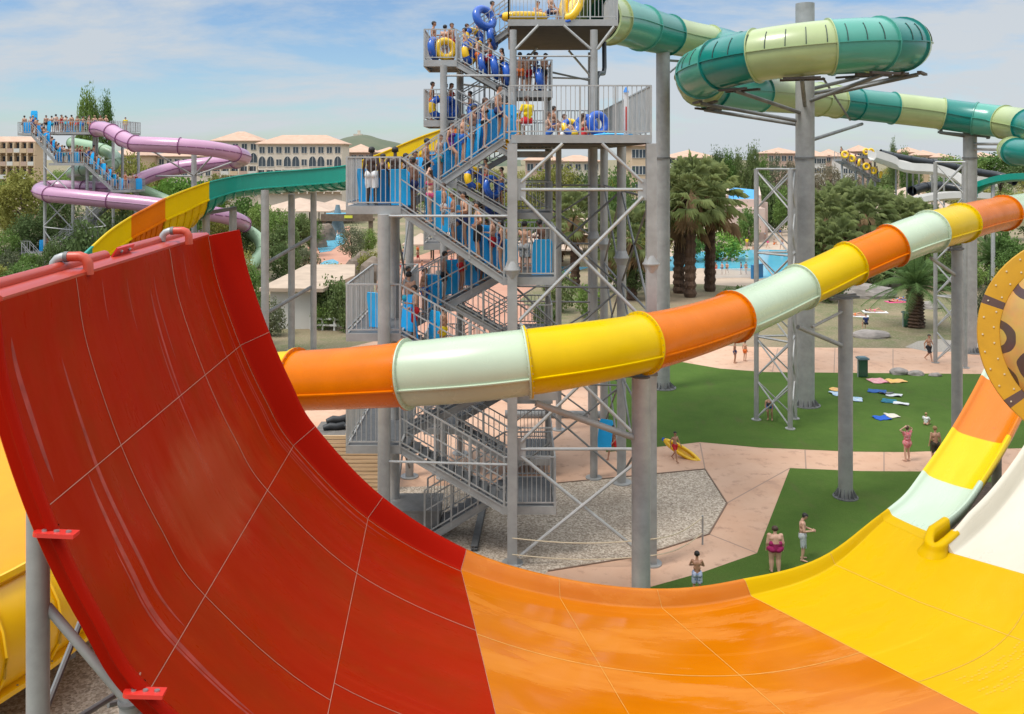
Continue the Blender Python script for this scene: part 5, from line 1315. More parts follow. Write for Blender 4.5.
# ---- foam mats, rings, rafts
MATB = mat('blue_foam', (0.014, 0.42, 0.88), 0.45, var=0.10, vscale=2, rnd=0.12)
RBL = mat('blue_vinyl', (0.015, 0.095, 0.44), 0.25, coat=0.3); RYE = mat('yellow_vinyl', (0.85, 0.52, 0.01), 0.25, coat=0.3)
def mat_mesh():
    mb = MB(); w_, h_, th = .34, 1.28, .06; n = 14; rows = []
    for j in range(n + 1):
        z = h_ * j / n; k = 1.0 if j < n - 3 else math.sqrt(max(0, 1 - ((j - (n - 3)) / 3.6) ** 2)); y = .10 * (z / h_) ** 2.2
        ww = w_ * (0.55 + .45 * k); r = [(-ww, y - th / 2, z), (-ww - .02, y, z), (-ww, y + th / 2, z), (0, y + th / 2, z), (ww, y + th / 2, z), (ww + .02, y, z), (ww, y - th / 2, z), (0, y - th / 2, z)]
        rows.append([V(p) for p in r])
    mb.loft(rows, True, caps=True)
    for s in (-1, 1): mb.path([(s * .17, .05, .80), (s * .17, .0, .83), (s * .17, -.02, .89), (s * .17, .01, .95), (s * .17, .07, .97)], .016, 6)
    me = mb.build('mat_proto', MATB, smooth=True, angle=50, recalc=True); d = me.data; bpy.data.objects.remove(me); d.name = 'foam_mat'; return d
MATM = mat_mesh()
def fmat(loc, rz, label, tilt=0, group='blue foam mats in the queue'):
    o = bpy.data.objects.new('foam_mat', MATM); COL.objects.link(o); o.location = loc; o.rotation_euler = (R(tilt), 0, R(rz)); return tag(o, label, 'foam mat', group)
def ring_meshes():
    res = []
    for two in (0, 1):
        mb = MB(); mb.torus((0, 0, 0), .40, .17, nu=28, nv=12, mi=lambda i, k: 1 if (two and (i // 4) % 2) else 0); o = mb.build('r', [RBL, RYE], smooth=True, angle=80); res.append(o.data); bpy.data.objects.remove(o)
    mb = MB(); mb.torus((0, 0, 0), .40, .17, nu=28, nv=12); o = mb.build('r', [RYE], smooth=True, angle=80); res.append(o.data); bpy.data.objects.remove(o)
    for d in res: d.name = 'swim_ring'
    return res
RINGM = ring_meshes()
def ring(loc, rz, kind, label, lean=80, s=1.0):
    s *= .84
    o = bpy.data.objects.new('swim_ring', RINGM[kind]); COL.objects.link(o); o.location = V(loc) + V((0, 0, (.57 * math.sin(R(lean)) + .17 * (1 - math.sin(R(lean)))) * s)); o.rotation_euler = (R(lean), 0, R(rz)); o.scale = (s, s, s)
    return tag(o, label, 'swim ring', 'inflatable rings on the tower')
random.seed(11)
def on_flight(x0, z0, x1, z1, t): return x0 + (x1 - x0) * t, z0 + (z1 - z0) * t
ORD = ['first', 'second', 'third', 'fourth', 'fifth', 'sixth', 'seventh', 'eighth', 'ninth']
SK = ['tan', 'fair', 'tan', 'olive', 'tan', 'fair', 'brown']
WORDS = {'checked': 'black-and-white checked', 'bluewhite': 'blue-and-white', 'greyplaid': 'grey plaid', 'olive': 'dark olive', 'redwhite': 'red-and-white'}
def cw(c): return WORDS.get(c, c)
def stair_z(z0, z1, t, n=None):  # height of the tread at t
    n = max(2, round(abs(z1 - z0) / 0.18)); i = min(n - 1, int(t * n)); return z0 + (z1 - z0) * (i + .5) / n - .012
def queue(fl, ys, place, items, face, h0=1.78):
    """items: (t, lane 0..1, pose, build, height, skin, wear, colour, hair, has mat)"""
    x0, z0, x1, z1 = fl; y0, y1 = ys
    for i, (t, ln, pose, build, h, skin, wear, c, hair, mt) in enumerate(items):
        x = x0 + (x1 - x0) * t; z = stair_z(z0, z1, t); y = y0 + .3 + (y1 - y0 - .6) * ln
        who = {'man': 'man', 'boy': 'boy', 'woman': 'woman', 'heavy': 'woman'}[build]
        wn_ = {'shorts': 'shorts', 'trunks': 'trunks', 'longshorts': 'long shorts', 'swimsuit': 'swimsuit', 'bikini': 'bikini'}[wear]
        wr = [(wear, c)] + ([('brief', c)] if wear == 'bikini' else [])
        lab = f"{who} in {cw(c)} {wn_}, {ORD[i]} from the top on {place}"
        person(pose, build, (x, y, z), face + random.uniform(-25, 25), h, skin, wr, hair, lab, 'people queueing on the tower')
        if mt:
            dx = .34 if face > 0 else -.34
            fx = x + dx * .9 * (1 if mt > 0 else -.9); ft = (fx - x0) / (x1 - x0); fy = min(y1 - .15, y + .25)
            ft = max(0.02, min(.98, ft))
            fmat((fx, fy, stair_z(z0, z1, ft) + .01), random.uniform(-60, 60), f"blue foam mat beside the {who} in {cw(c)}, {ORD[i]} on {place}", tilt=random.uniform(-8, 6))
BK, BR, BL = ('black', 'short'), ('brown', 'short'), ('blond', 'short'); LB, LBR = ('black', 'long'), ('brown', 'long')
# top flight (rear lane) up to the guard platform: they climb to the right
queue((XR0, ZP1, XL1, ZL1), (YB0, YB1), 'the top flight', [
    (.06, .3, 'step', 'man', 1.85, 'tan', 'shorts', 'navy', BK, 1), (.20, .1, 'hold', 'woman', 1.72, 'fair', 'bikini', 'black', LBR, 1), (.32, .7, 'stand', 'man', 1.82, 'olive', 'shorts', 'grey', BK, 1), (.42, .15, 'hold', 'boy', 1.65, 'tan', 'shorts', 'blue', BR, 1),
    (.55, .6, 'step', 'woman', 1.72, 'tan', 'swimsuit', 'purple', LB, 1), (.66, .2, 'hold', 'boy', 1.6, 'fair', 'shorts', 'turquoise', BR, 1), (.80, .4, 'hold', 'man', 1.8, 'olive', 'shorts', 'black', BK, 1), (.93, .7, 'stand', 'boy', 1.7, 'tan', 'shorts', 'green', BK, 1)], 90)
# flight from the upper left landing down to the right: they climb to the left
queue((XL1, ZL1, XR0, ZR1), (YA0, YA1), 'the upper front flight', [
    (.10, .7, 'stand', 'man', 1.8, 'brown', 'shorts', 'navy', BK, 1), (.27, .5, 'headhands', 'woman', 1.74, 'fair', 'bikini', 'pink', LBR, -1), (.40, .8, 'stand', 'boy', 1.6, 'tan', 'shorts', 'white', BR, 1), (.50, .2, 'hold', 'boy', 1.66, 'olive', 'longshorts', 'checked', BK, 1),
    (.60, .75, 'step', 'man', 1.8, 'tan', 'shorts', 'navy', BK, 1), (.74, .25, 'hips', 'man', 1.82, 'tan', 'longshorts', 'black', BK, 1), (.88, .7, 'hold', 'boy', 1.68, 'fair', 'shorts', 'red', BR, 1), (.97, .3, 'stand', 'woman', 1.7, 'tan', 'swimsuit', 'navy', LB, 1)], -90)
# next flight behind, up to the right
queue((XR0, ZR1, XL1, ZL2), (YB0, YB1), 'the shaded rear flight', [
    (.12, .4, 'stand', 'man', 1.8, 'brown', 'longshorts', 'checked', BK, 1), (.30, .6, 'step', 'man', 1.78, 'brown', 'shorts', 'orange', BK, 1), (.44, .3, 'stand', 'boy', 1.7, 'olive', 'shorts', 'red', BK, 1), (.62, .6, 'hold', 'boy', 1.66, 'olive', 'shorts', 'black', BK, 1), (.82, .3, 'stand', 'boy', 1.62, 'tan', 'shorts', 'blue', BK, 1)], 90)
queue((XL1, ZL2, XR0, ZR2), (YA0, YA1), 'the middle front flight', [
    (.12, .6, 'hold', 'boy', 1.7, 'tan', 'longshorts', 'red', BK, 1), (.40, .4, 'stand', 'boy', 1.55, 'tan', 'shorts', 'yellow', BR, 1)], -90)
GQ = 'people queueing on the tower'
def lp(x, y, z, *a, **k): return person(a[0], a[1], (x, y, z + .002), *a[2:], **k)
lp(-5.0, 31.0, ZL1, 'stand', 'man', 172, 1.88, 'dark', [('longshorts', 'white')], BK, 'dark-skinned man in white shorts with his back turned on the upper left landing', GQ)
lp(-4.15, 30.9, ZL1, 'hips', 'man', 188, 1.88, 'dark', [('longshorts', 'black')], BK, 'dark-skinned man in black shorts, back turned, on the upper left landing', GQ)
lp(-4.75, 32.0, ZL1, 'hold', 'boy', 150, 1.66, 'brown', [('shorts', 'navy')], BK, 'boy behind the two dark-skinned men on the upper left landing', GQ)
lp(-3.95, 32.3, ZL1, 'stand', 'boy', 90, 1.68, 'olive', [('shorts', 'grey')], BK, 'boy in grey shorts about to leave the upper left landing', GQ)
fmat((-4.60, 31.45, ZL1 + .01), 200, 'blue foam mat leaning between two dark-skinned men on the upper landing', -10)
fmat((-3.70 - .22, 30.7, ZL1 + .01), 170, 'blue foam mat upright at the right end of the upper left landing', -5)
fmat((-5.35, 32.2, ZL1 + .01), 160, 'blue foam mat behind the man in white shorts on the upper landing', -5)
lp(.45, 31.0, ZR1, 'hold', 'boy', 160, 1.72, 'tan', [('longshorts', 'checked')], BK, 'boy in checked trunks on the right landing behind the square column', GQ)
lp(1.05, 31.6, ZR1, 'phone', 'boy', 230, 1.75, 'brown', [('shorts', 'turquoise')], BK, 'boy with black hair holding a mat on the right stair landing', GQ)
lp(-.1, 32.2, ZR1, 'stand', 'boy', 100, 1.7, 'olive', [('shorts', 'red')], BK, 'boy in red shorts half hidden by the square column on the right landing', GQ)
fmat((1.05, 30.85, ZR1 + .01), 190, 'blue foam mat standing at the rail of the right stair landing', -6)
fmat((-.12, 30.9, ZR1 + .01), 170, 'blue foam mat just left of the square column on the right landing', -6)
lp(-4.0 + .25, 31.6, ZL2, 'stand', 'man', 170, 1.80, 'tan', [('longshorts', 'turquoise')], BK, 'tanned man in turquoise shorts seen from behind on the lower left landing', GQ)
lp(-4.9, 32.6, ZL2, 'hold', 'boy', 70, 1.7, 'tan', [('shorts', 'red')], BR, 'boy in red shorts behind the round column on the lower left landing', GQ)
lp(-4.1, 34.2, ZL2, 'stand', 'boy', 90, 1.68, 'olive', [('shorts', 'navy')], BK, 'boy in navy shorts at the back of the lower left landing', GQ)
fmat((-3.9 + .5, 31.1, ZL2 - .30), 100, 'blue foam mat behind the man in turquoise shorts on the lower landing', -5)
fmat((-4.85, 31.3, ZL2 + .01), 150, 'blue foam mat hidden behind the round column on the lower landing', -4)
# guard platform
lp(.55, 31.3, ZP1, 'seat', 'man', 215, 1.85, 'tan', [('shirt', 'yellow'), ('shorts', 'red')], BR, 'lifeguard in a yellow shirt and red shorts sitting on the guard platform', None)
t = thing('guard_stool', (.55, 31.35, ZP1), 'small white stool under the lifeguard in yellow', 'stool')
mb = MB(); mb.box((.55, 31.38, ZP1 + .40), (.4, .4, .05)); mb.build('seat', mat('white_board', (.75, .76, .78)), t)
for sx in (-.16, .16):
    for sy in (-.16, .16): mb = MB(); mb.box((.55 + sx, 31.38 + sy, ZP1 + .19), (.04, .04, .38)); mb.build('leg', STEEL, t)
for i, (x, y, ps, bl, rz, sk, c, hr, lab) in enumerate(((1.35, 32.4, 'sit', 'boy', 90, 'tan', 'blue', BR, 'boy sitting on the deck beside the lifeguard in yellow'), (2.05, 34.2, 'sit', 'boy', 60, 'fair', 'white', BR, 'child in white trunks sitting in the middle of the guard platform'),
        (2.75, 33.6, 'sit', 'woman', 120, 'tan', 'red', LBR, 'woman in red sitting left of the blue ring on the guard platform'), (1.7, 35.5, 'seat', 'boy', 100, 'olive', 'navy', BK, 'dark-haired boy crouching at the back of the guard platform'))):
    lp(x, y, ZP1, ps, bl, rz, 1.7, sk, [('swimsuit' if bl == 'woman' else 'shorts', c)], hr, lab, 'people waiting on the guard platform')
ring((2.2, 32.6, ZP1), 20, 1, 'blue and yellow ring lying in front of the sitting children on the platform', 60, .8)
ring((2.95, 34.6, ZP1), -10, 0, 'blue ring standing behind the sitting woman on the guard platform', 84, 1.0); ring((3.25, 32.9, ZP1), 30, 0, 'large blue ring standing upright near the height gauge post', 82, 1.05)
fmat((4.25, 31.6, ZP1 + .05), 60, 'pale blue mat lying flat by the height gauge post', -86)
# raft platform at the very top
def raft(loc, rz, label, rx=0, s=1.0, ry=0):
    t = thing('raft', loc, label, 'raft', None); mb = MB(); pts = []
    for k in range(25):
        g = 2 * math.pi * k / 24; pts.append((math.cos(g) * .85, math.sin(g) * .38, .2))
    mb.path(pts, .2, 12, caps=False); mb.build('tube', RYE, t, smooth=True, angle=80, local=True)
    mb = MB(); mb.box((0, 0, .13), (1.5, .62, .08)); mb.build('floor', RYE, t, local=True)
    for s_ in (-1, 1):
        mb = MB(); mb.path([(s_ * 1.02, -.16, .22), (s_ * 1.065, -.08, .24), (s_ * 1.07, .08, .24), (s_ * 1.02, .16, .22)], .06, 8); mb.build('handle', RBL, t, smooth=True, local=True)
    t.rotation_euler = (R(rx), R(ry), R(rz)); t.scale = (s, s, s); return t
raft((2.75, 38.6, ZP2 + .75), 60, 'yellow raft tilted upright beside the two sitters on the top platform', 0, 1.0, -62)
raft((.55, 38.7, ZP2 + .02), 5, 'yellow raft lying at the left end of the top platform')
lp(1.15, 39.0, ZP2, 'sit', 'boy', 40, 1.65, 'tan', [('shorts', 'yellow')], BR, 'child in yellow sitting on the top platform, left of the raft', GQ)
lp(1.75, 39.3, ZP2, 'seat', 'boy', 60, 1.7, 'fair', [('shorts', 'navy')], BR, 'boy in navy shorts holding the tilted yellow raft on the top platform', GQ)
raft((4.0, 42.0, ZP2 + .02), 80, 'yellow raft waiting at the mouth of the green tube slide')
# ring queue on the rear stairs
def rq(x, y, z, i, pose, build, rz, h, sk, c, hr, lab): return lp(x, y, z, pose, build, rz, h, sk, [('swimsuit' if build == 'woman' else 'shorts', c)], hr, lab, 'people queueing with rings')
rq(-3.5, 38.9, 18.3, 0, 'hold', 'man', 90, 1.8, 'olive', 'navy', BK, 'man behind the blue ring at the outer end of the highest left landing')
rq(-3.05, 39.6, 18.3, 0, 'hold', 'man', 150, 1.75, 'tan', 'checked', BK, 'man in checked trunks on the highest left landing'); rq(-2.7, 38.9, 18.3, 0, 'stand', 'man', 60, 1.72, 'tan', 'red', BR, 'man in red shorts at the top of the highest front flight')
rq(-2.75, 40.3, 18.3, 0, 'stand', 'woman', 70, 1.72, 'fair', 'purple', LB, 'woman in purple swimsuit at the back of the highest left landing')
ring((-3.45, 38.6, 18.3), 75, 0, 'blue ring upright at the outer end of the highest left landing', 84, 1.15); ring((-2.95, 38.55, 18.3), 20, 2, 'yellow ring upright in the middle of the highest left landing', 84, 1.1)
def rf(fl, ys, t, ln, *a): 
    x0, z0, x1, z1 = fl; x = x0 + (x1 - x0) * t; rq(x, ys[0] + .3 + .6 * ln, stair_z(z0, z1, t), 0, *a)
f0 = (QX2, ZP2, QX1, 18.3)
rf(f0, (QB0, QB1), .35, .2, 'hold', 'man', 90, 1.8, 'tan', 'red', BK, 'man under a big blue ring on the last steps to the top platform'); rf(f0, (QB0, QB1), .62, .5, 'hold', 'woman', 90, 1.7, 'fair', 'navy', LBR, 'woman in navy swimsuit behind the big blue ring near the top platform')
rf(f0, (QB0, QB1), .85, .4, 'step', 'boy', 90, 1.65, 'tan', 'yellow', BR, 'boy in yellow shorts at the foot of the last flight to the top')
ring((-1.25, 39.6, 19.75), 40, 0, 'big blue ring held over the heads just below the top platform', 70, 1.35); ring((-.9, 39.75, 18.9), 80, 0, 'blue ring on the last flight just below the top platform', 80, 1.2)
ring((-1.75, 39.75, 19.0), 30, 1, 'blue and yellow ring between the climbers of the last flight', 60, 1.15)
f1 = (QX1, 18.3, QX2, 16.95)
for t, ln, a in ((.15, .4, ('stand', 'man', -90, 1.75, 'tan', 'olive', BK, 'man in dark olive shorts high on the ring-queue front flight')), (.38, .6, ('hold', 'boy', -90, 1.68, 'fair', 'orange', BR, 'boy in orange shorts halfway along the highest ring-queue front flight')),
                 (.62, .3, ('step', 'man', -90, 1.78, 'olive', 'red', BK, 'man in red shorts low on the highest ring-queue front flight')), (.85, .6, ('hold', 'woman', -90, 1.7, 'tan', 'black', LB, 'woman in black at the foot of the highest ring-queue front flight'))): rf(f1, (QA0, QA1), t, ln, *a)
for t, k, s_, lab in ((.22, 1, 1.15, 'blue and yellow ring high on the ring-queue front flight'), (.5, 0, 1.1, 'blue ring halfway along the highest ring-queue front flight'), (.72, 0, 1.2, 'blue ring standing low on the ring-queue front flight'), (.93, 0, 1.25, 'blue ring touching the corner column above the guard platform')):
    x = f1[0] + (f1[2] - f1[0]) * t; ring((x, 38.65, stair_z(f1[1], f1[3], t) + .08), 60 + 40 * t, k, lab, 80, s_)
for i, (x, y, ps, bl, sk, c, hr, lab) in enumerate(((.35, 38.75, 'stand', 'man', 'olive', 'orange', BK, 'man at the left end of the caged right landing'), (.75, 39.2, 'hips', 'man', 'tan', 'red', BK, 'man in red shorts on the caged right landing'), (1.05, 38.7, 'hold', 'woman', 'brown', 'navy', LB, 'woman with long black hair on the caged right landing'),
        (1.45, 39.0, 'phone', 'man', 'olive', 'black', BK, 'man in black shorts at the outer rail of the caged right landing'), (.55, 40.2, 'stand', 'boy', 'tan', 'blue', BR, 'boy at the back of the caged right landing'))): rq(x, y, 16.95, 0, ps, bl, 170 - 40 * i, 1.75, sk, c, hr, lab)
ring((1.25, 38.6, 16.95), 80, 0, 'dark blue ring between the people on the caged right landing', 84, 1.1)
rq(-3.55, 38.75, 15.66, 0, 'stand', 'man', 90, 1.72, 'olive', 'orange', BK, 'man in orange shorts at the outer rail of the second left landing'); rq(-2.75, 39.5, 15.66, 0, 'stand', 'woman', 80, 1.72, 'tan', 'red', LBR, 'woman in red on the second left landing')
rq(-3.05, 39.9, 15.66, 0, 'hold', 'man', 80, 1.75, 'tan', 'blue', BK, 'man behind the blue ring on the second left landing')
ring((-3.2, 38.75, 15.66), 30, 1, 'blue and yellow ring behind the man in orange shorts', 84, 1.2); ring((-2.75, 38.65, 15.66), 60, 0, 'blue ring in front of the woman in red on the second landing', 84, 1.15)
f2 = (QX1, 15.66, QX2, 14.3)
for t, k, lab in ((.35, 0, 'blue ring on the rear stairs between the second and the third landing'), (.7, 1, 'yellow and blue ring over the handrail of the rear stairs')):
    x = f2[0] + (f2[2] - f2[0]) * t; ring((x, 38.7, stair_z(f2[1], f2[3], t) + .1), 60, k, lab, 75, 1.2)
for t, ln, a in ((.25, .7, ('hold', 'man', -90, 1.75, 'olive', 'navy', BK, 'man in navy shorts just below the second left landing')), (.6, .5, ('hold', 'boy', -90, 1.7, 'tan', 'red', BK, 'boy in red shorts below the second left landing'))): rf(f2, (QA0, QA1), t, ln, *a)
ring((-1.0, 39.75, 15.3), 30, 2, 'yellow ring in the shade under the highest ring-queue flight', 75, 1.2)
for i, (zz0, zz1, fr) in enumerate(((12.95, 11.6, 1), (11.6, 10.25, 0), (10.25, 8.9, 1), (8.9, 7.55, 0))):
    fl = (QX1, zz0, QX2, zz1) if fr else (QX2, zz0, QX1, zz1); ys = (QA0, QA1) if fr else (QB0, QB1)
    lvl = ['fourth', 'fifth', 'sixth', 'seventh'][i]
    for j, t in enumerate((.2, .55, .85)):
        c = ['navy', 'red', 'blue', 'orange', 'black', 'green', 'grey', 'purple', 'turquoise', 'white', 'yellow', 'pink'][i * 3 + j]
        rf(fl, ys, t, .5, ['hold', 'stand', 'step'][j], ['boy', 'man', 'boy'][j], -90 if fr else 90, 1.7, SK[(i + j * 2) % 7], c, [BK, BR, BK][j], f'{["boy", "man", "boy"][j]} in {c} shorts on the {lvl} ring-queue flight from the top')
        if j < 2:
            x = fl[0] + (fl[2] - fl[0]) * (t + .12); ring((x, ys[0] + .35, stair_z(fl[1], fl[3], t + .12) + .1), 50, [1, 0, 2][(i + j) % 3], f'{["blue and yellow", "blue", "yellow"][(i + j) % 3]} ring beside the {["boy", "man"][j]} in {c} shorts on the rear stairs', 78, 1.15)
# ---- people on the ground
g = lambda u, v: G(u, v, .014)
person('hug', 'boy', g(697, 598), 172, 1.48, 'olive', [('longshorts', 'bluewhite')], BK, 'boy in blue-and-white trunks seen from behind at the rim of the big slide', None, True)
hw_ = person('stand', 'heavy', g(775, 572), 175, 1.54, 'fair', [('swimsuit', 'magenta')], BR, 'heavy woman in a magenta swimsuit seen from behind on the lawn', None, True); hw_.scale = (1.08, .95, .89)
person('phone', 'man', g(803, 560.5), 72, 1.66, 'fair', [('longshorts', 'greyplaid')], BK, 'man in grey plaid shorts looking down at his hands on the lawn', None, True)
person('bend', 'man', g(770, 420), -25, 1.62, 'tan', [('shorts', 'blue')], BK, 'person in blue shorts bending forward beside the lattice mast', None)
person('headhands', 'woman', g(907, 461), 200, 1.6, 'fair', [('wrap', 'redwhite')], BR, 'girl wrapped in a red-and-white towel walking on the pink path', None, True)
person('stand', 'man', g(935, 463), 178, 1.68, 'tan', [('longshorts', 'olive')], BL, 'man in dark olive shorts with his back turned near the narrow chute', None, True)
person('walk', 'man', g(929, 361), 25, 1.82, 'tan', [('longshorts', 'black')], BK, 'bare-chested man in black shorts walking on the upper pink path', None)
person('walk', 'boy', g(675, 461), 30, 1.35, 'olive', [('shorts', 'red')], BK, 'boy carrying a long yellow raft on the pink path', None, True)
t = raft(g(681, 452) + V((-.05, -.55, .20)), -28, 'long yellow raft with blue ends carried on the pink path', 58, .95, 24); t.scale = (.95, .42, .85)
person('walk', 'boy', g(614, 460), -60, 1.6, 'olive', [('shorts', 'red')], BK, 'boy walking behind the tower columns with a light blue mat', None)
fmat(g(604, 460) + V((0, 0, .55)), -30, 'light blue foam mat carried by the boy behind the tower columns', -10)
person('sit', 'boy', g(926, 425), 140, 1.2, 'tan', [('shirt', 'white')], BL, 'small child in a white shirt sitting alone on the upper lawn', None)
person('stand', 'boy', g(745, 361), 120, 1.4, 'tan', [('shorts', 'orange')], BK, 'child in orange shorts on the upper path below the orange tube ring', None)
person('stand', 'boy', g(735, 363), 60, 1.5, 'olive', [('shorts', 'navy')], BK, 'child in navy shorts on the upper path below the orange tube ring', None)
person('seat', 'boy', G(866, 331, .0) + V((0, 0, .15)), 185, 1.6, 'tan', [('shirt', 'navy'), ('shorts', 'black'), ('cap', 'black')], None, 'person in dark cap and vest sitting on the flat boulder', None)
for u, v, rz, c, lab, tc_ in ((856, 316, 65, 'orange', 'sunbather in orange lying left of the person on the boulder', 'white'), (875, 312, 80, 'pink', 'sunbather lying right of the person on the boulder', 'white'), (897, 302, 100, 'red', 'sunbather lying behind the phoenix palm', 'pink'), (908, 300, 60, 'blue', 'sunbather on a blue towel behind the phoenix palm', 'blue')):
    c0 = G(u, v, .01); person('lie', 'woman', c0 + V((0, 0, .03)), rz, 1.7, 'tan', [('bikini', c), ('brief', c)], LBR, lab, 'sunbathers on the dry grass')
    mb = MB(); mb.box(c0 + V((0, 0, .015)), (1.0, 2.1, .03), rz=R(rz)); tag(mb.build('towel', CL[tc_]), f'{tc_} towel under the ' + lab.split(' lying')[0].split(' on a')[0] + f', near image spot {"behind the palm" if u > 890 else "by the boulder"}'.replace('near image spot ', ''), 'towel')
# ---- far left tower queue (tiny) is placed with the tower; towels on the lawn
def towel(u, v, L, Wd, rz, m_, label, seed):
    rnd = random.Random(seed); mb = MB(); n = 9; rows = []; c = G(u, v, .016); M = Matrix.Rotation(R(rz), 3, 'Z')
    for j in range(n):
        row = []
        for i in range(n):
            x, y = (i / (n - 1) - .5) * L, (j / (n - 1) - .5) * Wd; z = .03 + .10 * max(0, noise.noise(V((x * 2.2 + seed, y * 2.2, seed))) + .15)
            p = M @ V((x + .14 * noise.noise(V((y * 2, seed, 1))), y + .14 * noise.noise(V((x * 2, 3, seed))), z)); row.append(c + p)
        rows.append(row)
    mb.loft(rows); low = [[p - V((0, 0, .025)) for p in r] for r in rows]; mb.loft(low, flip=True)
    return tag(mb.build('towel', m_, smooth=True, angle=70), label, 'towel', 'towels on the upper lawn')
TW = dict(pink=cloth('pink_towel', (.70, .20, .26), (.75, .48, .45), 4), amber=cloth('amber_towel', (.78, .50, .10), (.70, .35, .2), 3), blue=cloth('blue_towel', (.03, .13, .40), (.02, .08, .26), 4), white=cloth('white_towel', (.70, .70, .70)), teal=cloth('teal_towel', (.01, .28, .38), (.02, .05, .1), 4),
          cream=cloth('cream_towel', (.66, .60, .50)), sky=cloth('sky_towel', (.25, .45, .65), (.65, .68, .7), 5), black=cloth('black_towel', (.02, .02, .03), (.3, .3, .3), 5), royal=cloth('royal_towel', (.01, .09, .45)))
for q in ((877.5, 381, 1.1, 1.15, 10, 'pink', 'pink patterned towel crumpled below the green litter bin'), (895, 381.5, 1.25, .8, 15, 'amber', 'amber yellow towel beside the pink towel on the lawn'), (877, 391.5, 1.0, .8, -20, 'blue', 'blue towel in the middle of the lawn, above a white one'),
          (887, 394, .6, .5, 30, 'black', 'black bag-like towel between the blue and the white towel'), (894, 395.5, .85, .7, -15, 'white', 'white towel right of the black one on the lawn'), (889, 401.5, .75, .8, -25, 'teal', 'teal and black towel on the lawn'), (901.5, 404, .8, .5, -20, 'white', 'narrow white towel right of the teal towel'),
          (881.5, 418.5, .8, .65, 20, 'royal', 'royal blue towel lowest on the upper lawn'), (892, 416, .65, .7, 5, 'cream', 'cream towel next to the royal blue towel'), (835, 390, .55, .6, 10, 'amber', 'yellow towel left of the grey lawn pole'), (838, 394, .8, .8, 20, 'sky', 'sky blue and white towel left of the grey lawn pole'), (854, 399.5, .85, .9, -20, 'sky', 'sky blue towel right of the grey lawn pole')):
    towel(q[0], q[1], q[2], q[3], q[4], TW[q[5]], q[6], int(q[0]))
# ================================================================== vegetation
def leafm(name, c, c2, rnd=.22, trans=.25): return mat(name, c, 0.75, c2=c2, vscale=0.55, rnd=rnd, trans=trans, spec=.2)
LF = dict(olive=leafm('olive_foliage', (.30, .295, .07), (.19, .20, .05)), dark=leafm('dark_foliage', (.150, .205, .07), (.095, .14, .048)), green=leafm('green_foliage', (.175, .27, .065), (.11, .18, .045)),
          lime=leafm('lime_foliage', (.23, .37, .065), (.15, .26, .045)), grey=leafm('grey_foliage', (.21, .23, .13), (.13, .15, .08)), brownish=leafm('feathery_foliage', (.25, .22, .14), (.16, .145, .09)),
          palm=leafm('palm_foliage', (.36, .40, .17), (.24, .29, .10), .15, .4), palmd=leafm('dark_palm_foliage', (.16, .25, .08), (.10, .17, .055), .12, .35), dead=mat('dead_fronds', (.33, .22, .11), .9, c2=(.21, .13, .065), vscale=2))
BARK = mat('bark', (.115, .085, .06), .95, var=.5, vscale=3, bump=.6, bscale=8); SHAG = mat('shaggy_bark', (.13, .075, .045), .95, c2=(.05, .03, .02), vscale=4, stretch=(1, 1, .4), bump=1, bscale=12)
def leaf(mb, c, s, rnd):
    n = V((rnd.gauss(0, 1), rnd.gauss(0, 1), rnd.gauss(.4, 1))).normalized(); a = n.orthogonal().normalized(); b = n.cross(a); th = rnd.uniform(0, 6.3); a, b = a * math.cos(th) + b * math.sin(th), b * math.cos(th) - a * math.sin(th)
    l, w_ = s, s * .55
    mb.add([c - a * l, c + b * w_ - a * l * .1, c + a * l, c - b * w_ - a * l * .1], [(0, 1, 2, 3)])
CROWN = {}
def crown_mesh(kind, seed):
    """unit crown: radius about 1, height about 2 (z 0..2) before scaling"""
    if (kind, seed) in CROWN: return CROWN[(kind, seed)]
    rnd = random.Random(hash((kind, seed)) % 99991 if False else sum(map(ord, kind)) * 31 + seed); mb = MB(); ncl, nl, cr_, ls = dict(round=(90, 60, .24, .048), shrub=(60, 40, .24, .068), poplar=(120, 46, .22, .055), pine=(60, 52, .24, .055), feather=(100, 40, .24, .045))[kind]
    for _ in range(ncl):
        d = V((rnd.gauss(0, 1), rnd.gauss(0, 1), rnd.gauss(0, 1))).normalized(); r = rnd.uniform(.45, 1.0) ** .6
        q = 1 + .30 * noise.noise(d * 1.7 + V((seed * 3.1, 0, 0)))
        p = d * r * q * .82
        if kind == 'round': c = V((p.x, p.y, 1 + p.z * .92))
        elif kind == 'shrub': c = V((p.x, p.y, max(.05, .75 + p.z * .85)))
        elif kind == 'poplar': c = V((p.x * (1 - .35 * abs(p.z)), p.y * (1 - .35 * abs(p.z)), 1 + p.z * 1.05))
        elif kind == 'pine': c = V((p.x, p.y, 1.45 + p.z * .42 + .1 * noise.noise(d * 3)))
        else: c = V((p.x, p.y, 1 + p.z * .95))
        k = rnd.uniform(.6, 1.25) * cr_
        for _ in range(nl):
            e = V((rnd.gauss(0, .5), rnd.gauss(0, .5), rnd.gauss(0, .42))) * k * 1.25
            e = V(tuple(max(-1.0, min(1.0, q / (k * 1.1))) * k * 1.1 for q in e))
            if kind == 'poplar': e.z *= 1.5
            leaf(mb, c + e, ls * rnd.uniform(.55, 1.3), rnd)
    o = mb.build('c', [None]); me = o.data; bpy.data.objects.remove(o); me.name = 'crown_' + kind; CROWN[(kind, seed)] = me; return me
TRUNK = {}
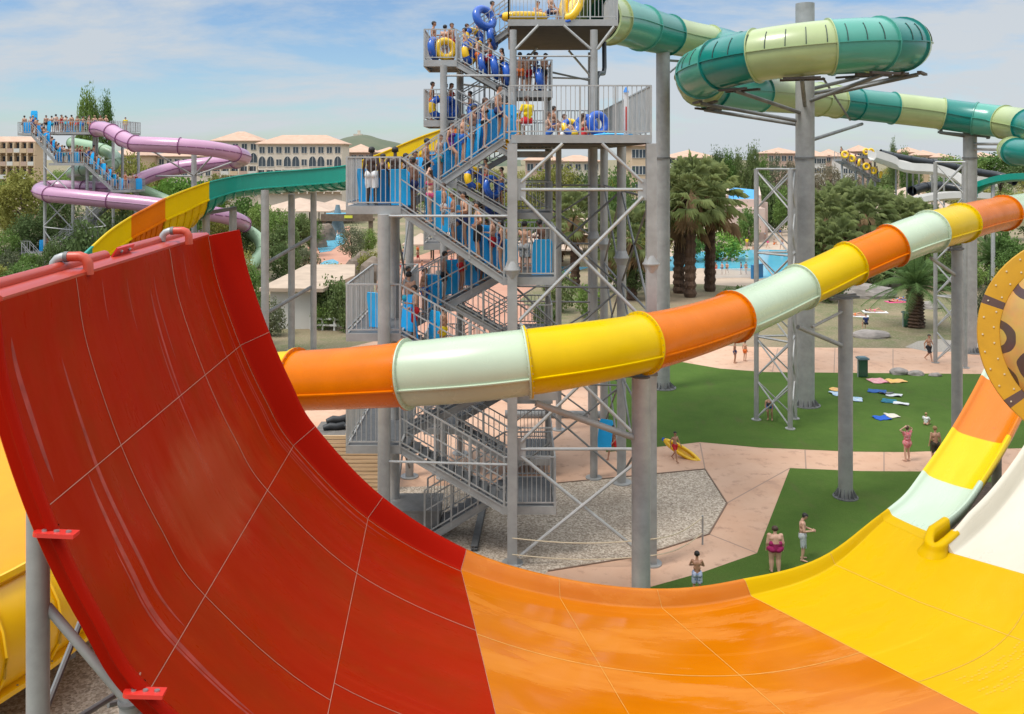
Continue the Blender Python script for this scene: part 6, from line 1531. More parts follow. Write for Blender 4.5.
def trunk_mesh(seed):
    if seed in TRUNK: return TRUNK[seed]
    rnd = random.Random(seed); mb = MB(); mb.path([(0, 0, 0), (.02, .01, .4), (-.02, .03, .8), (.03, 0, 1.15)], [.075, .055, .045, .03], 8)
    for k in range(7):
        g = k * 2.4 + rnd.random(); z = .55 + .08 * k; mb.path([(0, 0, z), (.22 * math.cos(g), .22 * math.sin(g), z + .18), (.52 * math.cos(g), .52 * math.sin(g), z + .42)], [.03, .02, .008], 6)
    o = mb.build('t', [BARK], smooth=True); me = o.data; bpy.data.objects.remove(o); me.name = 'trunk'; TRUNK[seed] = me; return me
KN = dict(round='broadleaf_tree', shrub='shrub', poplar='poplar_tree', pine='pine_tree', feather='feathery_tree')
def tree(u, vtop, vbase, wpx, kind, leafc, label, group=None, seed=None, Y=None, bare=0.22, name=None):
    base = G(u, vbase, 0) if Y is None else V(((u - CX) * Y / F, Y, 0)); Yd = base.y; top = pz(vtop, Yd); rad = wpx * Yd / F / 2; seed = seed if seed is not None else (int(u * 7 + vtop) % 4)
    t = thing(name or KN[kind], base, label, 'shrub' if kind == 'shrub' else 'tree', group, rz=(u * 1.7) % 6.28)
    z0 = top * bare if kind != 'shrub' else 0
    o = obm(crown_mesh(kind, seed), 'crown' if kind != 'shrub' else 'foliage', LF[leafc], t)
    zsc = (top - z0) / (2.0 if kind != 'shrub' else 1.62); o.location = (0, 0, z0); o.scale = (rad / .98, rad / .98, zsc)
    tr = bpy.data.objects.new('trunk', trunk_mesh(seed)); COL.objects.link(tr); tr.parent = t; hh = max(z0 + (top - z0) * .5, .3); tr.scale = (min(rad, hh) * .9, min(rad, hh) * .9, hh / 1.15)
    return t
TR = [  # u, vtop, vbase, width, kind, leaf, label
    (22, 163, 264, 66, 'round', 'olive', 'yellow-green broad tree left of the far tower'), (-14, 172, 262, 50, 'round', 'olive', 'yellow-green tree cut by the left picture edge'), (60, 182, 266, 46, 'round', 'dark', 'dark green tree behind the columns of the far tower'), (33, 208, 276, 48, 'round', 'dark', 'dark bushy tree below the yellow-green tree on the left'),
    (6, 226, 280, 34, 'round', 'green', 'green tree low at the left picture edge'), (8, 246, 283, 26, 'shrub', 'grey', 'grey-green rounded shrub at the left edge'), (30, 250, 287, 30, 'shrub', 'green', 'rounded shrub in front of the foot of the far tower'), (52, 240, 290, 28, 'shrub', 'dark', 'dark shrub at the foot of the far tower stairs'),
    (72, 228, 283, 50, 'round', 'dark', 'dark tree filling the gap behind the far tower'), (100, 205, 262, 60, 'round', 'dark', 'dark tree under the mauve coil'), (128, 146, 250, 44, 'round', 'olive', 'olive tree right of the far tower, under the mauve tube'), (150, 158, 236, 40, 'round', 'olive', 'paler olive tree below the long mauve tube'),
    (176, 172, 240, 56, 'shrub', 'lime', 'bright green bush below the mauve tube'), (204, 176, 240, 40, 'shrub', 'lime', 'second bright green bush below the mauve tube, further right'), (218, 170, 226, 34, 'round', 'olive', 'olive tree in front of the cream hotel'), (236, 215, 276, 44, 'round', 'dark', 'dark tree behind the upper right corner of the red wall'),
    (256, 224, 268, 30, 'shrub', 'dark', 'dark shrub by the pale green tube bend'), (281, 205, 258, 40, 'round', 'green', 'green bushy tree between the flume poles'), (301, 210, 256, 34, 'round', 'dark', 'dark bushy tree right of the middle flume pole'), (262, 200, 245, 34, 'round', 'green', 'green tree left of the lightest flume pole'),
    (284, 240, 279, 34, 'shrub', 'dark', 'dark shrub behind the tan shed roof'), (306, 246, 274, 30, 'shrub', 'grey', 'grey-green shrub behind the tan shed roof'), (330, 262, 285, 40, 'shrub', 'olive', 'olive ground shrub between shed and turquoise pool'), (271, 297, 336, 28, 'shrub', 'grey', 'rounded grey-green bush in front of the white shed wall'),
    (333, 272, 328, 36, 'shrub', 'dark', 'tall dark hedge plant right of the white shed'), (322, 296, 329, 26, 'shrub', 'green', 'green hedge plant behind the white rail fence'), (345, 278, 332, 34, 'shrub', 'dark', 'dark hedge plant left of the lower stair landing'), (369, 250, 280, 26, 'shrub', 'olive', 'olive bush behind the round column of the stairs'),
    (352, 222, 272, 30, 'feather', 'grey', 'feathery pale green grass tree by the turquoise pool'), (368, 226, 262, 22, 'round', 'green', 'small green tree behind the feathery grass tree'),
    (555, 158, 236, 54, 'round', 'olive', 'yellowish tree seen through the tower under the guard platform'), (590, 165, 236, 44, 'round', 'dark', 'dark tree seen through the tower, right of a yellowish one'), (620, 160, 246, 36, 'round', 'green', 'green tree behind the rear tower columns'), (530, 172, 232, 34, 'round', 'dark', 'dark tree behind the caged stair landing'),
    (560, 268, 312, 36, 'shrub', 'dark', 'dark shrub on the ground seen through the tower bracing'), (590, 282, 318, 32, 'shrub', 'green', 'green shrub seen low through the tower bracing'), (545, 300, 330, 30, 'shrub', 'dark', 'low dark shrub behind the yellow tube ring'), (636, 262, 300, 34, 'round', 'dark', 'dark small tree left of the fan palms'), (500, 200, 250, 40, 'round', 'green', 'green tree behind the stair flights'), (460, 196, 240, 36, 'round', 'dark', 'dark tree behind the blue-mat queue'),
    (677, 157, 240, 30, 'round', 'green', 'green tree behind the top of the fan palms'), (718, 146, 226, 20, 'poplar', 'dark', 'leftmost poplar of the row behind the palms'), (729, 150, 226, 20, 'poplar', 'green', 'second poplar of the row behind the palms'), (739, 153, 226, 18, 'poplar', 'dark', 'third and lowest poplar of the row behind the palms'),
    (753, 141, 226, 18, 'poplar', 'dark', 'tallest poplar of the row, last before the lattice mast'), (763, 154, 224, 16, 'poplar', 'green', 'slim poplar right beside the tallest one'), (775, 152, 222, 22, 'feather', 'grey', 'feathery grey-green tree behind the top of the lattice mast'), (792, 156, 222, 26, 'feather', 'brownish', 'feathery brownish tree behind the lattice mast'),
    (735, 200, 236, 30, 'shrub', 'dark', 'dark bush below the poplars'), (748, 205, 246, 26, 'shrub', 'green', 'green bush between poplars and pool'), (775, 186, 232, 34, 'shrub', 'dark', 'dark bush seen through the lattice mast'), (718, 224, 260, 54, 'shrub', 'lime', 'bright green hedge behind the palm trunks'), (690, 228, 262, 30, 'shrub', 'green', 'green hedge left of the bright green one'),
    (728, 286, 298, 12, 'shrub', 'green', 'tiny spiky plant by the pool fence'), (741, 284, 298, 14, 'shrub', 'green', 'second tiny plant by the pool fence'), (826, 160, 222, 40, 'feather', 'brownish', 'brownish bare-looking tree right of the tallest pole'), (852, 172, 224, 40, 'feather', 'brownish', 'brownish tree below the yellow-ring queue'), (893, 143, 214, 11, 'poplar', 'dark', 'dark cypress above the black tube'),
    (905, 148, 212, 14, 'poplar', 'green', 'shorter green cypress above the black tube'), (915, 152, 212, 18, 'round', 'green', 'round tree beside the cypresses'), (880, 182, 222, 44, 'round', 'green', 'green tree below the white flume'), (960, 155, 208, 52, 'pine', 'green', 'flat-topped pine left of the right-hand pole'), (1000, 153, 208, 58, 'pine', 'green', 'flat-topped pine near the right edge'),
    (1030, 158, 212, 46, 'pine', 'dark', 'dark pine cut by the right edge'), (945, 172, 216, 40, 'round', 'green', 'green tree under the black tube'), (1005, 190, 240, 50, 'round', 'olive', 'olive tree behind the teal flume at the right'), (985, 205, 246, 44, 'round', 'green', 'green tree behind the slim lattice mast'), (1035, 196, 256, 50, 'round', 'dark', 'dark tree at the right edge above the tortoise disc'),
    (945, 250, 290, 40, 'shrub', 'dark', 'dark bush behind the slim lattice mast foot'), (985, 282, 335, 16, 'shrub', 'grey', 'thin grey-green bush beside the tall right pole'), (830, 262, 302, 40, 'shrub', 'dark', 'dark bush right of the tallest pole'), (806, 296, 330, 14, 'shrub', 'green', 'small green bush at the foot of the tallest pole'), (970, 258, 290, 34, 'shrub', 'green', 'green bush left of the small date palm'), (865, 268, 292, 40, 'shrub', 'dark', 'dark bush behind the sunbathers'),
    (1010, 262, 300, 34, 'shrub', 'olive', 'olive bush beyond the tortoise disc')]
for i, q in enumerate(TR): tree(q[0], q[1], q[2], q[3], q[4], q[5], q[6], 'trees and shrubs of the park')
FILL = [(150, 186, 262, 50), (186, 196, 270, 54), (222, 205, 280, 46), (246, 190, 240, 40), (120, 200, 275, 50), (90, 215, 290, 44), (20, 260, 300, 44), (0, 262, 300, 40), (60, 262, 305, 44), (110, 245, 300, 40), (150, 232, 292, 44), (200, 235, 295, 46), (240, 245, 300, 30), (256, 262, 312, 26), (252, 290, 345, 26), (285, 222, 262, 40), (310, 218, 250, 28),
        (520, 180, 240, 40), (535, 205, 258, 34), (605, 200, 262, 40), (640, 185, 262, 34), (620, 235, 290, 36), (655, 200, 270, 36), (655, 240, 290, 30), (700, 170, 240, 40), (765, 172, 232, 36), (790, 180, 236, 36), (812, 200, 262, 34), (820, 232, 290, 40), (856, 236, 286, 44), (890, 236, 288, 44), (925, 232, 285, 40), (960, 222, 280, 44), (1005, 225, 285, 44), (975, 190, 240, 40), (930, 200, 250, 40), (1020, 240, 300, 40)]
KFL = ['dark', 'green', 'olive', 'green', 'dark']
for i, (u, vt, vb, wp) in enumerate(FILL):
    tree(u, vt, vb, wp, 'shrub' if i % 2 else 'round', KFL[i % 5], ('dense leafy shrub in the planted belt of the park' if i % 2 else 'dense bushy tree in the planted belt of the park'), 'shrubs of the planted belt' if i % 2 else 'bushy trees of the planted belt', seed=i % 4, bare=.08)
tree(88, 84, 235, 26, 'poplar', 'green', 'tall poplar standing behind the far tower', 'trees and shrubs of the park', bare=.35); tree(106, 96, 235, 17, 'poplar', 'green', 'slimmer tall poplar leaning right of the other behind the far tower', 'trees and shrubs of the park', bare=.5)
# far woodland: one mass
rnd = random.Random(5); mb = MB(); pr = [crown_mesh('round', 1), crown_mesh('pine', 2), crown_mesh('round', 3), crown_mesh('feather', 0)]
pd = [([v.co.copy() for v in m.vertices], [tuple(f.vertices) for f in m.polygons]) for m in pr]
for k in range(270):
    Y = rnd.uniform(185, 420); u = rnd.uniform(-60, 1090)
    if k >= 190: Y = rnd.uniform(110, 400); u = rnd.uniform(-620, -60) if k % 2 else rnd.uniform(1090, 1500)
    X = (u - CX) * Y / F
    if 205 < u < 350 and Y > 188: continue
    if 735 < u < 760 and Y > 200: continue
    hgt = rnd.uniform(6, 10.5); wd = rnd.uniform(3.5, 6.5); vs, fs = pd[k % 4]; fs = fs[::2] if Y > 250 else fs; a = rnd.uniform(0, 6.3); c_, s_ = math.cos(a), math.sin(a)
    mb.add([(X + (v.x * c_ - v.y * s_) * wd, Y + (v.x * s_ + v.y * c_) * wd, v.z * hgt / 2) for v in vs], fs, k % 3)
o = mb.build('woodland', [LF['green'], LF['dark'], LF['olive']]); tag(o, 'far green woodland between the park and the town', 'woodland', None, 'stuff')
# fan palms
def fan_palm_meshes(seed):
    rnd = random.Random(seed); mb = MB(); dead = MB()
    for k in range(52):
        t = k / 51; el = R(84 - 128 * t ** 1.1 + rnd.uniform(-9, 9)); az_ = k * 2.399 + rnd.uniform(-.2, .2); d = V((math.cos(az_) * math.cos(el), math.sin(az_) * math.cos(el), math.sin(el)))
        pl = rnd.uniform(1.3, 1.9); p0 = V((0, 0, .1)); sag = V((0, 0, -.25 * math.cos(el)))
        p1 = p0 + d * pl + sag; tgt = dead if t > .92 else mb; tgt.path([p0, p0 + d * pl * .5 + sag * .3, p1], [.03, .025, .018], 4)
        side = d.cross(V((0, 0, 1))); side = side.normalized() if side.length > .05 else V((1, 0, 0)); up = side.cross(d).normalized(); dd = (d + sag * .8).normalized()
        for j in range(17):
            a = R(-80 + 160 * j / 16); ray = (dd * math.cos(a) + side * math.sin(a)); L = rnd.uniform(.8, 1.15) * (1 - .15 * abs(a)); w_ = side * math.cos(a) * .036 - dd * math.sin(a) * .036
            m = p1 + ray * L * .62 + up * .05; e = p1 + ray * L * .95 + V((0, 0, -.12 - .25 * rnd.random()))
            tgt.add([p1, m - w_ + up * .03, m + w_ - up * .03, e], [(0, 1, 3), (0, 3, 2)])
    for k in range(22):
        az_ = rnd.uniform(0, 6.3); r = rnd.uniform(.3, .6); z = rnd.uniform(-1.3, -.1); p = V((math.cos(az_) * r, math.sin(az_) * r, z)); s2 = V((-math.sin(az_), math.cos(az_), 0)) * rnd.uniform(.15, .3)
        dead.add([p * 1 + V((0, 0, .5)) - V((math.cos(az_), math.sin(az_), 0)) * r * .6, p - s2, p + V((math.cos(az_), math.sin(az_), 0)) * .2 - V((0, 0, .9)), p + s2], [(0, 1, 2, 3)])
    o1 = mb.build('x', [LF['palm']]); o2 = dead.build('y', [LF['dead']]); r = (o1.data, o2.data); bpy.data.objects.remove(o1); bpy.data.objects.remove(o2); r[0].name = 'palm_crown'; r[1].name = 'dead_skirt'; return r
FPM = [fan_palm_meshes(s) for s in (1, 2, 3)]
def shag_trunk():
    rnd = random.Random(3); mb = MB(); n = 14; rows = []
    for j in range(26):
        z = j / 25; r = (.40 - .06 * z) * (1 + .10 * ((j % 2) * 2 - 1)); rows.append([V((r * math.cos(2 * math.pi * k / n) * rnd.uniform(.9, 1.1), r * math.sin(2 * math.pi * k / n) * rnd.uniform(.9, 1.1), z)) for k in range(n)])
    mb.loft(rows, True, caps=True)
    for _ in range(150):
        g = rnd.uniform(0, 6.3); z = rnd.uniform(.05, 1); e = V((math.cos(g), math.sin(g), 0)); s2 = V((-math.sin(g), math.cos(g), 0)) * .06; p = e * .36 + V((0, 0, z)); mb.add([p - s2, p + s2, p + e * .18 + V((0, 0, -.035))], [(0, 1, 2)])
    o = mb.build('t', [SHAG]); me = o.data; bpy.data.objects.remove(o); me.name = 'trunk'; return me
SHT = shag_trunk()
def fan_palm(u, vbase, vtop, sc, label, seed, group='fan palms', Y=None, skirt=True):
    base = G(u, vbase) if Y is None else V(((u - CX) * Y / F, Y, 0)); h = pz(vtop, base.y) - 1.9 * sc; t = thing('fan_palm', base, label, 'palm', group, rz=seed * 1.3)
    tr = bpy.data.objects.new('trunk', SHT); COL.objects.link(tr); tr.parent = t; tr.scale = (sc * .85, sc * .85, h)
    a, b = FPM[seed % 3]
    c = bpy.data.objects.new('crown', a); COL.objects.link(c); c.parent = t; c.location = (0, 0, h); c.scale = (sc, sc, sc)
    if skirt: d = bpy.data.objects.new('dead_skirt', b); COL.objects.link(d); d.parent = t; d.location = (0, 0, h); d.scale = (sc * 1.1, sc * 1.1, sc * 1.1)
    return t
fan_palm(679, 293, 178, 1.75, 'fan palm with shaggy trunk standing next to the twin tower columns', 0); fan_palm(690, 297, 163, 1.75, 'tallest fan palm, shaggy trunk nearest to the camera behind the orange ring', 1); fan_palm(710, 291, 166, 1.7, 'right fan palm of the clump of three by the pool', 2)
for i, (u, vb, vt, sc, lab) in enumerate(((826, 288, 196, 1.5, 'fan palm just right of the tallest pole'), (845, 282, 186, 1.55, 'second fan palm right of the tallest pole'), (866, 286, 190, 1.5, 'fan palm below the queue with yellow rings'), (886, 280, 194, 1.5, 'fan palm in the middle of the right-hand palm row'), (905, 284, 202, 1.45, 'fan palm above the date palm'), (922, 278, 206, 1.4, 'fan palm left of the slim lattice mast'), (836, 292, 222, 1.5, 'low fan palm in front of the right-hand palm row'), (575, 290, 193, 1.5, 'fan palm seen through the tower bracing'), (560, 262, 214, 1.3, 'low palm seen through the tower near a pavilion roof'), (632, 300, 212, 1.5, 'fan palm between the rear tower columns'))):
    fan_palm(u, vb, vt, sc, lab, i + 3)
def date_palm_mesh(seed):
    rnd = random.Random(seed); mb = MB()
    for k in range(46):
        t = k / 45; el = R(84 - 92 * t + rnd.uniform(-6, 6)); az_ = k * 2.399; h = V((math.cos(az_), math.sin(az_), 0)); L = rnd.uniform(2.9, 3.5); pts = []
        for j in range(9):
            q = j / 8; pts.append(h * (L * q * math.cos(el) * (1 - .05 * q)) + V((0, 0, L * q * math.sin(el) - 1.5 * q * q * (.45 + .55 * math.cos(el)))))
        mb.path(pts, [.04 - .0035 * j for j in range(9)], 4)
        sd_ = V((-h.y, h.x, 0))
        for j in range(1, 34):
            q = j / 34 * 8; i = int(q); f = q - i; p = pts[i] * (1 - f) + pts[min(i + 1, 8)] * f; tt = (pts[min(i + 1, 8)] - pts[i]).normalized(); l = .55 * math.sin(math.pi * min(.97, .15 + .85 * j / 34)) + .1
            for s_ in (-1, 1):
                e = p + (sd_ * s_ * .75 + tt * .6).normalized() * l + V((0, 0, -.12 - .1 * rnd.random())); w_ = tt * .03; mb.add([p - w_, p + w_, e], [(0, 1, 2)])
    o = mb.build('x', [LF['palmd']]); me = o.data; bpy.data.objects.remove(o); me.name = 'palm_crown'; return me
DPM = date_palm_mesh(4)
def date_palm(u, vbase, h, sc, label):
    base = G(u, vbase); t = thing('date_palm', base, label, 'palm', 'date palms'); tr = bpy.data.objects.new('trunk', SHT); COL.objects.link(tr); tr.parent = t; tr.scale = (sc * 1.35, sc * 1.35, h)
    c = bpy.data.objects.new('crown', DPM); COL.objects.link(c); c.parent = t; c.location = (0, 0, h); c.scale = (sc, sc, sc); return t
date_palm(915, 327, 3.4, 1.35, 'stout date palm with arching fronds beside the green bin'); date_palm(992, 285, 2.6, 1.35, 'smaller date palm above the tortoise disc')

# ================================================================== buildings far behind
CREAM = mat('cream_render', (.66, .57, .46), .9, var=.12, vscale=.3); OCHRE = mat('ochre_render', (.62, .45, .29), .9, var=.12, vscale=.3); WHITE = mat('white_render', (.66, .63, .58), .9, var=.1, vscale=.3); PINKW = mat('pinkish_render', (.52, .36, .28), .9, var=.12, vscale=.3)
ROOF = mat('terracotta_tiles', (.55, .37, .27), .9, c2=(.47, .30, .21), vscale=.8, stretch=(1, 1, 1), bump=.3, bscale=3); GLASS = mat('window_glass', (.07, .09, .11), .2, var=.5, vscale=.3); SHADE = mat('loggia_interior', (.20, .15, .12), .9, var=.4, vscale=.4)
def hip_roof(x0, x1, y0, y1, z0, z1, parent, ov=.6, name='roof', m=ROOF, gable=False):
    x0 -= ov; x1 += ov; y0 -= ov; y1 += ov; ym = (y0 + y1) / 2; i = 0 if gable else min((y1 - y0) / 2, (x1 - x0) / 2 - .05); mb = MB(); t = .18
    mb.add([(x0, y0, z0), (x1, y0, z0), (x1, y1, z0), (x0, y1, z0), (x0 + i, ym, z1), (x1 - i, ym, z1), (x0, y0, z0 - t), (x1, y0, z0 - t), (x1, y1, z0 - t), (x0, y1, z0 - t)],
           [(0, 1, 5, 4), (1, 2, 5), (2, 3, 4, 5), (3, 0, 4), (0, 6, 7, 1), (1, 7, 8, 2), (2, 8, 9, 3), (3, 9, 6, 0), (9, 8, 7, 6)]); return mb.build(name, m, parent)
def win_mesh(w_, h_, arch=False):
    mb = MB(); pts = [(-w_ / 2, 0), (w_ / 2, 0)]
    if arch: pts += [(w_ / 2 * math.cos(R(g)), h_ - w_ / 2 + w_ / 2 * math.sin(R(g))) for g in range(0, 181, 20)]
    else: pts += [(w_ / 2, h_), (-w_ / 2, h_)]
    n = len(pts); mb.add([(p[0], -.03, p[1]) for p in pts], [tuple(range(n))], 0)
    # reveal and frame standing proud of the wall
    cx_, cz = 0, h_ / 2; outr = [((p[0] - cx_) * 1.08, -.10, (p[1] - cz) * 1.07 + cz) for p in pts]; inn = [(p[0], -.10, p[1]) for p in pts]; bk = [(p[0], -.03, p[1]) for p in pts]; ob = [((p[0]) * 1.08, .0, (p[1] - cz) * 1.07 + cz) for p in pts]
    o = len(mb.v); mb.v += [V(p) for p in outr + inn + bk + ob]
    for i in range(n):
        j = (i + 1) % n
        for a, b in ((0, n), (n, 2 * n), (3 * n, 0)): mb.f.append([o + a + i, o + a + j, o + b + j, o + b + i]); mb.mi.append(1)
    for x in ([0] if w_ > 1 else []): mb.box((x, .0, h_ / 2), (.09, .08, h_), 1)
    ob_ = mb.build('w', [GLASS, WHITE]); me = ob_.data; bpy.data.objects.remove(ob_); me.name = 'window'; return me
WA, WB_, WC = win_mesh(2.7, 2.3, True), win_mesh(2.6, 1.9), win_mesh(1.2, 1.4)
def setwin(me, x, y, z, parent, name='window', sc=(1, 1, 1)):
    o = bpy.data.objects.new(name, me); COL.objects.link(o); o.parent = parent; o.location = V((x, y, z)) - wloc(parent); o.scale = sc; return o
def block(u0, u1, vtop, vroof, Y, depth, wall, label, floors, bays, cat='building', arches=(), balc=(), roofm=ROOF, zmin=0):
    x0, x1 = (u0 - CX) * Y / F, (u1 - CX) * Y / F; ze = pz(vroof, Y); zt = pz(vtop, Y + depth / 2)
    t = thing('apartment_block' if floors > 2 else 'house', ((x0 + x1) / 2, Y, 0), label, cat, 'buildings of the town'); mb = MB(); mb.box(((x0 + x1) / 2, Y + depth / 2, ze / 2), (x1 - x0, depth, ze)); mb.build('wall', wall, t)
    hip_roof(x0, x1, Y, Y + depth, ze, max(zt, ze + .8), t)
    fh = 2.85; bw_ = (x1 - x0) / bays
    for f in range(floors):
        z = ze - (f + 1) * fh + .55
        if z < zmin: break
        for b in range(bays):
            x = x0 + bw_ * (b + .5)
            if f in arches and b % 3 != 2: setwin(WA, x, Y - .02, z - .1, t, sc=(min(1.1, bw_ / 3.2), 1, 1))
            elif f in balc: setwin(WB_, x, Y - .02, z, t, sc=(min(1.1, bw_ / 3.1), 1, 1))
            else: setwin(WB_ if bw_ > 3 else WC, x, Y - .02, z + .1, t)
            if f in balc:
                mb = MB(); mb.box((x, Y - .65, z - .15), (bw_ * .84, 1.2, .14)); mb.box((x, Y - 1.22, z + .35), (bw_ * .84, .08, .86), 1); mb.build('balcony', [wall, [WHITE, OCHRE, PINKW][(b + f) % 3]], t)
        if balc and f in balc:
            for b in range(bays + 1): mb = MB(); mb.box((x0 + bw_ * b, Y - .6, z + .7), (.3, 1.2, fh - .1)); mb.build('pier', wall, t)
    return t
block(258, 342, 135, 143.5, 200, 9, CREAM, 'cream hotel with arched windows and a terracotta roof behind the green flume', 4, 10, arches=(1,), balc=(2, 3)); block(213, 258, 131.5, 140.5, 206, 9, CREAM, 'taller left wing of the cream hotel behind the mauve tube', 4, 5, arches=(1,), balc=(2, 3))
block(-25, 37, 136.5, 141.5, 190, 4, OCHRE, 'ochre apartment block with white balconies at the left edge', 4, 9, balc=(0, 1, 2)); block(343, 372, 144, 152, 215, 10, PINKW, 'pinkish house with terracotta roof right of the cream hotel', 2, 4); block(372, 402, 147, 153, 230, 10, WHITE, 'white house behind the two dark-skinned men', 2, 4); block(108, 140, 147, 155, 215, 10, OCHRE, 'ochre house between far tower and mauve tube', 3, 5); block(150, 212, 150, 156, 225, 12, CREAM, 'long cream house below the mauve tube', 3, 8)
block(668, 718, 150, 157.5, 210, 12, CREAM, 'cream block with terracotta roof behind the fan palms', 3, 7, balc=(0, 1)); block(632, 646, 140, 145, 150, 9, OCHRE, 'narrow ochre building right behind the tower columns', 5, 2); block(768, 800, 147.5, 153, 240, 10, PINKW, 'terracotta-roofed house behind the lattice mast', 2, 5); block(526, 560, 152, 160, 180, 9, PINKW, 'house with terracotta roof seen under the guard platform', 2, 4); block(556, 600, 155, 161, 215, 9, CREAM, 'cream house seen under the guard platform', 2, 5)
rnd = random.Random(9)
for i, (u0, u1, vt, ve, Y, wl, lab) in enumerate(((812, 826, 150, 156, 260, WHITE, 'white house just right of the tallest pole'), (826, 842, 149, 155, 270, PINKW, 'pinkish house below the exit of the green coil'), (843, 858, 151, 156, 255, WHITE, 'white house left of the yellow-ring queue'), (857, 872, 145, 151, 262, PINKW, 'house with orange roof behind the yellow-ring queue'), (905, 922, 147, 152, 300, PINKW, 'highest of the orange roofed houses above the black tube'), (921, 938, 150, 155, 290, OCHRE, 'ochre house right of the cypresses'), (937, 954, 153, 157, 285, WHITE, 'white house above the end of the black tube'), (978, 998, 152, 157, 300, WHITE, 'white house beyond the flat-topped pines'), (785, 812, 153, 158, 280, CREAM, 'cream house low behind the tallest pole'))):
    block(u0, u1, vt, ve, Y, 9, wl, lab, 2, 3)
# hill with a small castle
HILLM = mat('hill_scrub', (.075, .10, .055), .95, c2=(.12, .125, .075), vscale=.012, bump=.6, bscale=.05)
hp_ = [(250, 158), (300, 153), (325, 147), (340, 140.5), (352, 137.5), (366, 136.5), (380, 138.5), (394, 143), (412, 149), (440, 153), (480, 157), (520, 160)]
mb = MB(); rows = []
for k in range(9):
    a = k / 8; row = []
    for q in cr(hp_, 5): p = P(q[0], q[1], 1700); row.append(V((p.x, 1450 + 500 * a, -2 + (p.z + 2) * math.sin(math.pi * min(1, a / .5 * .5)) + 6 * noise.noise(V((p.x * .02, a * 7, 0))) * (1 if 0 < a < 1 else 0))))
    rows.append(row)
mb.loft(rows); tag(mb.build('hills', HILLM, smooth=True, recalc=True), kind='structure')
c = P(358, 137.5, 1700); ct = thing('castle', c, 'tiny ruined castle on the crest of the far hill', 'castle'); mb = MB(); mb.box(c + V((0, 0, 2)), (16, 12, 10)); mb.build('wall', CREAM, ct); mb = MB(); mb.box(c + V((2, 0, 8)), (5, 5, 12)); mb.build('tower', CREAM, ct)

# ---- shed, fence, pavilions, bridge near the turquoise pool
sh = thing('shed', (-18, 78, 0), 'low white shed with a flat tan roof between the flume poles', 'shed')
mb = MB(); mb.box((-17.9, 78.5, 1.55), (3.8, 14.5, 3.1)); mb.build('wall', WHITE, sh)
mb = MB(); mb.prism([(-20.6, 70.8), (-15.3, 70.4), (-14.2, 78.5), (-15.6, 86.5), (-20.4, 86.5)], 3.14, 3.42); mb.build('roof', mat('tan_roofing', (.50, .38, .28), .9, var=.25, vscale=.6), sh)
mb = MB(); mb.box((-15.95, 72.2, 1.1), (.06, 1.0, 2.2)); mb.build('door', mat('dark_opening', (.04, .035, .03), .8), sh)
fn = thing('rail_fence', G(333, 330), 'white wooden rail fence right of the white shed', 'fence'); WP = mat('white_paint', (.75, .75, .73), .5)
a, b = G(311, 330), G(346, 331); 
for i in range(4): p = a + (b - a) * (i / 3); mb = MB(); mb.box(p + V((0, 0, .55)), (.14, .14, 1.1)); mb.build('post', WP, fn)
for z in (.45, .95): mb = MB(); mb.beam(a + V((0, -.1, z)), b + V((0, -.1, z)), .06, .15); mb.build('rail', WP, fn)
def pavilion(u, vb, w_, h, hr, label, roofm, posts=True):
    c = G(u, vb); t = thing('pavilion', c, label, 'pavilion', 'open pavilions in the park'); hip_roof(c.x - w_ / 2, c.x + w_ / 2, c.y - w_ / 2, c.y + w_ / 2, h, h + hr, t, m=roofm)
    for sx in (-1, 1):
        for sy in (-1, 1): mb = MB(); mb.box((c.x + sx * w_ * .45, c.y + sy * w_ * .45, h / 2 - .09), (.2, .2, h - .18)); mb.build('post', BARK, t)
TANR = mat('pale_tile_roof', (.52, .39, .30), .9, c2=(.44, .32, .24), vscale=.5, bump=.2, bscale=4)
pavilion(575, 252, 9.5, 3.0, 3.4, 'pale tiled pavilion roof seen through the tower bracing', TANR); pavilion(548, 268, 7, 2.8, 2.6, 'lower pavilion roof in front of the larger one, behind the tower', TANR); pavilion(421, 262, 3.4, 2.6, 1.3, 'small beige parasol-like pavilion behind the stairs', TANR); pavilion(455, 252, 4.5, 2.6, 1.3, 'beige pavilion behind the rear stair flights', TANR); pavilion(300, 224, 15, 3.2, 2.4, 'long tan canopy roof under the green flume', TANR); pavilion(335, 222, 10, 3.0, 2.0, 'tan canopy roof left of the upper stair landing', TANR); pavilion(6, 240, 9, 5.5, 2.4, 'pale tiled roof among the trees at the left edge', TANR); pavilion(905, 226, 14, 4, 4, 'pale tent-like roof under the white flume', TANR)
br = thing('footbridge', G(348, 234), 'brown wooden footbridge over the turquoise pool', 'bridge'); q = G(348, 234); BRW = mat('weathered_wood', (.20, .14, .095), .9, var=.4, vscale=2)
mb = MB(); mb.box((q.x, q.y, 2.7), (9.5, 2.2, .5)); mb.box((q.x, q.y - 1.05, 3.3), (9.5, .12, .9)); mb.build('deck', BRW, br)
for sx in (-4.2, 4.2): mb = MB(); mb.box((q.x + sx, q.y, 1.2), (.6, 1.6, 2.5)); mb.build('pier', BRW, br)
mb = MB(); mb.box((q.x + .3, q.y - 1.2, 3.25), (1.5, .08, .5)); mb.build('sign_board', mat('yellow_board', (.65, .62, .05), .6), br)
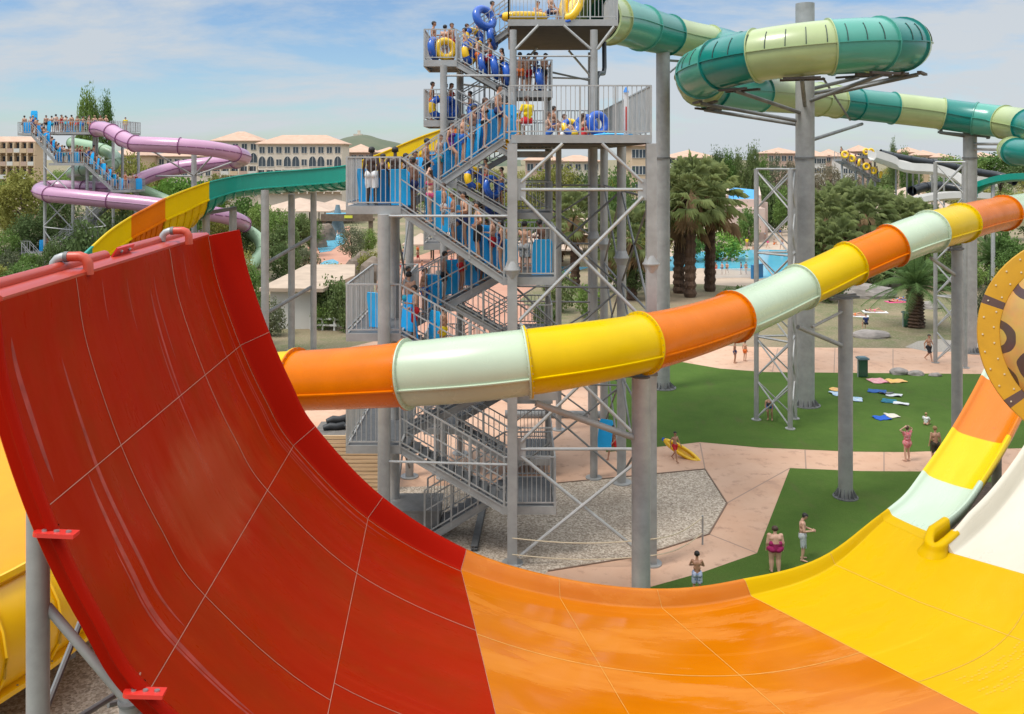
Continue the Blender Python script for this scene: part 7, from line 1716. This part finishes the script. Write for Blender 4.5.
fo = thing('fountain', V((q.x - 2.6, q.y + 3.5, 0)), 'grey-blue cone fountain standing behind the footbridge', 'fountain'); mb = MB(); mb.tube((q.x - 2.6, q.y + 3.5, 0), (q.x - 2.6, q.y + 3.5, 5.2), 1.5, 14, .35); mb.build('cone', mat('slate_blue', (.18, .25, .28), .6, var=.3), fo); mb = MB(); mb.tube((q.x - 2.6, q.y + 3.5, 3.2), (q.x - 2.6, q.y + 3.5, 3.6), 2.2, 16); mb.build('basin', mat('turquoise_basin', (.08, .42, .6), .3), fo)
for i, (u, v, s_) in enumerate(((318, 247, 2.2), (325, 240, 2.4), (362, 278, 2.6), (372, 282, 2.2))):
    rnd = random.Random(i); mb = MB(); mb.sphere((0, 0, 0), 1, 14, 10, sc=(.9, .8, 1.25)); mb.v = [p * (1 + .28 * noise.noise(p * 1.4 + V((i * 5, 0, 0)))) for p in mb.v]; o = mb.build('rock', mat('brown_rock', (.22, .17, .13), .95, var=.5, vscale=1.2, bump=.5, bscale=3)); o.location = G(u, v) + V((0, 0, .7)); o.scale = (s_ * .8, s_ * .8, s_ * .75)
    tag(o, ['brown boulder left of the turquoise pool', 'brown boulder at the head of the turquoise pool', 'grey-brown boulder below the feathery grass tree', 'smaller boulder next to the round stair column'][i], 'rock', 'boulders of the park')
for i, (u, v, sx, sy, sz, lab) in enumerate(((871, 337, 2.3, 1.3, .45, 'broad flat grey boulder under the person with the dark cap'), (899, 374, 1.0, .6, .30, 'brown rock at the edge of the lawn right of the bin'), (916, 375, .9, .5, .22, 'flat grey rock on the lawn edge'), (868, 297, 4.2, 2.4, 1.0, 'grey rock heap behind the sunbathers'), (930, 308, 2.0, 1.3, .5, 'grey rock right of the date palm'), (935, 376, .7, .4, .16, 'smallest flat rock on the lawn edge'))):
    mb = MB(); mb.sphere((0, 0, 0), 1, 16, 10); mb.v = [p * (1 + .25 * noise.noise(p * 1.3 + V((i * 7, 3, 0)))) for p in mb.v]; o = mb.build('rock', mat('grey_rock', (.34, .30, .27), .95, var=.4, vscale=1.5, bump=.5, bscale=3)); o.location = G(u, v) + V((0, 0, sz * .3)); o.scale = (sx * .62, sy * .62, sz); tag(o, lab, 'rock', 'boulders of the park')
BING = mat('bin_green', (.012, .075, .035), .45, var=.2); BINP = mat('bin_frame', (.33, .36, .33), .6)
for u, v, lab in ((862.5, 377, 'dark green litter bin at the edge of the upper lawn'), (906.5, 327, 'dark green litter bin beside the date palm'), (978, 288, 'dark green litter bin near the smaller date palm')):
    p = G(u, v); t = thing('litter_bin', p, lab, 'litter bin', 'litter bins'); mb = MB(); mb.box(p + V((0, 0, .6)), (.5, .46, 1.05)); mb.build('box', BING, t)
    mb = MB(); mb.box(p + V((0, 0, 1.2)), (.66, .6, .10)); mb.box(p + V((0, 0, 1.27)), (.5, .46, .05)); mb.build('lid', mat('bin_lid', (.10, .17, .19), .5), t)
    for s_ in (-1, 1): mb = MB(); mb.box(p + V((s_ * .29, 0, .6)), (.06, .1, 1.2)); mb.build('post', BINP, t)

# ================================================================== far left tower with mauve slides
ft = thing('slide_tower', ((70 - CX) * 100 / F, 100, 0), 'far slide tower at the left with a long queue and mauve tubes', 'slide tower'); YT = 100.0
def fx(u): return (u - CX) * YT / F
def fz(v): return pz(v, YT)
FR = dict(parent=ft, h=1.25, sp=.30)
landing(fx(18), fx(31), YT, YT + 3, fz(133), [[(fx(31), YT), (fx(18), YT), (fx(18), YT + 3), (fx(31), YT + 3)]], bal=.05, **FR); landing(fx(46), fx(118), YT + 1.8, YT + 6, fz(131.5), [[(fx(46), YT + 1.8), (fx(97), YT + 1.8)], [(fx(103), YT + 1.8), (fx(118), YT + 1.8), (fx(118), YT + 6), (fx(46), YT + 6)]], bal=.05, **FR); landing(fx(31), fx(46), YT + 1.8, YT + 6, fz(131.5), [], bal=.05, **FR)
flight(fx(31), fz(133), fx(57), fz(163), YT, YT + 1.5, parent=ft, h=1.25, sp=.4, bal=.05); landing(fx(49), fx(84), YT, YT + 3.4, fz(163), [[(fx(57), YT), (fx(84), YT)], [(fx(49), YT + 3.4), (fx(84), YT + 3.4)]], bal=.05, **FR); flight(fx(84), fz(163), fx(112), fz(189), YT, YT + 1.6, parent=ft, h=1.25, sp=.4, bal=.05)
landing(fx(111), fx(130), YT, YT + 4, fz(190), [[(fx(111), YT), (fx(130), YT), (fx(130), YT + 4), (fx(111), YT + 4)]], bal=.05, **FR); flight(fx(111), fz(190), fx(78), fz(222), YT + 2.2, YT + 3.8, parent=ft, h=1.25, sp=.4, bal=.05); flight(fx(78), fz(222), fx(42), fz(250), YT + 2.2, YT + 3.8, parent=ft, h=1.25, sp=.4, bal=.05)
landing(fx(19), fx(42), YT, YT + 4, fz(252), [[(fx(30), YT), (fx(19), YT), (fx(19), YT + 4), (fx(42), YT + 4)]], bal=.05, **FR); flight(fx(30), fz(252), fx(48), fz(272), YT - 1.7, YT, parent=ft, h=1.25, sp=.4, bal=.05)
for u, y, v1 in ((44, 0, 133), (72, 0, 132.5), (72, 5.8, 132.5), (78, 3.6, 132.5), (106, 1.6, 132.5), (99, 5.8, 132.5), (116, 5.8, 133), (120, 3.8, 191), (82, 1, 164), (30, 3.8, 253)):
    mb = MB(); mb.tube((fx(u), YT + y + .2, 0), (fx(u), YT + y + .2, fz(v1) - .3), .17, 10); mb.build('column', STEEL_L, ft, smooth=True, angle=40)
def fbr(a, b, dy=-.05):
    mb = MB(); mb.tube((fx(a[0]), YT + dy, fz(a[1])), (fx(b[0]), YT + dy, fz(b[1])), .07, 6); mb.build('brace', STEEL_L, ft)
for a, b in (((44, 193), (72, 166)), ((44, 166), (72, 193)), ((44, 196), (72, 196)), ((44, 226), (72, 198)), ((44, 198), (72, 228)), ((44, 227), (72, 230)), ((72, 230), (106, 226)), ((78, 226), (106, 198)), ((78, 198), (106, 226)), ((72, 232), (106, 254)), ((106, 230), (76, 254)), ((44, 230), (60, 252)), ((44, 256), (72, 232)), ((108, 208), (140, 208))): fbr(a, b)
QM = 'queue on the far left tower'; rnd = random.Random(21)
def fq(u, v, dy, k, place, mt=True):
    b = ('man', 'boy', 'woman')[k % 3]; c = ['navy', 'red', 'blue', 'black', 'turquoise', 'orange', 'grey'][k % 7]
    tiny(('stand', 'hold', 'hips', 'step')[k % 4], b, (fx(u), YT + dy, fz(v) + .01), rnd.uniform(-180, 180), rnd.uniform(1.85, 2.1), SK[k % 6], 'swimsuit' if b == 'woman' else 'shorts', c, ('black', 'brown', 'blond', 'black')[k % 4], f'bather waiting {place}', f'bathers {place}')
    if mt: fmat((fx(u) + .45, YT + dy - .25, fz(v) + .02), rnd.uniform(-60, 60), f'blue mat held {place}', 0, f'blue mats {place}')
for k, u in enumerate((20.5, 26.5, 29)): fq(u, 133, .8, k, 'on the outer top landing of the far left tower', k == 0)
tiny('headhands', 'man', (fx(25), YT + 1.6, fz(133) + .01), 90, 1.8, 'tan', 'shorts', 'navy', 'black', 'bather lifting a blue mat over the head on the far left tower', None); fmat((fx(26.5), YT + 1.6, fz(121)), 20, 'blue mat held up high above the far left tower')
for k, u in enumerate((34, 36.5, 39, 41.5, 44, 46.5, 49, 51.5, 54, 57, 60, 63, 66, 69, 72, 75, 78, 81, 84, 87)): fq(u, 131.5, 2.6 + (k * 5 % 4) * .7, k + 3, 'on the top deck of the far left tower', k % 3 == 0)
for k, t in enumerate((.04, .12, .2, .28, .36, .44, .52, .6, .68, .76, .84, .93)): fq(31 + 26 * t, 133 + 30 * t, .75, k, 'on the upper flight of the far left tower', k % 3 == 1)
for k, u in enumerate((51, 54, 57, 60, 63, 66, 69, 72, 75, 78, 81, 83)): fq(u, 163, 1.0 + (k % 3) * .8, k + 1, 'on the middle landing of the far left tower', k % 2 == 0)
for k, t in enumerate((.05, .15, .25, .35, .45, .56, .67, .78, .88, .96)): fq(84 + 28 * t, 163 + 26 * t, .8, k + 2, 'on the lower flight of the far left tower', k % 2 == 0)
for k, u in enumerate((114, 118, 122, 126, 129)): fq(u, 190, 1 + (k % 3) * .9, k + 4, 'on the lower right landing of the far left tower', k % 2 == 0)
tiny('stand', 'man', (fx(110), YT + 4, fz(131.5) + .01), 30, 1.8, 'tan', 'shirt', 'yellow', 'black', 'lifeguard in yellow at the head of the mauve tube on the far tower', None)
tiny('walk', 'man', (fx(41), YT + 1, fz(252) + .01), 60, 1.75, 'fair', 'shorts', 'orange', 'brown', 'bather with a blue mat at the lowest landing of the far left tower', None); fmat((fx(40), YT + .6, fz(252) + .05), 30, 'blue mat carried at the lowest landing of the far left tower')
MV = [(97, 129, 102), (103, 129, 101), (112, 132, 99), (123, 138.5, 97), (135, 143.5, 95.5), (150, 144.5, 94.5), (180, 146, 94), (212, 149, 95), (234, 153.5, 97.5), (244, 157.5, 102), (236, 161, 106.5), (212, 163.5, 108.5), (180, 167.5, 108.5), (152, 175, 107), (130, 184, 105.5), (112, 188, 104.5), (85, 188, 105.5), (58, 187, 106.5), (44, 188.5, 105), (40, 191, 101.5), (50, 194.5, 98.2), (75, 197, 97), (110, 200.5, 96.5), (150, 204.5, 96), (195, 211, 95.5), (228, 217, 97), (243, 224, 101), (236, 231, 106), (205, 236, 108), (160, 240, 108), (110, 242, 107), (78, 244, 105), (62, 250, 102), (56, 262, 100), (58, 275, 98)]
mvp = [P(*q) for q in MV]; ms = thing('tube_slide', (mvp[6].x, mvp[6].y, 0), 'long mauve tube slide winding round the far left tower', 'tube slide')
bnd = [0, 2, 3, 4] + list(range(6, len(MV) - 1, 2)) + [len(MV) - 1]
tube_slide(ms, mvp, bnd, [PINK] * (len(bnd) - 1), 0.86, 0.93, n=18, ridge=R(4), fw=.05, sub=4, ridges=False)
full = [V(p) for p in cr(mvp, 4)]; mb = MB()
for i in range(len(full) - 1):
    t = (full[i + 1] - full[i]).normalized(); a = V((t.y, -t.x, 0)).normalized()
    for s_ in (-1, 1): mb.tube(full[i] + a * s_ * .88, full[i + 1] + a * s_ * .88, .05, 5, caps=False)
for b in bnd:
    i = int(b * 4); t = (full[min(i + 1, len(full) - 1)] - full[max(i - 1, 0)]).normalized(); a = V((t.y, -t.x, 0)).normalized(); b_ = a.cross(t)
    mb.path([full[i] + (a * math.cos(2 * math.pi * k / 20) + b_ * math.sin(2 * math.pi * k / 20)) * .93 for k in range(21)], .05, 5, caps=False)
mb.build('joint', PINKD, ms)
x = (194 - CX) * 101 / F; t = pole(x, 101, P(0, 151.5, 101).z, .30, 'pale pole carrying the long mauve tube', gusset=False, name='support_pole')
for a in (P(154, 152, 95.5), P(213, 155, 96.5), P(238, 160, 100), P(153, 176, 107)):
    mb = MB(); mb.tube((x, 101, P(0, 176, 101).z), a, .10, 8); mb.build('arm', STEEL, t, smooth=True)
GL = mat('pale_green_tube', (.30, .44, .27), .35, coat=.1, var=.15, vscale=.5)
LG = [(72, 143, 112), (88, 146, 110), (104, 150, 108), (115, 157, 107), (113, 164, 105), (100, 168.5, 104), (84, 170, 105), (72, 173, 107), (90, 178, 108.5), (115, 182, 108), (136, 188, 107), (162, 199, 105), (195, 212, 104), (225, 222, 103), (248, 231, 103), (260, 241, 102), (262, 252, 100), (254, 262, 98), (246, 270, 97), (236, 285, 97)]
lgp = [P(*q) for q in LG]; ls_ = thing('tube_slide', (lgp[10].x, lgp[10].y, 0), 'thin pale green tube slide below the mauve one', 'tube slide'); tube_slide(ls_, lgp, list(range(0, len(LG), 2)) + [len(LG) - 1], [GL] * (len(LG) // 2), .72, .80, n=16, fw=.05, sub=4, ridges=False)

# ================================================================== far right slide complex
YR = 118.0
def rp_(u, v, dy=0): return P(u, v, YR + dy)
wf = thing('open_flume', rp_(905, 160) * V((1, 1, 0)) if False else V((rp_(905, 160).x, YR, 0)), 'white open flume with steep drop at the far right', 'water slide')
WFM = mat('white_gelcoat', (.70, .67, .62), .4, var=.12, vscale=.4)
def flume(root, pts, wd, wall, m_, name='flume_section', sub=4):
    fpts = [V(p) for p in cr(pts, sub)]; mb = MB(); rows = []
    for i, p in enumerate(fpts):
        t = (fpts[min(i + 1, len(fpts) - 1)] - fpts[max(i - 1, 0)]).normalized(); a = V((t.y, -t.x, 0)).normalized()
        rows.append([p + a * x + V((0, 0, z)) for x, z in ((-wd, wall), (-wd, 0), (-wd * .5, -wall * .35), (wd * .5, -wall * .35), (wd, 0), (wd, wall), (wd + .12, wall), (wd + .12, -.05), (wd * .5, -wall * .5), (-wd * .5, -wall * .5), (-wd - .12, -.05), (-wd - .12, wall))])
    mb.loft(rows, True, caps=True); return mb.build(name, m_, root, smooth=True, angle=40, recalc=True)
flume(wf, [rp_(872, 157), rp_(884, 161), rp_(897, 166), rp_(912, 170, -1), rp_(935, 171.5, -2), rp_(955, 178, -3), rp_(970, 190, -4), rp_(985, 203, -5)], 1.3, .95, WFM)
flume(wf, [rp_(890, 206, -6), rp_(912, 203, -6), rp_(935, 198.5, -6), rp_(960, 197, -6), rp_(985, 198, -5)], 1.1, .7, WFM)
for u, v in ((907, 172), (913, 173), (919, 174), (896, 168), (932, 174), (944, 176)):
    p = rp_(u, v, 1); mb = MB(); mb.tube((p.x, p.y, 0), p, .13, 8); mb.build('leg', STEEL, wf, smooth=True)
BKT = mat('black_tube_shell', (.022, .026, .032), .4, coat=.1, var=.3)
bt = thing('tube_slide', (rp_(930, 165).x, YR + 3, 0), 'black ribbed tube slide above the white flume', 'tube slide'); q = [rp_(880, 153, 4), rp_(892, 156, 4), rp_(910, 159.5, 4), rp_(932, 163, 4), rp_(955, 167, 4), rp_(980, 172.5, 3), rp_(1000, 176, 2), rp_(1015, 182, 0)]
tube_slide(bt, q, list(range(8)), [BKT] * 7, .52, .58, n=14, fw=.05, sub=8, ridges=False)
q2 = [rp_(912, 191, 0), rp_(925, 187, 2), rp_(940, 186, 3), rp_(956, 188, 2), rp_(975, 194, 0)]; tube_slide(bt, q2, [0, 1, 2, 3, 4], [BKT] * 4, .62, .68, n=14, fw=.05, sub=5, ridges=False)
tf = thing('open_flume', (P(1000, 180, 92).x, 92, 0), 'teal open flume curving in from the right edge behind the poles', 'water slide')
flume(tf, [P(968, 200, 92), P(976, 192, 92), P(986, 185, 91), P(1002, 180, 90), P(1025, 178.5, 89), P(1060, 179, 88)], .85, .55, TEAL)
for u, v in ((993, 184), (1040, 181)):
    p = P(u, v, 90.3); mb = MB(); mb.tube((p.x, p.y, 0), p, .2, 10); mb.build('leg', STEEL_L, tf, smooth=True)
rs = thing('queue_ramp', (rp_(850, 170).x, YR + 4, 0), 'ramp tower with bathers and yellow rings at the far right', 'slide tower'); a, b = rp_(838, 160, 3), rp_(876, 181, 3)
mb = MB(); mb.beam(a, b, 2.6, .3); mb.beam(rp_(858, 157, 3), rp_(876, 157.5, 3), 2.8, .3); mb.build('ramp', STEEL_D, rs)
railing([a + V((0, -1.3, .1)), b + V((0, -1.3, .1))], 1.1, .5, rs, bal=.06); railing([a + V((0, 1.3, .1)), b + V((0, 1.3, .1))], 1.1, .5, rs, bal=.06)
for u, v in ((842, 163), (856, 170), (868, 177), (863, 158), (875, 158)): p = rp_(u, v, 3); mb = MB(); mb.tube((p.x, p.y, 0), p, .16, 8); mb.build('leg', STEEL, rs, smooth=True)
for k in range(16):
    t = (k + .5) / 16; p = a + (b - a) * t + V((0, -.7 + (k % 3) * .6, .2)); tiny(('hold', 'stand', 'hips')[k % 3], ('man', 'boy', 'woman')[k % 3], p, rnd.uniform(-180, 180), 1.75, SK[k % 6], 'swimsuit' if k % 3 == 2 else 'shorts', ['navy', 'white', 'red', 'blue'][k % 4], ('black', 'brown')[k % 2], 'bather waiting with a ring on the far right ramp', 'bathers on the far right ramp')
    if k % 3 == 0: ring(p + V((.2, -.8, .1)), k * 40, 2, 'yellow ring standing on the far right ramp', 82, 1.15)['group'] = 'yellow rings on the far right ramp'
for u, v in ((866, 157), (871, 157)): ring(rp_(u, v, 2.4) + V((0, 0, .2)), 10, 2, 'yellow ring at the head of the white flume', 82, 1.1)['group'] = 'yellow rings at the head of the white flume'
# bathers round the pools
for k in range(26):
    u, v = rnd.uniform(738, 792), rnd.uniform(212, 250); tiny(('stand', 'walk', 'sit', 'hips')[k % 4], ('man', 'boy', 'woman')[k % 3], G(u, v, .03), rnd.uniform(-180, 180), 1.75, SK[k % 6], 'swimsuit' if k % 3 == 2 else 'shorts', ['navy', 'red', 'white', 'blue', 'orange', 'pink'][k % 6], ('black', 'brown', 'blond')[k % 3], 'bather on the sandy deck between the far pools', 'bathers on the sandy pool deck')
tiny('stand', 'man', G(747, 249, .03), 10, 1.8, 'tan', 'shirt', 'yellow', 'brown', 'lifeguard in yellow standing at the turquoise pool edge', None); tiny('stand', 'man', G(730, 262.5, -.5), 20, 1.9, 'tan', 'shorts', 'navy', 'black', 'bather standing waist-deep in the turquoise pool', None)
for k, u in enumerate((716, 722, 727, 741, 746)): tiny(('stand', 'hips', 'walk')[k % 3], ('man', 'boy')[k % 2], G(u, 274.5, .02), rnd.uniform(-180, 180), 1.5, SK[k], 'shorts', ['red', 'navy', 'black', 'blue', 'orange'][k], 'black', 'bather standing behind the white pool fence', 'bathers behind the white pool fence')
for k in range(14):
    u, v = rnd.uniform(398, 470), rnd.uniform(246, 290); tiny(('stand', 'walk', 'sit')[k % 3], ('man', 'boy', 'woman')[k % 3], G(u, v, .01), rnd.uniform(-180, 180), 1.7, SK[k % 6], 'swimsuit' if k % 3 == 2 else 'shorts', ['navy', 'red', 'white', 'blue', 'orange', 'pink'][k % 6], ('black', 'brown', 'blond')[k % 3], 'bather on the terracotta terrace behind the stairs', 'bathers on the terracotta terrace')
for k in range(10):
    u, v = rnd.uniform(268, 345), rnd.uniform(222, 240); tiny(('stand', 'walk', 'sit')[k % 3], ('man', 'boy', 'woman')[k % 3], G(u, v, .01), rnd.uniform(-180, 180), 1.7, SK[k % 6], 'swimsuit' if k % 3 == 2 else 'shorts', ['navy', 'red', 'white', 'blue', 'orange', 'pink'][k % 6], ('black', 'brown', 'blond')[k % 3], 'bather by the turquoise pool under the tan canopies', 'bathers under the tan canopies')
# green slide bend entering at the right edge (rusty and orange underside)
bs = thing('slide_bend', (P(1024, 150, 58).x, 58, 0), 'green slide bend entering at the right picture edge below the green tube', 'water slide')
q = [P(1062, 128, 62), P(1040, 140, 60), P(1020, 147, 58.5), P(1012, 150, 57), P(1016, 152, 54), P(1040, 154, 52), P(1070, 158, 52)]
tube_slide(bs, q, [0, 1, 2, 3, 4, 6], [HC, HA, HB, HC, HA], .8, .9, n=20, fw=.06, sub=6, ridges=False)

# blue children's slide on a rocky mound behind the poplars
km = thing('water_slide', P(743, 205, 150) * V((1, 1, 0)) if False else V((P(743, 205, 150).x, 150, 0)), 'broad blue children slide on a pale mound left of the lattice mast', 'water slide')
a, b = P(729, 187, 153), P(758, 190, 153); c, d = P(727, 199, 147), P(760, 199, 147); mb = MB()
mb.add([a, b, d, c, a - V((0, 0, .4)), b - V((0, 0, .4)), d - V((0, 0, .4)), c - V((0, 0, .4))], [(3, 2, 1, 0), (4, 5, 6, 7), (0, 1, 5, 4), (1, 2, 6, 5), (2, 3, 7, 6), (3, 0, 4, 7)]); mb.build('slide_bed', mat('blue_slide_paint', (.03, .30, .62), .3), km, recalc=True)
for e, f in ((a, c), (b, d)):
    mb = MB(); mb.beam(e + V((0, 0, .3)), f + V((0, 0, .3)), .4, .7); mb.build('side_wall', mat('pale_pink_render', (.60, .45, .38), .8), km)
mb = MB(); mb.beam(c + V((0, -.3, -1)), d + V((0, -.3, -1)), 1.0, 2.0); mb.beam(c + V((0, -1.5, -3.4)), d + V((0, -1.5, -3.4)), 3.0, 4.0); mb.box(((a.x + b.x) / 2, 152, 3.2), (6.5, 5, 6.4)); mb.build('mound', MATS['pale_pink_render'], km)
